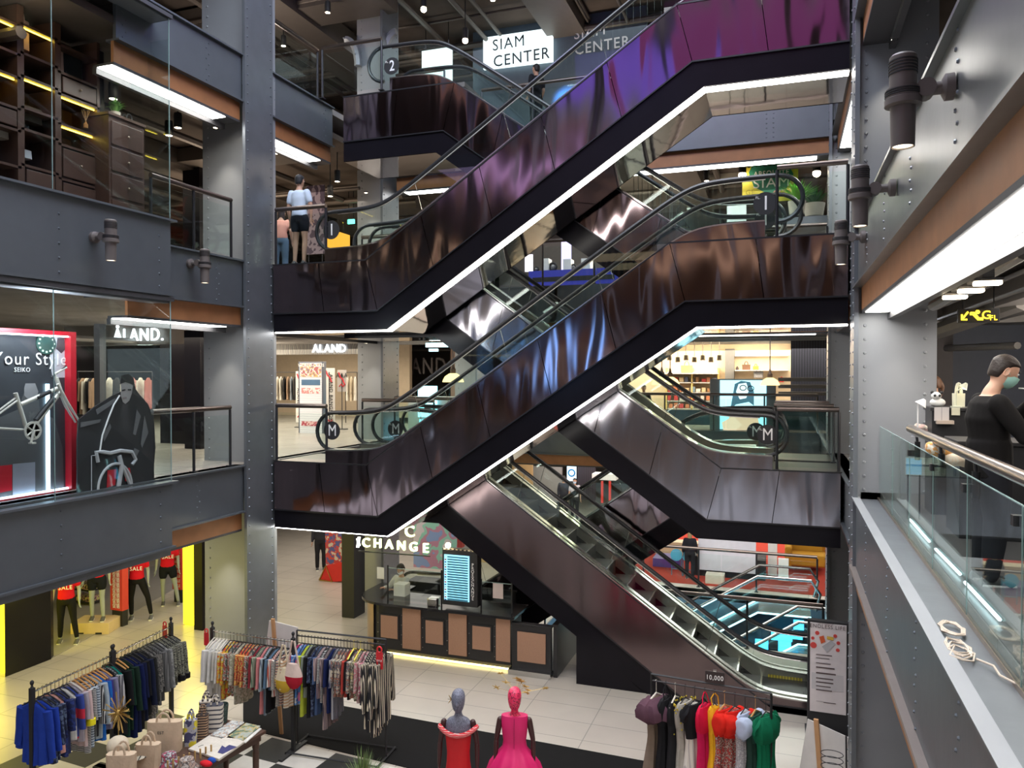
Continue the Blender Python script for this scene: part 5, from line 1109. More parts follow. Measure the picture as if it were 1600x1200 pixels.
# ================================================================== first floor, beyond
cs = thing('stage', 'low bright blue stage with wheels and boxes on it, on the first floor', 'stage', tuple(P(860, 437, Y=18.6)))
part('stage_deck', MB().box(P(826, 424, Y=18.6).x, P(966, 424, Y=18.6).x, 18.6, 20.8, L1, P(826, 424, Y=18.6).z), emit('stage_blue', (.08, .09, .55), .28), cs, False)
part('stage_grille', boxY((832, 434), (960, 436), 18.58, .02), K['blackm'], cs, False)
def tyre(label, u, v, rpx, Y=18.85):
    p = P(u, v, Y=Y); R_ = rpx*.013; p.z = P(826, 424, Y=18.6).z+R_*1.34; r = thing('tyre', label, 'tyre', tuple(p)); t = MB().tube([(p.x+R_*cos(a), Y, p.z+R_*sin(a)) for a in [2*pi*i/20 for i in range(21)]], R_*.34, 8); part('rubber', t, K['blackm'], r); part('hub', MB().lathe([(.001, -.05), (R_*.6, -.03), (R_*.6, .03), (.001, .05)], tuple(p), 14, 'y'), K['duct'], r)
tyre('largest black wheel standing in the middle of the blue stage', 864, 418, 7); tyre('small black wheel at the left on the blue stage', 838, 417, 4.5); tyre('small black wheel right of the large one on the blue stage', 896, 417, 5)
bx = K['white']
for u, v, w_, h, t_ in ((848, 404, 9, 18, 'between the first two wheels'), (880, 405, 12, 18, 'just right of the big wheel'), (908, 404, 14, 18, 'at the right end')): board('white display box on the blue stage, '+t_, u, v, u+w_, v+h, 18.75, bx, 'display_box', 'box', t=.3)
board('tall pale pillar with violet light behind the blue stage', 877, 371, 888, 422, 19.6, emit('violet_pillar', (.5, .45, .9), 1.2), 'light_pillar', 'light', t=.3)
board('white and red shop window left of the blue stage', 820, 398, 832, 424, 20, emit('pale_window', (.85, .75, .9), 1.1), 'shop_window', 'window', t=.05)
one('wall_stage_back', boxY((780, 350), (1010, 440), 24, .1), c('stage_back', (.06, .055, .06)), kind='structure', smooth=False)
ps = thing('poster', 'bright yellow hanging poster with stacked block lettering over green', 'poster', tuple(P(1204, 312, Y=19.3)))
part('sheet', boxY((1160, 245), (1247, 312), 19.3, .03), c('poster_yellow', (.80, .68, .08), rough=.5), ps, False)
part('green_shape', flat([(1178, 252), (1200, 246), (1228, 250), (1240, 272), (1228, 296), (1200, 303), (1178, 292), (1170, 270)], .01, Y=19.28), c('poster_green', (.03, .22, .14)), ps, False)
for s_, u, v, h, mm, w_ in (('SPACES', 1190, 256, 10, K['blackm'], .9), ('ABSOLUTE', 1205, 271, 9, K['text_w'], .85), ('SIAM', 1205, 286, 15, K['text_w'], 1.2), ('CITY', 1222, 301, 8, c('poster_pink', (.75, .3, .3)), 1.1), ('GE', 1172, 301, 8, c('poster_olive', (.5, .42, .05)), 1)):
    p = P(u, v, Y=19.26); t = orient(text(s_, (P(u, v-h, Y=19.26).z-p.z)*1.4, .004, .04, sx=w_), tuple(p), RX, UZ); part('lettering', t, mm, ps, False)
for x in (1165, 1242): p = P(x, 246, Y=19.3); part('hanging_wire', MB().tube([p, (p.x, p.y, 6.8)], .006, 4), K['post'], ps)
board('pale grey hanging panel left of the yellow poster', 1095, 265, 1160, 284, 20.5, c('pale_panel', (.45, .42, .38)), 'panel', 'panel', t=.05)
p = P(1282, 375, Z=L1); plant('bright green leafy plant behind the number 1 disc', (P(1245, 330, Y=19).x, 19, P(1245, 335, Y=19).z), 160, .75, .5, green=(.22, .60, .08), potr=.2, poth=.3)
plant('dark green bushy plant with small flowers right of the bright one', (P(1272, 340, Y=20).x, 20, P(1272, 338, Y=20).z), 160, .7, .4, green=(.05, .16, .06), potr=.25, poth=.3, pot=(.4, .4, .38))
one('floor_planter_ledge', boxY((1215, 341), (1320, 352), 18.6, 2.2), K['steel'], kind='structure', smooth=False)
board('white rounded stand sign behind the first floor fairing', 1136, 322, 1166, 345, 18.2, K['white'], 'stand_sign', 'sign', t=.04)
board('pink and red lit showcase under the mirror soffit at upper right', 1140, 340, 1160, 344, 22, K['red'], 'showcase', 'showcase', t=.05)
board('dark poster with white lettering behind the man in white', 478, 291, 506, 396, 15.9, blots('class_poster', [(.06, .04, .07), (.25, .2, .25), (.06, .04, .07)], 3), 'poster', 'poster', t=.05)
sign('white lettering on the dark poster behind the man in white', 'WORLD-CLASS', 491, 296, 5, 15.88, K['text_w'], .01, 'poster_lettering', .7) if False else None
board('green running-man exit sign beyond the first floor handrail', 543, 343, 553, 349, 19, emit('exit_green', (.1, .8, .5), 2.5), 'exit_sign', 'sign', t=.05)
board('orange and yellow lit stall behind the number 1 discs', 511, 364, 531, 385, 17.8, emit('orange_stall', (1, .45, .05), .7), 'stall', 'stall', t=.5)
board('green exit sign seen through the upper glass case', 209, 165, 218, 176, 16, emit('exit_green2', (.05, .5, .35), 1.5), 'exit_sign', 'sign', t=.05)
one('wall_first_black', boxY((285, 200), (312, 390), 14.5, .2), K['black'], kind='structure', smooth=False)
# hanging bulbs
for i, (u, v) in enumerate(((997, 356), (1003, 371), (1019, 360), (1032, 372), (1020, 366), (1050, 360), (1046, 369), (1017, 387), (1012, 392), (990, 366))):
    p = P(u, v, Y=19.5); r = thing('hanging_bulb', 'glowing globe bulb in the cluster above the rear escalator', 'lamp', tuple(p), group='cluster of globe bulbs'); part('globe', MB().sph(p, .075, 12, 8), C_.setdefault('bulbg', emit('globe_warm', (1, .72, .38), 5)), r); part('cord', MB().tube([p, (p.x, p.y, 6.8)], .006, 4), K['post'], r)
# ================================================================== second floor, beyond
one('wall_sign_blue', boxY((739, 32), (1010, 205), 19.9, .2), c('sign_wall', (.10, .13, .16), rough=.4), kind='structure', smooth=False)
ls = thing('lightbox', 'white lightbox with the dark two-line mall name', 'sign', tuple(P(808, 108, Y=19.7))); part('lit_panel', flat([(755, 59), (863, 43), (863, 95), (755, 108)], .1, Y=19.7), emit('lightbox_white', (.75, .92, .95), .95), ls, False)
def two_line(par, u, v, hpx, Y, m_, slope=.14):
    for s_, du, dv in (('SIAM', -hpx*.75, -hpx*.62), ('CENTER', 6, hpx*.62)):
        p = P(u+du, v+dv, Y=Y); size = (P(u, v-hpx, Y=Y).z-P(u, v, Y=Y).z)*1.38
        t = orient(text(s_, size, .006, .018), tuple(p), (1, 0, slope), (-slope, 0, 1))
        part('lettering', t, m_, par, False) if par else one('wall_sign', t, m_, 'white upper line of the mall name on the blue wall' if s_ == 'SIAM' else 'white lower line of the mall name on the blue wall', 'sign', smooth=False)
two_line(ls, 808, 79, 18, 19.66, c('logo_slate', (.05, .08, .09)), .02); two_line(None, 934, 61, 17, 19.8, K['text_w'], .02)
board('slim white light panel tilted beside the tall column on the second floor', 659, 80, 706, 126, 19.0, emit('mint_panel', (.75, .95, .93), .9), 'light_panel', 'panel', t=.05)
spot('blue_wash', tuple(P(880, 150, Y=19.5)), 60, (.1, .35, 1), 100, (radians(90), 0, 0)); point('purple_tint_light', (-1.5, 10.5, 10.4), 60, (.75, .1, .6), .3); point('blue_tint_light', (-5.5, 11.5, 9.8), 45, (.2, .2, 1), .3)  # purple and blue points are bare lamps, added to tint the upper cladding
# brackets on the top of the tall column
for sx in (-1, 1):
    x = -9.75+sx*.36; pts = [(x+sx*(.35-.35*cos(a)), 17.0, 9.35+.7*sin(a)) for a in [i*pi/16 for i in range(9)]]
    NTRIM[0] += 1; one('trim_%d' % NTRIM[0], MB().tube(pts, .09, 6).riv([(q[0], 16.9, q[2]) for q in pts[::2]], (0, -1, 0), .025), K['column'], kind='structure')
# ================================================================== ground floor, beyond
gw = one('wall_ground_back', boxY((430, 830), (1330, 1000), 34, .2), c('ground_back', (.5, .47, .43)), kind='structure', smooth=False)
def gbox(label, u0, v0, u1, v1, Y, m_, nm_, cat, t=.3): return board(label, u0, v0, u1, v1, Y, m_, nm_, cat, t)
one('floor_red_carpet', MB().box(-6, 6, 21.6, 33, G, G+.01), c('red_carpet', (.42, .05, .03), rough=.9), kind='structure', smooth=False)
gbox('white cloth hung over the long dark table, under the middle landing', 1091, 836, 1181, 897, 22.4, c('white_sheet', (.62, .62, .70), rough=.8), 'table_cover', 'cloth', .03)
gbox('long dark table behind the white hanging cloth', 1084, 868, 1196, 912, 22.6, K['blackm'], 'table', 'table', .8); gbox('white cube in front of the dark table', 1102, 898, 1131, 917, 21.8, c('cream_cube', (.62, .58, .48)), 'storage_cube', 'box', .4)
gbox('cream lit display case left of the draped table', 1020, 845, 1090, 870, 24.6, c('case_cream', (.75, .62, .38)), 'display_case', 'display case', .5); gbox('violet crate beside the two blue stools', 1020, 872, 1062, 908, 23.2, c('violet_crate', (.10, .06, .28), rough=.35), 'crate', 'crate', .8)
for i, u in enumerate((1057, 1075)):
    p = P(u, 918, Z=G); p = Vector((P(u, 900, Y=22.3).x, 22.3, G)); r = thing('stool', 'light blue folding stool with a round seat, %s of the pair' % ('left', 'right')[i], 'stool', tuple(p), group=None); bl = c('stool_blue', (.05, .28, .42), rough=.4)
    s_ = MB().lathe([(.001, 0), (.17, 0), (.17, .03), (.001, .03)], (0, 0, 0), 20); s_.rot(radians(75), ax='X').mv((p.x, p.y, G+.62)); part('seat', s_, bl, r)
    for sx in (-1, 1): part('leg', MB().tube([(p.x+sx*.13, p.y-.02, G+.6), (p.x+sx*.15, p.y+.1, G)], .012, 6), bl, r)
    part('rung', MB().tube([(p.x-.14, p.y+.06, G+.2), (p.x+.14, p.y+.06, G+.2)], .01, 6), bl, r)
gbox('white partition board right of the draped table', 1200, 845, 1214, 900, 23, K['white'], 'partition', 'partition', 1.0)
r = thing('armchair', 'large mustard yellow sofa under the right landing', 'sofa', tuple(P(1265, 880, Y=24))); ye = c('mustard_fabric', (.62, .34, .04), rough=.8); a, b = P(1232, 850, Y=24), P(1292, 880, Y=24)
part('seat', MB().box(a.x, b.x, 24, 24.9, G+.15, G+.5), ye, r, bev=.08); part('backrest', MB().box(a.x, b.x, 24.7, 25.1, G+.3, G+1.0), ye, r, bev=.1); part('armrest', MB().box(a.x-.1, a.x+.1, 24, 25, G+.1, G+.7), ye, r, bev=.06)
gbox('white leaning board in front of the yellow sofa', 1216, 872, 1232, 908, 22.3, K['white'], 'leaning_board', 'board', .05)
# wood partitions and shops at mid distance of the ground floor
one('wall_ground_grey', boxY((826, 728), (878, 800), 31, .1), c('grey_partition', (.30, .28, .27)), kind='structure', smooth=False); one('wall_ground_curtain', boxY((902, 728), (930, 782), 30.5, .1), stripes('black_curtain', [(.02, .015, .02), (.04, .03, .04)], 4, 'X', .4), kind='structure', smooth=False)
gbox('tan wooden door panel left of the two standing people', 800, 725, 832, 760, 30, c('tan_door', (.55, .33, .16)), 'door_panel', 'panel', .1); gbox('glowing white and blue emblem sign above the two people', 886, 727, 900, 752, 29.8, emit('emblem_white', (.6, .85, 1), 1.6), 'emblem_sign', 'sign', .05)
p = P(893, 739, Y=29.75); one('emblem_ring', MB().tube([(p.x+.13*cos(a), p.y, p.z+.13*sin(a)) for a in [i*pi/8 for i in range(17)]], .035, 5), c('emblem_blue', (.02, .2, .5)), 'blue ring in the middle of the white emblem sign', 'sign')
for i, u in enumerate((939, 951)): gbox('red upright post %s in the bright ground floor shop' % ('left', 'right, with an orange core,')[i], u, 752, u+3, 786, 29, c('post_red', (.6, .04, .03)), 'shop_post', 'post', .1)
gbox('white counter in the bright ground floor shop', 925, 740, 962, 751, 29.6, K['white'], 'shop_counter', 'counter', .6)
# basement opening
for x0, x1, y0, y1 in ((-5.2, 1, 21.3, 21.32), (-5.2, -5.18, 17, 21.3)): trim(MB().box(x0, x1, y0, y1, G-1.2, G-.02), brick('blue_panels', (.28, .42, .56), (.26, .40, .54), (.12, .2, .3), 1.1, 1.3, .012))
trim(MB().box(-5.2, 1, 16.98, 17.0, G-1.2, G), K['steel'])
def small_esc(label, xa, za, xb, zb, Y, cyan=True):
    r = thing('escalator', label, 'escalator', (xa, Y, za), group='escalators down to the basement')
    part('truss', MB().prism([(xa, za-.9), (xb, zb-.9), (xb+1.2, zb-.9), (xb+1.2, zb), (xb, zb), (xa, za)], Y, Y+1.2), K['black'], r, False)
    for yy in (Y-.02, Y+1.18): 
        part('handrail', MB().tube([(xa, yy, za+.9), (xb, yy, zb+.9), (xb+1.2, yy, zb+.9), (xb+1.4, yy, zb+.6), (xb+1.3, yy, zb+.2)], .035, 8), K['inox'], r); part('glass_balustrade', MB().prism([(xa, za), (xb, zb), (xb+1.2, zb), (xb+1.2, zb+.86), (xb, zb+.86), (xa, za+.86)], yy, yy+.012), K['glass'], r, False)
        part('light_line', MB().tube([(xa, yy, za+.03), (xb, yy, zb+.03), (xb+1.2, yy, zb+.03)], .02, 5), C_.setdefault('cyl', emit('cyan_line', (.45, .9, 1), 3)), r)
small_esc('farther escalator rising from the cyan-lit basement at right', -5.4, -7.2, -.6, G, 19.5); small_esc('nearer escalator rising from the cyan-lit basement at right', -4.2, -7.6, .3, G-.4, 17.5)
for i, (u0, v0, u1, v1) in enumerate(((1205, 985, 1238, 1003), (1180, 1000, 1200, 1025), (1216, 1003, 1236, 1020), (1160, 1015, 1178, 1030), (1240, 970, 1256, 985), (1236, 990, 1254, 1000))):
    gbox('bright cyan screen down in the basement, '+('widest, upper', 'left of the widest', 'below the widest', 'lowest at left', 'topmost at right', 'small at right')[i], u0, v0, u1, v1, 18.95 if i < 4 else 19.3, C_.setdefault('cy', emit('basement_screen', (.05, .55, 1), 2.6)), 'video_screen', 'screen', .1)
p = P(1167, 1008, Y=17.3); 
# clothes in the shop behind the middle left gallery
def shop_rail(label, pa, pb, y0, y1, cols, base, grp, zr=1.7):
    a, b = P(*pa, Y=y0), P(*pb, Y=y1); n = len(cols)
    r = thing('clothes_rail', label, 'clothes rail', (a.x, a.y, base)); part('rail', MB().tube([(a.x, a.y, base+zr), (b.x, b.y, base+zr)], .014, 6), K['post'], r)
    for e in (a, b): part('post', MB().tube([(e.x, e.y, base), (e.x, e.y, base+zr)], .014, 6), K['post'], r)
    an = math.atan2((b-a).y, (b-a).x)+pi/2
    for i, (lab, col) in enumerate(cols):
        q = Vector((a.x, a.y, 0)).lerp(Vector((b.x, b.y, 0)), (i+.5)/n)
        garment(lab, (q.x, q.y, base+zr), an+.5, col, 'shirt', .8, .42, .55, grp, simple=True)
CW, CBr, CBk, CG = (.62, .58, .50), (.30, .20, .13), (.02, .02, .022), (.22, .25, .28)
shop_rail('clothes rail in the shop, seen between the red frame and the glass corner', (122, 600), (150, 600), 13.2, 13.2, [('dark coat %s' % s_, cl) if 'cream' not in s_ else (s_, CW) for s_, cl in (('at the left of the rail behind the red frame', CBk), ('second on the rail behind the red frame', CBr), ('cream jacket in the middle of the rail behind the red frame', CW), ('fourth on the rail behind the red frame', CBk), ('at the right of the rail behind the red frame', CBr))], M0, 'clothes behind the red frame')
shop_rail('clothes rail in the lit shop right beside the blue column', (431, 590), (464, 590), 22.6, 22.6, [('cream shirt nearest the blue column in the lit shop', CW), ('white shirt, second from the blue column in the lit shop', CW), ('black coat, third from the blue column in the lit shop', CBk), ('brown coat, fourth from the blue column in the lit shop', CBr), ('pale grey coat, fifth from the blue column in the lit shop', CG), ('dark coat hanging next to the totem in the lit shop', CBk)], M0, 'clothes left of the totem')
shop_rail('clothes rail in the lit shop between banner and grey column', (540, 590), (558, 590), 22.6, 22.6, [('cream shirt behind the grey banner in the lit shop', CW), ('light tan shirt right of the grey banner', (.5, .42, .3)), ('cream shirt touching the grey column edge', CW)], M0, 'clothes right of the banner')
shop_rail('clothes rail in the shop behind the cyclist cut-out', (165, 600), (238, 600), 15.5, 15.5, [('white shirt, leftmost behind the cyclist cut-out', CW), ('dark shirt, second behind the cyclist cut-out', CBk), ('white shirt, third behind the cyclist cut-out', CW), ('dusty pink shirt right behind the cyclist cut-out', (.5, .22, .2)), ('cream shirt right behind the cyclist cut-out', CW), ('red brown shirt, rightmost behind the cyclist cut-out', (.35, .12, .10))], M0, 'clothes behind the cyclist')
def rack(label, p, q, zr, kind='post', foot=True, name='garment_rack'):
    p, q = Vector(p), Vector(q); d = (q-p).normalized(); n = Vector((-d.y, d.x, 0)); r = thing(name, label, 'clothes rack', (p.x, p.y, G)); b_ = K['blackm']
    if kind == 'post':
        part('rail', MB().tube([p, q], .012, 8), K['inox'], r)
        for e in (p, q):
            part('post', MB().box(e.x-.028, e.x+.028, e.y-.028, e.y+.028, G+.02, zr+.06), b_, r, False, bev=.004); part('finial', MB().lathe([(.001, 0), (.022, 0), (.012, .03), (.022, .05), (.026, .07), (.018, .09), (.001, .10)], (e.x, e.y, zr+.06), 12), b_, r)
            part('foot', MB().box(e.x-.3*abs(n.x)-.03, e.x+.3*abs(n.x)+.03, e.y-.3*abs(n.y)-.03, e.y+.3*abs(n.y)+.03, G, G+.04), b_, r, False)
    else:
        part('rail', MB().tube([p, q], .011, 8), K['post'], r); top = .085
        part('top_bar', MB().tube([p+UZV*top, q+UZV*top], .014, 4), b_, r)
        for e in (p, q):
            part('post', MB().tube([e+UZV*top, (e.x, e.y, G+.05)], .016, 4), b_, r); part('foot', MB().tube([Vector((e.x, e.y, G+.04))-n*.32, Vector((e.x, e.y, G+.04))+n*.32], .018, 4), b_, r)
        for s_ in (-1, 1): part('base_rail', MB().tube([Vector((p.x, p.y, G+.04))+n*.3*s_, Vector((q.x, q.y, G+.04))+n*.3*s_], .014, 4), b_, r)
        for e in (p, q):
            for s_ in (-1, 1):
                cst = Vector((e.x, e.y, G+.03))+n*.3*s_; part('caster', MB().lathe([(.001, -.012), (.026, -.012), (.026, .012), (.001, .012)], tuple(cst), 12, 'y'), K['blackm'], r)
    return r
def fill(p, q, items, where, group, z, w_=.44):
    """items: (adjective, spec, kind, length, sleeve, hanger); hung evenly along p-q, labels say their order"""
    p, q = Vector((p[0], p[1], z)), Vector((q[0], q[1], z)); d = (q-p).normalized(); n = len(items); rn = random.Random(len(where))
    ORD = 'first second third fourth fifth sixth seventh eighth ninth tenth eleventh twelfth thirteenth fourteenth fifteenth sixteenth seventeenth eighteenth nineteenth twentieth'.split()
    for i, it in enumerate(items):
        adj, spec, kind, L_, sl, hg = it[:6]; kw = it[6] if len(it) > 6 else {}
        o = 'twenty-'+ORD[i-20] if i >= 20 else ORD[i]
        garment('%s, %s %s' % (adj, o, where), tuple(p.lerp(q, (i+.5)/n)), math.atan2(d.y, d.x)+pi/2+rn.uniform(-.10, .10), spec, kind, L_, w_, sl, group, hg, **kw)
RB, NV, PK, WH, BK = (.02, .055, .36), (.012, .02, .085), (.66, .33, .27), (.66, .64, .60), (.012, .012, .014)
ZR = -2.45
a1, a2, a3 = P(50, 1082, Z=ZR), P(175, 1024, Z=ZR), P(267, 979, Z=ZR)
rack('black post rack at lower left, nearer section with blue and striped clothes', a1, a2, ZR); rack('black post rack at lower left, farther section with dark coats', a2+(a3-a2)*.02, a3, ZR, name='garment_rack')
ST = ('stripe', [(.02, .02, .025), (.60, .60, .58)], 14, 'Z'); ST2 = ('stripe', [(.45, .52, .58), (.45, .52, .58), (.05, .06, .10)], 9, 'Z'); STV = ('stripe', [(.02, .02, .025), (.02, .02, .025), (.62, .62, .60)], 12, 'X')
FN = ('blot', [(.01, .015, .04), (.02, .03, .09), (.10, .14, .22)], 26)
fill(a1, a2, [('royal blue long-sleeved blouse', RB, 'shirt', .78, .62, 'black'), ('royal blue blouse with beaded neck', RB, 'shirt', .80, .5, 'black'), ('dark navy floral dress', FN, 'shirt', .82, .45, 'black'), ('dark navy speckled top', FN, 'shirt', .8, .4, 'black'),
    ('salmon pink sleeveless blouse', PK, 'sleeveless', .74, 0, 'black'), ('navy printed blouse', ('blot', [NV, (.02, .04, .2), NV], 16), 'shirt', .82, .4, 'black'), ('deep navy top with rust hem', ('stripe', [(.25, .06, .03), NV, NV, NV], .16, 'Z'), 'shirt', .8, .4, 'black'),
    ('white sleeveless shirt', WH, 'sleeveless', .66, 0, 'black'), ('blue and red panelled top', ('stripe', [(.03, .06, .30), (.03, .06, .3), (.60, .02, .05)], .8, 'Z'), 'shirt', .66, .4, 'black'), ('grey lilac blouse', (.42, .38, .43), 'shirt', .75, .45, 'white'),
    ('pale pink shirt with lemon yellow cuffs', (.64, .48, .47), 'shirt', .82, .52, 'wood', {'trimspec': (.80, .70, .02)}), ('black and white striped dress', ST, 'shirt', .95, .5, 'wood'), ('pale blue lined shirt', ST2, 'shirt', .9, .5, 'wood'), ('black and white thin-striped shirt', STV, 'shirt', .8, .5, 'wood'),
    ('pale blue plain shirt', (.40, .47, .52), 'shirt', .85, .5, 'wood'), ('bright blue shirt with dotted hem', (.02, .14, .50), 'shirt', .92, .5, 'wood'), ('violet blue blouse', (.05, .04, .20), 'shirt', .7, .45, 'wood'), ('lavender long blouse', (.25, .24, .36), 'shirt', .8, .5, 'wood'),
    ('black slip top', BK, 'sleeveless', .6, 0, 'black'), ('white and grey striped top', ('stripe', [(.5, .5, .5), (.12, .12, .14)], 8, 'X'), 'shirt', .62, .4, 'black'), ('teal green camisole', (.01, .25, .20), 'sleeveless', .45, 0, 'black')],
    'from the front post, lower left rack', 'clothes on the near section of the lower left rack', ZR)
GR = ('blot', [(.05, .05, .05), (.13, .12, .11), (.22, .21, .19)], 45); FW = ('blot', [(.03, .03, .03), (.34, .34, .26), (.10, .10, .08)], 40)
fill(a2, a3, [('black wide coat', BK, 'shirt', 1.0, .6, 'wood'), ('dark green coat', (.010, .035, .022), 'shirt', 1.05, .6, 'wood'), ('bottle green jacket', (.012, .03, .02), 'shirt', 1.0, .6, 'black'), ('midnight blue velvet dress', (.008, .014, .07), 'shirt', 1.15, .6, 'black'),
    ('navy velvet coat', (.01, .014, .05), 'shirt', 1.12, .6, 'black'), ('black long dress', BK, 'shirt', 1.1, .6, 'black'), ('dark navy jacket', (.012, .016, .04), 'shirt', 1.0, .6, 'black'), ('black jacket', (.02, .02, .02), 'shirt', .95, .6, 'black'), ('charcoal embroidered coat', GR, 'shirt', 1.05, .6, 'black'),
    ('grey tweed coat', GR, 'shirt', 1.0, .6, 'black'), ('dark grey plaid jacket', ('stripe', [(.09, .09, .09), (.16, .16, .16)], 9, 'X'), 'shirt', .9, .6, 'black'), ('mid grey blazer', (.12, .12, .12), 'shirt', .85, .6, 'black'), ('light grey marbled blouse', ('blot', [(.2, .2, .2), (.34, .34, .33)], 18), 'shirt', .75, .55, 'black'),
    ('black and cream floral blouse', FW, 'shirt', .78, .55, 'black'), ('black and cream leafy blouse', FW, 'shirt', .76, .55, 'black'), ('cream speckled blouse with black cuffs', FW, 'shirt', .74, .55, 'black', {'trimspec': BK}), ('outermost speckled blouse with black edge', FW, 'shirt', .72, .55, 'black', {'trimspec': BK})],
    'past the middle post, lower left rack', 'clothes on the far section of the lower left rack', ZR)
b1, b2 = P(332, 986, Z=ZR), P(458, 1003, Z=ZR)
rack('black post rack in front of the riveted column, hung with prints and stripes', b1, b2, ZR)
RY = ('blot', [(.60, .42, .04), (.62, .05, .03), (.60, .45, .05), (.55, .5, .4)], 12); MC = ('blot', [(.08, .10, .08), (.5, .44, .36), (.30, .08, .06)], 22); RM = ('blot', [(.55, .06, .03), (.6, .4, .1), (.35, .04, .03)], 18)
cols_b = [('white loose blouse', WH, .62), ('white linen blouse', WH, .80), ('white short-sleeved blouse', WH, .66), ('ivory blouse', (.6, .57, .5), .8), ('white dress with a soft hem', WH, .85), ('yellow and red flowered dress', RY, .80), ('red and yellow patterned blouse', RY, .72), ('white leaf print top', MC, .7), ('black and white sketch print top', MC, .75),
    ('cream botanical dress', ('blot', [(.5, .48, .38), (.3, .3, .2), (.55, .5, .4)], 16), .88), ('red leaf print top', RM, .55), ('red and orange print top', RM, .55), ('orange flame print top', RM, .55), ('brown mixed print top', MC, .55), ('dark red top', (.25, .03, .04), .58), ('green striped top', ('stripe', [(.05, .12, .07), (.4, .4, .3)], 14, 'X'), .58), ('dusty pink long dress', (.62, .22, .22), .95),
    ('pale blue striped robe', ('stripe', [(.38, .45, .48), (.38, .45, .48), (.12, .15, .2)], 10, 'X'), .95), ('black open vest', BK, .9), ('denim blue blouse', (.10, .17, .25), .55), ('red and white striped blouse', ('stripe', [(.6, .57, .52), (.45, .09, .06)], 11, 'X'), .66), ('black and white zigzag dress', ('stripe', [(.6, .57, .5), (.04, .04, .05)], 14, 'Z'), .8), ('multicolour striped blouse', ('stripe', [(.6, .5, .4), (.35, .15, .1), (.08, .08, .1)], 8, 'Z'), .75), ('tan and cream striped dress', ('stripe', [(.62, .56, .46), (.45, .28, .16)], 7, 'Z'), .8)]
fill(b1, b2, [(n_, s_, 'shirt' if i % 5 else 'robe', l_, .42, 'black' if i > 4 else 'white') for i, (n_, s_, l_) in enumerate(cols_b)], 'from left, rack by the riveted column', 'clothes on the rack before the riveted column', ZR)
c1, c2 = P(464, 993, Z=-2.42), P(603, 1008, Z=-2.42)
rack('black rolling frame rack in the lower middle, ending in big striped robes', c1, c2, -2.42, 'frame')
MP = ('blot', [(.55, .48, .36), (.10, .10, .12), (.35, .15, .10)], 20); BW = ('stripe', [(.012, .012, .016), (.012, .012, .016), (.68, .60, .46)], 9, 'X')
cols_c = [('magenta and red top', (.5, .03, .15), .7), ('sky blue and red starred blouse', ('blot', [(.08, .22, .55), (.10, .26, .6), (.6, .6, .6)], 26), .85), ('pink and blue blouse', ('stripe', [(.06, .18, .5), (.5, .12, .25)], 1.2, 'Z'), .8), ('lime green dress', (.50, .58, .06), 1.0), ('grey green blouse', (.24, .28, .24), .7), ('black long jacket', BK, 1.0), ('navy dotted dress', FN, .98), ('denim blue shirt dress', (.06, .10, .20), .95), ('dusty pink striped blouse', ('stripe', [(.5, .35, .3), (.2, .15, .2)], 12, 'X'), .7),
    ('white and black ringed blouse', ST, .75), ('long brown striped robe', ('stripe', [(.05, .04, .06), (.38, .28, .26)], 18, 'X'), 1.15), ('navy wrap dress', NV, .9), ('navy striped tunic', ('stripe', [NV, (.4, .4, .42)], 16, 'X'), 1.0), ('cream print blouse', MP, .66), ('cream and red print blouse', MP, .64), ('brown patterned blouse', MP, .64), ('brick red blouse', (.40, .05, .04), .64), ('black plain blouse', BK, .66), ('cream flowered blouse', MP, .64), ('yellow flowered blouse', ('blot', [(.45, .38, .18), (.1, .1, .08), (.5, .45, .35)], 20), .66),
    ('pink dotted blouse', ('blot', [(.5, .2, .22), (.5, .42, .38)], 30), .7), ('pink and cream checked blouse', ('blot', [(.55, .45, .4), (.4, .1, .15)], 26), .72), ('black and cream striped robe', BW, 1.05), ('black and white striped robe', BW, 1.12), ('black and gold striped robe', BW, 1.18), ('wide black and cream striped robe', BW, 1.1), ('outermost black and cream striped robe', BW, 1.0)]
fill(c1, c2, [(n_, s_, 'robe' if i > 21 or i == 10 else 'shirt', l_, .72 if i > 21 else .4, 'yellow' if i in (17, 19) else 'black') for i, (n_, s_, l_) in enumerate(cols_c)], 'from left, rolling frame rack', 'clothes on the rolling frame rack', -2.42)
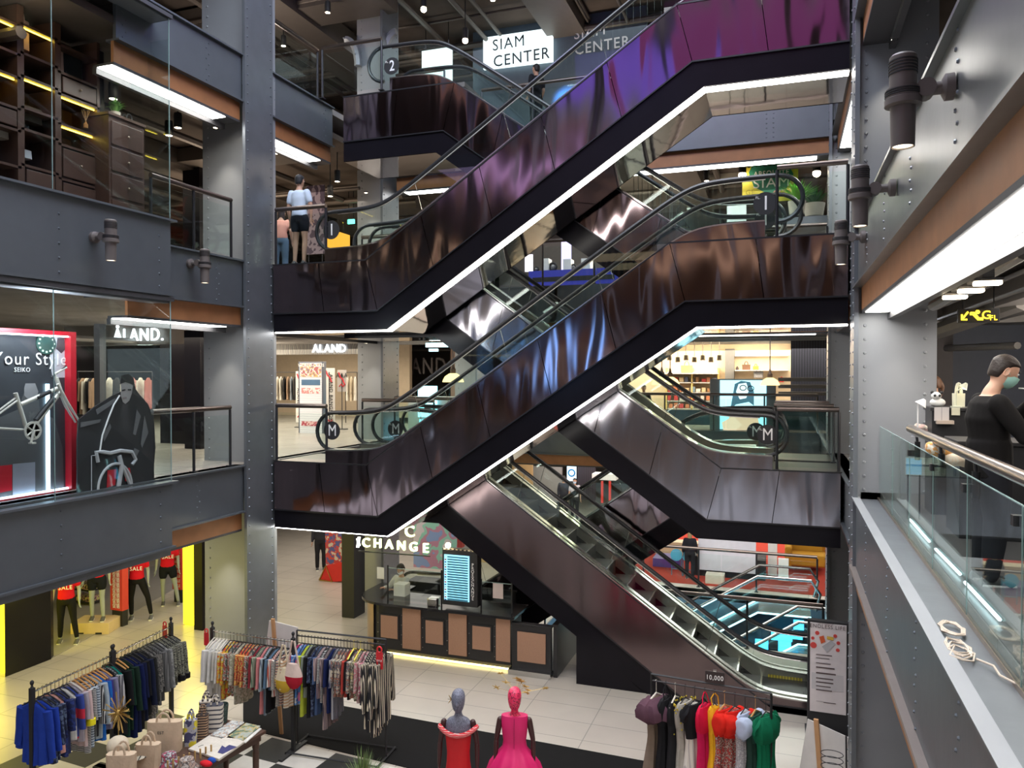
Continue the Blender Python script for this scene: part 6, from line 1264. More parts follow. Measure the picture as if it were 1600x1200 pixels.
# red tags and bags on the racks
def tagr(label, p, cat='tag', rz=0, s_=1):
    r = thing('price_tag', label, cat, tuple(p), rz, local=True); part('card', MB().box(-.045*s_, .045*s_, -.004, .004, -.26*s_, -.06*s_), c('tag_red', (.62, .02, .03), rough=.5), r, False); part('loop', MB().tube([(.03*s_*cos(a), 0, -.03*s_+.035*s_*sin(a)) for a in [2*pi*i/12 for i in range(13)]], .010*s_, 6), C_['tag_red'], r); return r
t = tagr('red hanging sale tag on the striped robes at the right end of the rolling rack', c2+Vector((-.02, -.16, .02)), s_=1.25); part('lettering', orient(text('SALE', .04, .001, .01), (0, -.008, -.2), RX, UZ), K['text_w'], t, False)
tagr('red ring tag on the left post of the rack by the riveted column', b1+Vector((-.05, -.08, .05))); tagr('red ring tag at the far post of the lower left rack', a3+Vector((-.03, -.1, .10)))
for lab, u, v, s1, s2, dz in (('cream and mustard cloth bag hanging at the right end of the rack by the column', 443, 1020, (.62, .52, .36), (.62, .40, .05), .48), ('red and cream cloth bag hanging from the post between the two middle racks', 458, 1014, (.62, .48, .42), (.45, .02, .04), .42)):
    q = P(u, v, Y=b2.y-.25); r = thing('cloth_bag', lab, 'bag', (q.x, q.y, q.z)); 
    for sx in (-1, 1): part('strap', MB().tube([(q.x+sx*.02, q.y, q.z+.12), (q.x+sx*.10, q.y, q.z-.25)], .014, 6), gmat(s1), r)
    bm = MB(); n = 14; bm.loft([[Vector((q.x+w1*cos(2*pi*k/n), q.y+t1*sin(2*pi*k/n), q.z-z1)) for k in range(n)] for z1, w1, t1 in ((.22, .10, .03), (.35, .15, .06), (.40, .16, .07))]); part('bag_body', bm, gmat(s1), r)
    bm = MB().loft([[Vector((q.x+w1*cos(2*pi*k/n), q.y+t1*sin(2*pi*k/n), q.z-z1)) for k in range(n)] for z1, w1, t1 in ((.40, .161, .071), (.5, .15, .07), (.58, .08, .04), (.60, .02, .02))]); part('bag_base', bm, gmat(s2), r)
ZD = -2.42
d1, d2 = P(1018, 1063, Z=ZD), P(1205, 1094, Z=ZD)
rack('black frame rack of evening dresses at lower right, with a price card on top', d1, d2, ZD, 'frame')
q = P(1117, 1058, Y=(d1.y+d2.y)/2); r = thing('price_card', 'dark price card reading 10,000 clipped on the evening dress rack', 'sign', tuple(q)); part('card', MB().box(q.x-.12, q.x+.12, q.y-.03, q.y-.015, q.z-.07, q.z+.08), c('card_dark', (.03, .018, .018)), r, False, bev=.003); part('lettering', orient(text('10,000', .085, .001, .02, sx=.9), (q.x, q.y-.033, q.z), RX, UZ), K['text_w'], r, False); part('clip', MB().box(q.x-.02, q.x+.02, q.y-.03, q.y+.02, q.z+.07, q.z+.09), K['inox'], r, False)
RP = ('blot', [(.20, .02, .02), (.5, .42, .35), (.10, .01, .02), (.45, .05, .04)], 34); GB = ('blot', [(.32, .30, .26), (.36, .33, .29)], 9); LC = ('blot', [(.45, .43, .45), (.25, .24, .28), (.55, .55, .56)], 55)
def gown(i, label, top, skirt, L_=1.35, fl=.35, tt=.22, extra=None, w_=.40, puff=0):
    p = d1.lerp(d2, (i+.5)/12); p.y -= 0; ang = math.atan2((d2-d1).y, (d2-d1).x)+pi/2+[.5, .3, .2, .45, .55, .3, .7, .6, .75, .45, .4, .6][i]*-.9
    r = garment(label, tuple(p), ang, skirt, 'dress', L_, w_, 0, 'evening dresses on the lower right rack', ['white', 'black', 'white', 'black', 'black', 'black', 'black', 'wood', 'black', 'black', 'wood', 'black'][i], .055, fl, name='evening_dress', drop=.05)
    n = 26; b = MB(); z = -.205; hw = w_/2
    b.loft([[Vector((w1*cos(2*pi*k/n), (t1+.012*sin(5*cos(2*pi*k/n)*2+i))*sin(2*pi*k/n), z-z1))*1 if False else Vector((w1*cos(2*pi*k/n)*(1+(.02+.16*puff)*sin(k*2.4)), (t1*(1+(.10+.25*puff)*sin(k*2.4)))*sin(2*pi*k/n), z-z1)) for k in range(n)] for z1, w1, t1 in ((0, hw*.72, .045), (.05, hw*(.98+puff), .06+puff*.25), (.14, hw*(1.02+puff*1.5), .075+puff*.4), (.24, hw*(.95+puff*1.4), .08+puff*.4), (tt+.10, hw*(.82+puff*.2), .075))])
    part('bodice', b, gmat(top), r)
    if extra == 'bow':
        bw = MB()
        for sx in (-1, 1): bw.loft([[Vector((sx*x, y_+.10*cos(a)*(.4+.6*s1), z-.12+.13*s1*sin(a))) for a in [2*pi*k/10 for k in range(10)]] for x, s1, y_ in ((.01, .3, -.09), (.10, .9, -.10), (.22, 1.1, -.09), (.25, .8, -.08))])
        part('bow', remesh(bw, .015, 2), gmat(top), r)
    if extra == 'beads': 
        bd = MB(); rn = random.Random(4)
        for k in range(90): a = rn.uniform(0, 2*pi); zz = rn.random()**1.6*.45; bd.sph((hw*1.02*cos(a), .085*sin(a), z-zz+.02), .012, 5, 4)
        part('beads', bd, c('gold_beads', (.60, .48, .05), rough=.35, metal=.5), r, kind='stuff')
    if extra == 'straps':
        for sx in (-1, 1): part('strap', MB().tube([(sx*hw*.5, -.03, z-.02), (sx*.06, 0, z+.12), (sx*.01, 0, z+.17)], .008, 5), gmat(top), r)
    if extra == 'sleeves':
        for sx in (-1, 1): part('sleeve', MB().loft([[Vector((sx*(hw*.7+d_), .055*g*cos(a)*(1+.2*sin(5*a)), z-.03-d_*.9+.085*g*sin(a)*(1+.2*sin(5*a)))) for a in [2*pi*k/20 for k in range(20)]] for d_, g in ((0, .5), (.04, .9), (.08, 1.0), (.11, .7))]), gmat(top), r)
    return r
PL = (.095, .045, .065); RD = (.62, .02, .012)
gown(0, 'plum tulle dress with puffed bodice, leftmost on the evening dress rack', PL, (.17, .13, .10), 1.3, .45, puff=.35); gown(1, 'black feather-trimmed gown next to the plum dress', BK, BK, 1.35, .3, extra='straps'); gown(2, 'second black gown with a gathered front', BK, (.015, .015, .017), 1.3, .3)
gown(3, 'long grey gown with gold beaded neckline', GB, GB, 1.4, .15, extra='beads'); gown(4, 'dress with a black top over white layered ruffles', BK, ('stripe', [(.66, .62, .56), (.66, .62, .56), (.45, .42, .40)], 7, 'X'), 1.3, .3, tt=.32, extra='sleeves')
gown(5, 'slim crimson gown with thin straps', (.62, .01, .05), (.55, .01, .08), 1.35, .2, extra='straps'); gown(6, 'mustard yellow gown with long pointed neckline', (.74, .38, .02), (.78, .42, .02), 1.45, 1.3, w_=.2, extra='straps'); gown(7, 'red bow dress with dark red print skirt, left of two', RD, RP, 1.3, .22, extra='bow')
gown(8, 'red bow dress with dark red print skirt, right of two', RD, RP, 1.3, .22, extra='bow'); gown(9, 'silver lilac sequin gown with a pale blue satin bow', (.42, .48, .62), LC, 1.3, .15, extra='bow'); gown(10, 'dark green tulle gown, second from the right', (.02, .06, .045), (.018, .045, .035), 1.3, .5); gown(11, 'emerald satin gown with a big shoulder ruffle, rightmost', (.005, .14, .065), (.005, .15, .07), 1.3, .3, extra='sleeves', puff=.1)
# ================================================================== two front mannequins in gowns
def fashion(label, u, v, ztop, skn, dress, kind):
    p = P(u, v, Z=ztop); s = 1.05; zb = G; H = ztop-G; R = thing('mannequin', label, 'mannequin', (p.x, p.y, zb), local=True, rotz=YAW*.8)
    hd = head_mb((0, -.01, H-.14), 1.16, ears=False, nose=True); limb(hd, [(0, .01, H-.20), (0, .015, H-.30), (0, .015, H-.36)], [.052, .045, .055])
    ell(hd, [(0, .01, H-.62, .155, .09), (0, .01, H-.50, .17, .095), (0, .012, H-.42, .165, .085), (0, .012, H-.375, .13, .07), (0, .012, H-.345, .06, .055)])
    part('head_and_bust', remesh(hd, .010, 3), skn, R)
    for sx in (-1, 1):
        am = MB(); limb(am, [(sx*.185, .01, H-.42), (sx*.235, .03, H-.68)], [.040, .030]); limb(am, [(sx*.237, .03, H-.71), (sx*.245, -.02, H-.95)], [.032, .022]); am.join(hand_mb((sx*.245, -.02, H-.96), (0, -.1, -1), (sx, 0, 0), sx, .95, .3)); part('articulated_arm', am, c('arm_brown', (.05, .015, .015), rough=.45), R)
    part('stand_pole', MB().tube([(0, 0, 0), (0, 0, H-1.0)], .016, 8), K['inox'], R); part('stand_base', MB().lathe([(.001, 0), (.18, 0), (.18, .01), (.001, .015)], n=24), K['inox'], R)
    n = 48
    if kind == 'red':
        rows = [(.58, .165, .105, 0), (.66, .158, .11, 0), (.80, .145, .105, 0), (.92, .150, .11, 0), (1.05, .168, .125, .004), (1.3, .165, .13, .008), (1.7, .19, .15, .012)]
        part('gown', MB().loft([[Vector((rx*cos(2*pi*k/n)*(1+a*sin(9*2*pi*k/n)*3), (ry+.003*sin(k*2.1))*sin(2*pi*k/n)+.01, H-z)) for k in range(n)] for z, rx, ry, a in rows]), dress, R)
        dr_ = MB(); pts = []
        for k in range(25): a = 2*pi*k/24; pts.append((.235*cos(a), .01+.125*sin(a), H-.575+.10*abs(cos(a))**2-.03*sin(a)))
        dr_.tube(pts, .030, 8, 1); part('draped_collar', dr_, stripes('red_white_lines', [(.62, .03, .04), (.62, .03, .04), (.7, .4, .38)], 16, 'Z', 2), R)
        for k in range(7): 
            a = k*2*pi/7; part('gold_ear_spike', MB().tube([(-.085, .0, H-.13), (-.12-.01*(k % 2), .055*cos(a), H-.13+.055*sin(a))], [.006, .001], 5), K['gold'], R)
    else:
        rows = [(.355, .168, .085, 0), (.42, .175, .10, 0), (.60, .158, .11, 0), (.68, .146, .10, 0), (.76, .158, .115, .01), (.84, .22, .17, .05), (.97, .31, .26, .07), (1.25, .40, .36, .08), (1.75, .46, .42, .09)]
        part('gown', MB().loft([[Vector((rx*cos(2*pi*k/n)*(1+a*sin(11*2*pi*k/n)), ry*sin(2*pi*k/n)*(1+a*sin(11*2*pi*k/n))+.01, H-z)) for k in range(n)] for z, rx, ry, a in rows]), dress, R)
        part('back_zip', MB().tube([(0, -.092, H-.37), (0, -.103, H-.5), (0, -.103, H-.75)], .003, 5), c('zip_pink', (.35, .01, .1)), R)
    return R
K['gold'] = mat('antique_gold', (.46, .30, .09), .35, .85, (12, .3))
fashion('mannequin with a grey glittering head and bust, in a red gown with draped collar', 716, 1077, -2.36, blots('grey_glitter', [(.13, .14, .19), (.20, .21, .28), (.10, .10, .14)], 60, .5), mat('red_gown', (.62, .008, .014), .6, 0, (8, .08), (10, .4)), 'red')
pk = fashion('mannequin with a pink beaded hood, in a magenta pink full-skirted gown', 804, 1074, -2.36, blots('pink_beads', [(.70, .02, .10), (.75, .05, .14), (.22, .01, .04), (.70, .03, .1)], 75, .4, 'vor'), mat('magenta_gown', (.66, .012, .135), .5, 0, (6, .06), (6, .3)), 'pink')
hp_ = P(804, 1074, Z=-2.36)
def starfish(label, u, v, s=.06, z=None):
    p = P(u, v, Y=hp_.y+.35); r = thing('gold_star_ornament', label, 'ornament', tuple(p), group='golden stars around the pink head')
    rn = random.Random(u); st_ = MB()
    for k in range(6): a = k*pi/3+rn.random()*.5; b = rn.uniform(-.6, .6); st_.tube([p, p+Vector((cos(a)*cos(b), sin(b), sin(a)*.45))*s*rn.uniform(.7, 1.2)], [.010, .002], 5)
    part('star', st_, K['gold'], r)
hdp = thing('halo_headpiece', 'gold wire halo of star ornaments behind the pink hooded head', 'headpiece', (hp_.x, hp_.y+.2, hp_.z-.1))
hw_ = MB()
for u, v in ((782, 1052), (776, 1074), (790, 1066), (808, 1060), (820, 1072), (825, 1078), (815, 1065), (852, 1075), (812, 1062), (823, 1082)):
    q = P(u, v, Y=hp_.y+.22); hw_.tube([Vector((hp_.x, hp_.y+.10, hp_.z-.12)), q], .002, 4)
    rn = random.Random(u*v)
    so = MB()
    for k in range(7): a = k*pi/3.5+rn.random(); so.tube([q, q+Vector((cos(a), rn.uniform(-.3, .3), sin(a)*.5))*rn.uniform(.035, .075)], [.009, .002], 5)
    part('gold_star', so, K['gold'], hdp)
part('wire', hw_, K['gold'], hdp)
# black runway carpet and checkered floor
def gq(u, v): p = P(u, v, Z=G+.004); return (p.x, p.y)
one('floor_runway', MB().prism([gq(380, 1075), gq(1010, 1190), gq(1010, 1290), gq(380, 1138)], G+.001, G+.012, 'z'), c('runway_black', (.010, .0095, .0095), rough=1), kind='structure', smooth=False)
cq = [Vector((*gq(180, 1100), 0)), Vector((*gq(640, 1185), 0))]; dv = (Vector((*gq(1010, 1290), 0))-Vector((*gq(380, 1138), 0))).normalized(); nv = Vector((dv.y, -dv.x, 0)); o_ = Vector((*gq(380, 1140), 0))
ck = [MB(), MB()]
for i in range(-4, 9):
    for j in range(0, 8):
        p = o_+dv*(i*.62)+nv*(j*.62+.03); ck[(i+j) % 2].prism([(q.x, q.y) for q in (p, p+dv*.62, p+dv*.62+nv*.62, p+nv*.62)], G+.002, G+.008, 'z')
one('floor_checker_white', ck[0], c('tile_white', (.62, .58, .52), rough=.3), kind='structure', smooth=False); one('floor_checker_black', ck[1], c('tile_black', (.014, .014, .014), rough=.6), kind='structure', smooth=False)
p = P(566, 1200, Z=-3.62); plant('tuft of long green grass blades at the bottom edge, below the frame rack', (p.x, p.y, G), 220, .40, .62, (.3, .3, .3), True, (.16, .24, .08), .16, .22)
p = P(900, 1196, Z=G+.25); 
# ================================================================== table of bags, lower left
tz = G+.76; tb = thing('display_table', 'dark brown wooden table with totes and printed tea towels', 'table', tuple(P(350, 1150, Z=G)))
T1, T2 = P(416, 1141, Z=tz), P(352, 1112, Z=tz); T3 = P(200, 1262, Z=tz)
du = (T3-T1); du = du.normalized(); dn = Vector((-du.y, du.x, 0)); dn = dn if dn.y > 0 else -dn
W_, Lt = .78, 2.3
Tq = [T1, T1+du*Lt, T1+du*Lt+dn*W_, T1+dn*W_]
part('table_top', MB().prism([(q.x, q.y) for q in Tq], tz-.045, tz, 'z'), K['dkwood'], tb, False, bev=.006)
part('apron', MB().prism([(q.x, q.y) for q in (T1+du*.05+dn*.05, T1+du*(Lt-.05)+dn*.05, T1+du*(Lt-.05)+dn*(W_-.05), T1+du*.05+dn*(W_-.05))], tz-.14, tz-.045, 'z'), K['dkwood'], tb, False)
for q in (T1+du*.1+dn*.1, T1+du*(Lt-.1)+dn*.1, T1+du*(Lt-.1)+dn*(W_-.1), T1+du*.1+dn*(W_-.1)):
    part('leg', MB().lathe([(.05, -.14), (.05, -.22), (.038, -.25), (.045, -.30), (.042, -.6), (.028, -.72), (.028, -.755), (.001, -.755)], (q.x, q.y, tz), 12), K['dkwood'], tb)
tbag = lambda label, u, v, w_, h_, d_, spec, rz=.7, **k: (lambda p: bag(label, (p.x, p.y, tz), w_, h_, d_, (.6, .5, .4), rz, mt=gmat(spec), name='tote_bag', **k))(P(u, v, Z=tz))
CV = (.60, .46, .33)
t = tbag('biggest canvas tote with a small black monogram and rope handles', 258, 1172, .44, .40, .18, CV, .35)
part('monogram', orient(text('EST', .055, .001, .01), (-.02, -.088, .27), RX, UZ), K['blackm'], t, False)
tbag('open canvas tote left of the big one, behind the striped bucket hat', 232, 1200, .30, .32, .16, CV, .3); tbag('canvas tote under the round sun hat at the left', 190, 1222, .34, .36, .18, CV, .35)
tbag('navy tote with yellow flowers right of the big canvas tote', 298, 1163, .16, .34, .14, ('blot', [(.05, .05, .12), (.35, .35, .40), (.62, .52, .03)], 9), .5); tbag('brown tribal pattern tote next to the navy flowered one', 316, 1152, .16, .32, .14, ('stripe', [(.03, .02, .02), (.50, .32, .20), (.10, .06, .04)], 9, 'Z'), .5)
tbag('white basket tote with black wave lines', 336, 1140, .22, .36, .18, ('stripe', [(.62, .57, .50), (.62, .57, .50), (.05, .05, .07)], 5, 'Z'), .5); tbag('second black waved white tote behind the tribal one', 322, 1130, .18, .33, .15, ('stripe', [(.60, .54, .46), (.06, .05, .06)], 6, 'Z'), .5)
p = P(347, 1128, Z=tz); one('wastebasket', MB().lathe([(.001, 0), (.07, 0), (.09, .26), (.085, .26), (.066, .01), (.001, .01)], (p.x, p.y, tz), 20), blots('green_weave', [(.03, .05, .045), (.08, .12, .10)], 60), 'dark green woven bin behind the waved white tote', 'basket')
def towel(label, pts, spec, z0, h=.02):
    q = [P(u, v, Z=z0) for u, v in pts]; return one('folded_cloth', MB().prism([(x.x, x.y) for x in q], z0, z0+h, 'z'), gmat(spec), label, 'folded cloth', bev=.008)
towel('white folded tea towel with blue and brown boat sketch', [(328, 1150), (362, 1127), (382, 1130), (350, 1154)], ('blot', [(.55, .56, .53), (.25, .28, .30), (.45, .33, .25), (.55, .56, .53)], 14), tz+.03); towel('folded towel with gold and green foliage print', [(352, 1155), (384, 1131), (407, 1136), (380, 1158)], ('blot', [(.12, .18, .12), (.42, .33, .14), (.35, .38, .33)], 12), tz+.02); 
towel('plain white folded towel under the foliage print one', [(350, 1158), (386, 1134), (409, 1140), (384, 1162)], (.62, .60, .56), tz)
towel('white folded bag with small black writing, left of the cat print', [(294, 1173), (328, 1151), (350, 1158), (322, 1182)], (.62, .57, .50), tz, .03)
cat_ = towel('white folded bag with a dark blue cat ear print', [(316, 1180), (354, 1152), (382, 1162), (342, 1190)], (.63, .58, .51), tz+.005, .035)
z_ = tz+.042; q = [P(u, v, Z=z_) for u, v in ((340, 1176), (347, 1165), (352, 1168), (358, 1164), (370, 1167), (348, 1178))]; part('cat_print', MB().prism([(x.x, x.y) for x in q], z_, z_+.003, 'z'), gmat((.06, .06, .16)), cat_, False)
part('handwriting', MB().tube([P(u, v, Z=tz+.032) for u, v in ((310, 1167), (314, 1165), (318, 1164))], .004, 4), K['blackm'], bpy.data.objects['folded_cloth.003'])
p = P(258, 1180, Z=tz+.12)
for i, (u, v, lab, spec) in enumerate(((264, 1184, 'grey scribble print bucket hat in front of the big canvas tote', ('blot', [(.45, .44, .45), (.06, .06, .07), (.4, .05, .10)], 30)), (292, 1192, 'brown tapestry print bucket hat right of the grey scribbled one', ('blot', [(.35, .25, .2), (.10, .08, .08), (.45, .40, .36)], 26)))):
    p = P(u, v, Z=tz+.08); one('bucket_hat', MB().lathe([(.15, 0), (.10, .06), (.085, .13), (.001, .14), (.001, .13), (.08, .12), (.095, .055), (.14, 0)], (p.x, p.y, tz+.005), 20), gmat(spec), lab, 'hat')
p = P(226, 1178, Z=tz+.15); ht = MB().lathe([(.17, 0), (.11, .07), (.085, .15), (.001, .165), (.001, .155), (.08, .14), (.105, .065), (.165, 0)], (0, 0, 0), 22); ht.rot(-.35, ax='Y').mv((p.x, p.y, tz+.13)); one('bucket_hat', ht, stripes('cream_line', [(.62, .56, .44), (.62, .56, .44), (.62, .56, .44), (.04, .04, .04)], 5, 'X'), 'cream bucket hat with thin black lines over the open canvas tote', 'hat')
p = P(184, 1165, Z=tz+.36); one('sun_hat', MB().sph((p.x, p.y, p.z), (.13, .13, .12), 18, 12), gmat((.62, .53, .40)), 'round cream hat on top of the left canvas tote', 'hat')
p = P(300, 1196, Z=tz+.05)
bk_ = thing('basket', 'wooden peg basket with red and blue ribbons at the bottom edge', 'basket', (p.x, p.y, tz)); wdm = c('peg_wood', (.55, .36, .14), rough=.6)
for k in range(9): q = P(262+k*8.5, 1202-k*3.2, Z=tz+.02); part('peg', MB().box(q.x-.012, q.x+.012, q.y-.006, q.y+.006, tz, tz+.13), wdm, bk_, False, bev=.003)
part('ribbon', remesh(MB().sph(P(322, 1193, Z=tz+.06), (.10, .05, .04)), .02, 1), gmat((.62, .02, .03)), bk_, label='red ribbon'); part('ribbon', remesh(MB().sph(P(331, 1188, Z=tz+.06), (.07, .04, .04)), .02, 1), gmat((.02, .08, .40)), bk_, label='blue ribbon')
# golden sunburst
p = P(185, 1113, Y=P(205, 1200, Z=tz).y); sb = thing('sunburst_ornament', 'golden spiky sunburst ornament rising above the canvas totes', 'ornament', tuple(p)); rn = random.Random(9)
part('core', MB().sph(p, .04, 10, 8), K['gold'], sb); ray = MB()
for k in range(90):
    a, b = rn.uniform(0, 2*pi), rn.uniform(-1.2, 1.2); d = Vector((cos(a)*cos(b), sin(b)*.5, sin(a)*cos(b))); ray.tube([p, p+d*rn.uniform(.12, .24)], [.0045, .002], 4)
part('thin_rays', ray, K['gold'], sb, kind='stuff')
for k in range(14): 
    a = k*2*pi/14+rn.uniform(-.15, .15); d = Vector((cos(a), rn.uniform(-.3, .3), sin(a))); part('flat_ray', MB().tube([p+d*.03, p+d*rn.uniform(.2, .27)], [.005, .010], 4, 1), K['gold'], sb, False)
part('stem', MB().tube([p, (p.x, p.y, tz)], .006, 6), K['gold'], sb)
# easel backs
def easel(label, u, v, ang, Y, H=.9):
    p = P(u, v, Y=Y); r = thing('easel_board', label, 'board', (p.x, p.y, G)); bd_ = MB().box(-.22, .30, -.012, .0, p.z-H-.02, p.z-.06); bd_.rot(.15, ax='Y', c=(0, 0, p.z)).rot(ang).mv((p.x, p.y, 0)); part('panel', bd_, c('white_card', (.66, .63, .60)), r, False)
    s_ = MB().box(-.03, .03, -.05, -.015, G, p.z+.02); s_.rot(-.08, ax='Y', c=(0, 0, G)).rot(ang).mv((p.x, p.y, 0)); part('wooden_strut', s_, c('strut_wood', (.48, .26, .12), rough=.6), r, False, bev=.006); return r
easel('white board on a wooden strut behind the rolling frame rack', 441, 968, .1, P(463, 1000, Z=-2.42).y+.45, .5); easel('white board on an orange wooden strut at the foot of the right column', 1290, 1128, -.4, 10.6, .9)
r = thing('wire_rack', 'black wire basket stand at the bottom edge beside the right column', 'wire stand', tuple(P(1310, 1190, Y=10.3)))
for k in range(3): q = P(1300, 1178+k*10, Y=10.25); part('wire_ring', MB().tube([(q.x+.13*cos(a), q.y+.10*sin(a), q.z) for a in [i*pi/8 for i in range(17)]], .005, 5), K['post'], r)
q = P(1322, 1150, Y=10.3); part('upright', MB().tube([(q.x, q.y, q.z), (q.x+.02, q.y, G)], .012, 6), K['post'], r)
# ================================================================== totem by the right column
Yt = 13.25; ta, tb_ = P(1262, 968, Y=Yt), P(1320, 968, Y=Yt); r = thing('poster_stand', 'black framed poster stand headed ENDLESS LIFE beside the lowest escalator', 'poster stand', ((ta.x+tb_.x)/2, Yt, G))
part('frame', MB().box(ta.x, tb_.x+.1, Yt, Yt+.12, G+.02, ta.z), K['blackm'], r, False, bev=.008); part('base', MB().box(ta.x-.03, tb_.x+.12, Yt-.15, Yt+.3, G, G+.03), K['blackm'], r, False)
part('poster', boxY((1266, 972), (1322, 1118), Yt-.008, .008), c('poster_pinkish', (.68, .62, .61), rough=.4), r, False)
def tx(s_, u, v, hpx, mm, Y=Yt-.012, par=None, bold=.0, sx=1): 
    p = P(u, v, Y=Y); size = (P(u, v-hpx, Y=Y).z-p.z)*1.38; return part('lettering', orient(text(s_, size, .001, bold, sx=sx), tuple(p), RX, UZ), mm, par or r, False)
dkt = c('ink_dark', (.10, .07, .07)); tx('ENDLESS LIFE', 1293, 980, 6, dkt); tx('THE JOURNEY OF', 1290, 974.5, 2, dkt)
for u, v, s_ in ((1277, 989, 3), (1270, 997, 2.4), (1271, 1008, 4.5), (1305, 994, 2.6), (1310, 1005, 2.6), (1309, 1016, 2.6)): q = P(u, v, Y=Yt-.012); part('red_dot', MB().lathe([(.001, 0), (s_*.011, 0), (s_*.011, .004), (.001, .004)], tuple(q), 14, 'y'), c('dot_red', (.6, .06, .05)), r)
for pts, mm in ((((1280, 995), (1287, 993), (1290, 1003), (1283, 1006)), (.62, .10, .03)), (((1292, 994), (1303, 996), (1302, 1001), (1292, 999)), (.65, .42, .06)), (((1284, 1010), (1298, 1001), (1306, 1006), (1292, 1020)), (.42, .41, .42))): part('card_picture', flat(pts, .004, Y=Yt-.013), c('card_%d' % int(mm[2]*100), mm), r, False)
for k, (v, u0, u1) in enumerate(((1023, 1275, 1300), (1028, 1275, 1296), (1036, 1275, 1298), (1043, 1275, 1304), (1052, 1275, 1306), (1060, 1275, 1302), (1066, 1275, 1302), (1072, 1275, 1298), (1078, 1275, 1300), (1095, 1275, 1287), (1098, 1287, 1306))): part('text_line', boxY((u0, v), (u1, v+1.5), Yt-.012, .003), dkt, r, False)
part('table_panel', boxY((1268, 1050), (1318, 1082), Yt-.010, .002), c('panel_grey3', (.55, .52, .52)), r, False)
# ================================================================== exchange counter
YC0 = 14.05; xa, xb, xc_ = -8.25, -5.02, -4.17; ctz = G+1.10
ctr = thing('exchange_counter', 'black and copper panelled exchange counter with a rounded left end', 'counter', (-6.6, YC0, G)); cop = mat('copper_mesh_panel', (.40, .23, .155), .55, .25, (60, .15))
arc = [(xa+.45-.62*sin(t), YC0+.62-.62*cos(t)) for t in [i*pi/2/8 for i in range(9)]]
poly = [(xb, YC0), ] + arc + [(xa-.17, YC0+1.3), (xa+.4, YC0+1.3), (xa+.4, YC0+.65), (xb, YC0+.65)]
part('body', MB().prism([(x, y+.03) for x, y in poly], G+.12, ctz-.05, 'z'), K['kw'], ctr, False); part('plinth', MB().prism([(x*.99-.06, y+.10) for x, y in poly], G, G+.12, 'z'), K['blackm'], ctr, False)
ov = [(xb+.12, YC0-.10)]+[(xa+.45-.75*sin(t), YC0+.62-.73*cos(t)) for t in [i*pi/2/8 for i in range(9)]]+[(xa-.30, YC0+1.3), (xa+.55, YC0+1.3), (xa+.55, YC0+.8), (xb+.12, YC0+.8)]
part('counter_top', MB().prism(ov, ctz-.05, ctz, 'z'), mat('black_marble_top', (.02, .02, .022), .15, 0, (2, .5)), ctr, False)
bm = MB(); cs_ = arc[2:]+[(xa-.17, YC0+1.0)]
bm.loft([[Vector((x-.01, y-.01, z)) for x, y in cs_] for z in (G+.12, ctz-.06)], closed=False); part('curved_brass_end', bm, mat('brushed_brass', (.55, .42, .28), .3, .9, (4, .2)), ctr)
pxs = [(547+40, 620+5), (629, 656), (665, 692), (701, 729), (737, 765), (775, 798)]
pan_x = [(587.5, 590), (595, 621, 'in'), (629, 657, 'full'), (665, 692, 'in'), (701, 729, 'full'), (738, 766, 'in'), (775, 797, 'full')]
for q in pan_x[1:]:
    x0 = P(q[0], 1000, Y=YC0).x; x1 = P(q[1], 1000, Y=YC0).x; ins = q[2] == 'in'
    part('copper_panel', MB().box(x0, x1, YC0+(-.005 if not ins else -.002), YC0+.03, G+(.36 if ins else .19), ctz-(.28 if ins else .07)), cop, ctr, False)
    if ins: part('panel_frame', MB().box(x0-.03, x1+.03, YC0+.006, YC0+.02, G+.33, ctz-.25), K['blackm'], ctr, False)
    for xx in (x0-.08, x1+.08) if ins else (): part('bolts', MB().riv([(xx, YC0+.03, G+.25+k*.2) for k in range(4)], (0, -1, 0), .012), K['inox'], ctr)
part('glow_line', MB().box(xa+.5, xb, YC0+.04, YC0+.06, G+.02, G+.05), emit('yellow_kick', (1, .8, .3), 4), ctr, False)
gt = desk('low black gate with one big copper panel at the right of the exchange counter', xb+.02, xc_, YC0-.02, YC0+.1, .98, G)
part('copper_panel', MB().box(P(809, 1000, Y=YC0).x, P(853, 1000, Y=YC0).x, YC0-.03, YC0-.005, G+.25, G+.82), cop, gt, False)
trim(MB().box(xb, xc_, YC0-.12, YC0+.1, G, G+.1), K['inox']); desk('black side wall of the exchange booth running back under the escalator', xc_+.0, xc_+.12, YC0, YC0+1.8, 1.02, G)
desk('dark rear desk inside the exchange booth', -8.0, -5.4, YC0+1.45, YC0+1.9, 1.15, G)
def gpane(label, x0, x1, y, z0, z1, sides=True):
    r = thing('counter_screen', label, 'glass screen', ((x0+x1)/2, y, z0)); part('glass_panel', MB().box(x0, x1, y, y+.008, z0+.02, z1-.05), K['glassc'], r, False)
    for x in (x0, x1): part('post', MB().tube([(x, y, z0), (x, y, z1)], .018, 8), K['blackm'], r)
    part('top_edge', MB().box(x0, x1, y-.002, y+.010, z1-.055, z1-.045), K['glassedge'], r, False)
X_ = lambda u: P(u, 940, Y=YC0+.15).x
gpane('glass screen on the counter between two black posts, in front of the masked head', X_(606), X_(690), YC0+.15, ctz, ctz+.72); gpane('glass screen with a pink notice, right of the rate display', X_(752), X_(800), YC0+.15, ctz, ctz+.62)
board('pink notice with a dark picture on the right glass screen', 770, 911, 786, 936, YC0+.13, c('notice_pink', (.60, .50, .46)), 'notice', 'notice'); board('white sheet on the left glass screen by the curved end', 589, 886, 600, 905, YC0+.35, K['white'], 'notice', 'notice')
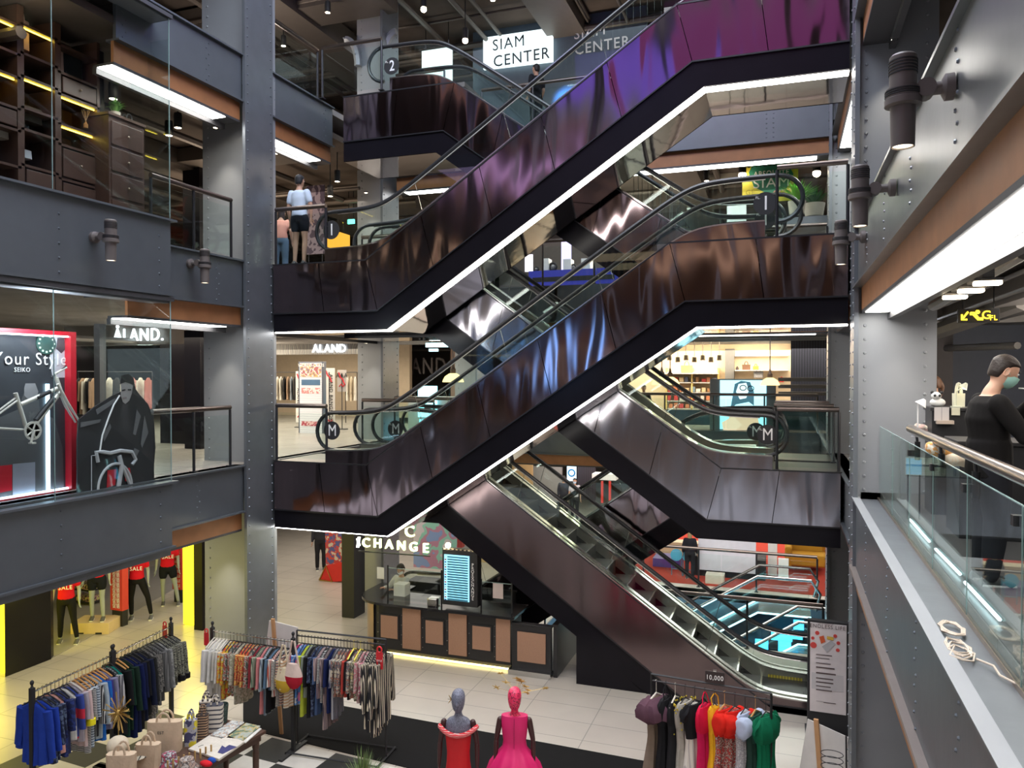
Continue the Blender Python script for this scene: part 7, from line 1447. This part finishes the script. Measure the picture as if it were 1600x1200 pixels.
# rate display
Yr = YC0+.02; r = thing('rate_display', 'tall black rate display with a pale blue screen and two bright bulbs on top', 'display', tuple(P(725, 950, Y=Yr)))
part('cabinet', boxY((691, 858), (746, 950), Yr, .22), K['blackm'], r, False, bev=.01); part('screen', boxY((694, 866), (733, 941), Yr-.012, .012), emit('rate_screen', (.25, .62, .85), 1.15), r, False)
for k in range(18): part('rate_row', boxY((699, 871+k*3.9), (731, 871.6+k*3.9), Yr-.018, .004), c('row_blue', (.05, .25, .4)), r, False)
for k in range(17): part('flag_mark', boxY((694.6, 873+k*3.9), (697.4, 875.2+k*3.9), Yr-.018, .004), c('flag_%d' % (k % 3), ((.6, .05, .05), (.05, .1, .4), (.6, .6, .6))[k % 3]), r, False)
t = MB()
for k, ch in enumerate('PROEXCHANGE'): t.join(orient(text(ch, .085, .002, .02), tuple(P(738.5, 883+k*5.3, Y=Yr-.01)), RX, UZ))
part('lettering', t, K['text_w'], r, False); part('film_strip', boxY((691, 858), (746, 861), Yr-.01, .01), stripes('film_holes', [(.6, .5, .35), (.01, .01, .01)], 3.6, 'X'), r, False)
for u in (700, 738): q = P(u, 852, Y=Yr+.1); part('bulb', MB().sph(q, .055, 12, 8), emit('bulb_%d' % u, (1, .82, .5), 22), r); part('bulb_base', MB().tube([q, P(u, 858, Y=Yr+.1)], .02, 8), K['inox'], r); point('bulb_light', tuple(q+Vector((0, -.1, .05))), 10, (1, .8, .5))
one('banknote_counter', MB().box(X_(672), X_(687), YC0+.0, YC0+.2, ctz, ctz+.17), K['inox'], 'small silver machine on the counter left of the rate display', 'machine', bev=.02)
one('paper_stack', MB().box(X_(604), X_(622), YC0+.45, YC0+.7, ctz-.2, ctz+.25), K['white'], 'white boxy printer behind the left counter glass', 'printer', bev=.01)
pp = P(627, 910, Y=YC0+.95); person('person with black hair and a white mask bending down inside the exchange booth', (pp.x, YC0+.95, G), -.3, 1.66, vox=.02, top=('shirt', (.55, .55, .55), 'long'), mask=(.8, .82, .85), nod=.5, J={'elL': (.2, -.2, 1.2), 'wrL': (.15, -.4, 1.25), 'elR': (-.2, -.2, 1.2), 'wrR': (-.15, -.4, 1.25)}, legs=('trousers', (.02, .02, .025), 'long'), shoes=None)
# illuminated letters
K['neon'] = emit('yellow_green_letters', (.85, 1, .38), 2.4); hs = thing('channel_letter_sign', 'glowing yellow green capital letters above the exchange counter', 'sign', tuple(P(620, 850, Y=YC0)))
for ch, u, v in (('C', 572, 848.5), ('H', 590, 849.5), ('A', 608, 851), ('N', 627, 853), ('G', 646, 855), ('E', 665, 857)):
    q = P(u, v, Y=YC0+.1); t = orient(text(ch, .27, .03, .015), tuple(q), RX, UZ); lt = part('letter', t, K['neon'], hs, False)
t = orient(text('X', .27, .03, .015), tuple(P(560, 848, Y=YC0+.3)), (-.35, .93, 0), UZ); part('letter', t, emit('white_letter', (1, 1, .9), 2.5), hs, False)
part('carrier_rail', MB().tube([P(560, 861, Y=YC0+.2), P(672, 869, Y=YC0+.2)], .015, 6), K['post'], hs)
t = orient(text('C', .36, .03, .02), tuple(P(640, 831, Y=YC0+1.5)), RX, UZ); one('channel_letter', t, K['neon'], 'single upper letter glimpsed under the diagonal light line', 'sign')
# posters and red stand left of the counter, columns
one('column_dark', MB().box(P(534, 900, Y=15.9).x, P(553, 900, Y=15.9).x, 15.9, 16.4, G, -1.2), K['blackm'], kind='structure', smooth=False)
r = thing('poster_stand', 'red triangular prism stand with road signs poster, left of the dark pillar', 'poster stand', tuple(P(518, 905, Z=G))); Yp = P(516, 908, Z=G).y
part('poster', flat([(508, 832), (535, 832), (536, 880), (509, 882)], .04, Y=Yp), blots('city_poster', [(.55, .5, .45), (.5, .06, .06), (.08, .1, .3)], 6), r, False); part('red_base', flat([(499, 906), (509, 884), (536, 878), (535, 908), (524, 909)], .3, Y=Yp-.05), c('base_red', (.60, .02, .02)), r, False)
part('gold_edge', MB().tube([P(u, v, Y=Yp-.06) for u, v in ((499, 906), (509, 884), (519, 909), (499, 906))], .025, 5), K['gold'], r)
far('person in dark clothes half hidden left of the red poster stand', 501, 890, G, 1.65, .6, top=('jacket', (.03, .03, .035), 'long'))
ms = boxY((646, 812), (712, 892), 19.5, .1); one('video_screen', ms, blots('video_image', [(.25, .35, .6), (.5, .25, .35), (.3, .6, .5), (.65, .6, .65)], 1.6), 'large colourful video wall behind the glowing letters', 'screen', smooth=False)
one('window_2', boxY((745, 838), (800, 905), 22, .1), c('warm_shop_window', (.72, .48, .22)), kind='structure', smooth=False)
gbox('red hooded garment display beyond the rate display', 712, 833, 722, 856, 21, c('hood_red', (.30, .03, .03)), 'garment_display', 'garment', .2)
# ================================================================== sportswear shop, lower left
wa, wb = P(8, 1058, Z=G), P(80, 1030, Z=G); one('wall_sport_black', MB().prism([(wa.x, wa.y), (wb.x, wb.y), (wb.x-.1, wb.y+.14), (wa.x-.1, wa.y+.14)], G, -1.3, 'z'), K['black'], kind='structure', smooth=False)
xw = P(84, 1028, Z=G).x
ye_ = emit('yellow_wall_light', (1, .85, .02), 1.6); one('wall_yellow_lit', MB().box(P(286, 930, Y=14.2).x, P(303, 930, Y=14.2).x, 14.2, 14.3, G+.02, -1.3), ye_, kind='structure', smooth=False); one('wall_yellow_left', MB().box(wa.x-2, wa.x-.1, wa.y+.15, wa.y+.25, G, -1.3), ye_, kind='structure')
one('wall_dark_pier', MB().box(P(303, 930, Y=14.0).x, P(316, 930, Y=14.0).x, 14.0, 14.3, G, -1.2), K['black'], kind='structure', smooth=False)
point('yellow_shop_glow', (-11.2, 12.6, -3.0), 45, (1, .85, .1), .4); point('yellow_shop_glow_left', (-12.5, 8.6, -3.0), 50, (1, .85, .15), .4)
sf = [P(80, 1030, Z=G), P(300, 905, Z=G), P(300, 870, Z=G), P(-60, 960, Z=G)]
one('floor_sport', MB().prism([(q.x, q.y) for q in sf], G, G+.012, 'z'), c('grey_shop_floor', (.30, .28, .27), rough=.3), kind='structure', smooth=False)
def sport(label, u, v, rot, J, legs, base=0, twos=True):
    p = P(u, v, Z=G+base); m_ = person(label, (p.x, p.y, G+base), rot+.30, 1.80, J, top=('sale_shirt', (.62, .012, .03), 'short'), legs=legs, skn=('mannequin_grey', (.34, .38, .38)), hair=None, cat='mannequin', name='mannequin', vox=.016, shoes=(.10, .10, .10), group=None)
    part('lettering', orient(text('SALE', .125, .003, .03), (.02, -.172, 1.24), RX, UZ), K['text_w'], m_, False); return m_
BL = (.012, .012, .014)
sport('grey mannequin in red SALE shirt and black leggings beside the black wall, leftmost', 104, 1005, .35, {'anL': (.20, -.02, .08), 'knL': (.14, -.02, .5), 'anR': (-.14, .10, .08)}, ('leggings', BL, 'tight'))
sport('grey mannequin in red SALE shirt and shorts, standing on the pale wooden box', 152, 968, .35, {'anL': (.13, -.08, .08)}, ('shorts', BL, 'short'), .26); sport('grey mannequin striding in black leggings between the two red sale columns', 214, 968, .3, {'anL': (.30, .0, .08), 'knL': (.24, -.06, .52), 'anR': (-.12, .05, .08), 'knR': (-.12, 0, .5)}, ('leggings', BL, 'tight'))
sport('grey mannequin in red SALE shirt and shorts nearest the yellow light', 262, 945, .4, {'anL': (.24, -.05, .08), 'knL': (.17, -.04, .5), 'anR': (-.1, .05, .08)}, ('shorts', BL, 'short'))
bx_ = thing('wooden_box', 'pale plywood plinth box with two grip slots under a mannequin', 'box', tuple(P(150, 985, Z=G))); q = P(152, 990, Z=G)
bxm = MB().box(-.42, .42, -.30, .30, 0, .25); bxm.rot(.36).mv((q.x-.22, q.y+.18, G)); part('body', bxm, mat('plywood', (.66, .50, .30), .6, 0, (5, .12)), bx_, False, bev=.006)
for sx in (-.2, .2): s_ = MB().box(sx-.07, sx+.07, -.305, -.29, 0, .04); s_.rot(.36).mv((q.x-.22, q.y+.18, G+.002)); part('grip_slot', s_, K['blackm'], bx_, False)
def salecol(label, u0, u1, v0, v1, vb, words, n, Yv):
    a, b = P(u0, v0, Y=Yv), P(u1, v1, Y=Yv); r = thing('sale_column', label, 'sign', ((a.x+b.x)/2, Yv, G)); part('red_panel', MB().box(a.x, b.x, Yv, Yv+.18, b.z, a.z), c('sale_red', (.62, .05, .04), rough=.5), r, False); part('black_foot', MB().box(a.x+.05, b.x, Yv, Yv+.16, G, b.z), K['blackm'], r, False)
    for k in range(n): z = b.z+.10+k*(a.z-b.z)/n; part('lettering', orient(text(words, .105 if len(words) > 3 else .125, .002, .03, sx=.9), ((a.x+b.x)/2, Yv-.006, z), RX, UZ), K['text_w'], r, False)
salecol('red column with repeated white two-character writing beside the wooden box', 172, 191, 872, 955, 975, '促销', 10, P(182, 978, Z=G).y); salecol('red column with SALE repeated downwards, beside the yellow wall', 269, 284, 838, 922, 940, 'SALE', 11, P(276, 941, Z=G).y)
sh = thing('shelving_unit', 'low black shelf of folded sportswear behind the mannequins', 'shelf', tuple(P(125, 945, Z=G))); q = P(125, 945, Z=G)
for k in range(4): part('shelf', MB().box(q.x-.35, q.x+.35, q.y, q.y+.4, G+.05+k*.3, G+.08+k*.3), K['blackm'], sh, False); part('stock', MB().box(q.x-.3, q.x+.3, q.y+.05, q.y+.35, G+.08+k*.3, G+.2+k*.3), blots('stock_%d' % k, [(.05, .05, .05), (.4, .2, .3), (.5, .5, .2)], 14), sh, False)
board('small yellow label on the black wall above the leftmost mannequin', 71, 912, 82, 920, P(84, 1028, Z=G).y+.1, c('label_yellow', (.75, .6, .05)), 'label', 'label')
# ------------------------------------------------------------------ fixings of hung and standing boards
def fix(name, to, n=2):
    o = bpy.data.objects[name]; bb = [o.matrix_world @ Vector(v) for v in o.bound_box] if o.type == 'MESH' else None
    x0 = min(v.x for v in bb); x1 = max(v.x for v in bb); y = sum(v.y for v in bb)/8; z0 = min(v.z for v in bb); z1 = max(v.z for v in bb)
    za, zb = (z1, to) if to > z1 else (to, z0)
    for i in range(n):
        x = x0+(x1-x0)*(.12+.76*i/max(1, n-1)); part('support_rod', MB().tube([(x, y, za), (x, y, zb)], .01, 6), K['post'], o)
bpy.context.view_layer.update()
for o in [o for o in COL.objects if o.parent is None and o.type == 'MESH' and 'label' in o]:
    nm_ = o.name.split('.')[0]; bz = o.location.z
    if nm_ in ('direction_sign', 'exit_sign', 'panel', 'light_panel'): fix(o.name, 3.1 if bz < 3 else 6.8 if bz < 6.8 else 11.1)
    elif nm_ in ('stand_sign', 'stall', 'poster', 'shop_window', 'screen', 'showcase') and bz > 3.7: fix(o.name, L1 if bz < 7.4 else L2)
    elif nm_ in ('screen',) and bz > 0: fix(o.name, 0)
for o in [o for o in COL.objects if o.name.startswith('banner')]:
    ch = o.children[0]; bb = [v.co for v in ch.data.vertices]; x = sum(v.x for v in bb)/len(bb); y = max(v.y for v in bb)+o.location.y; z = min(v.z for v in bb)+o.location.z
    part('stand', MB().tube([(o.location.x+x, y, z+.3), (o.location.x+x, y+.01, 0)], .012, 6).box(o.location.x+x-.15, o.location.x+x+.15, y-.1, y+.1, 0, .02), K['post'], o)
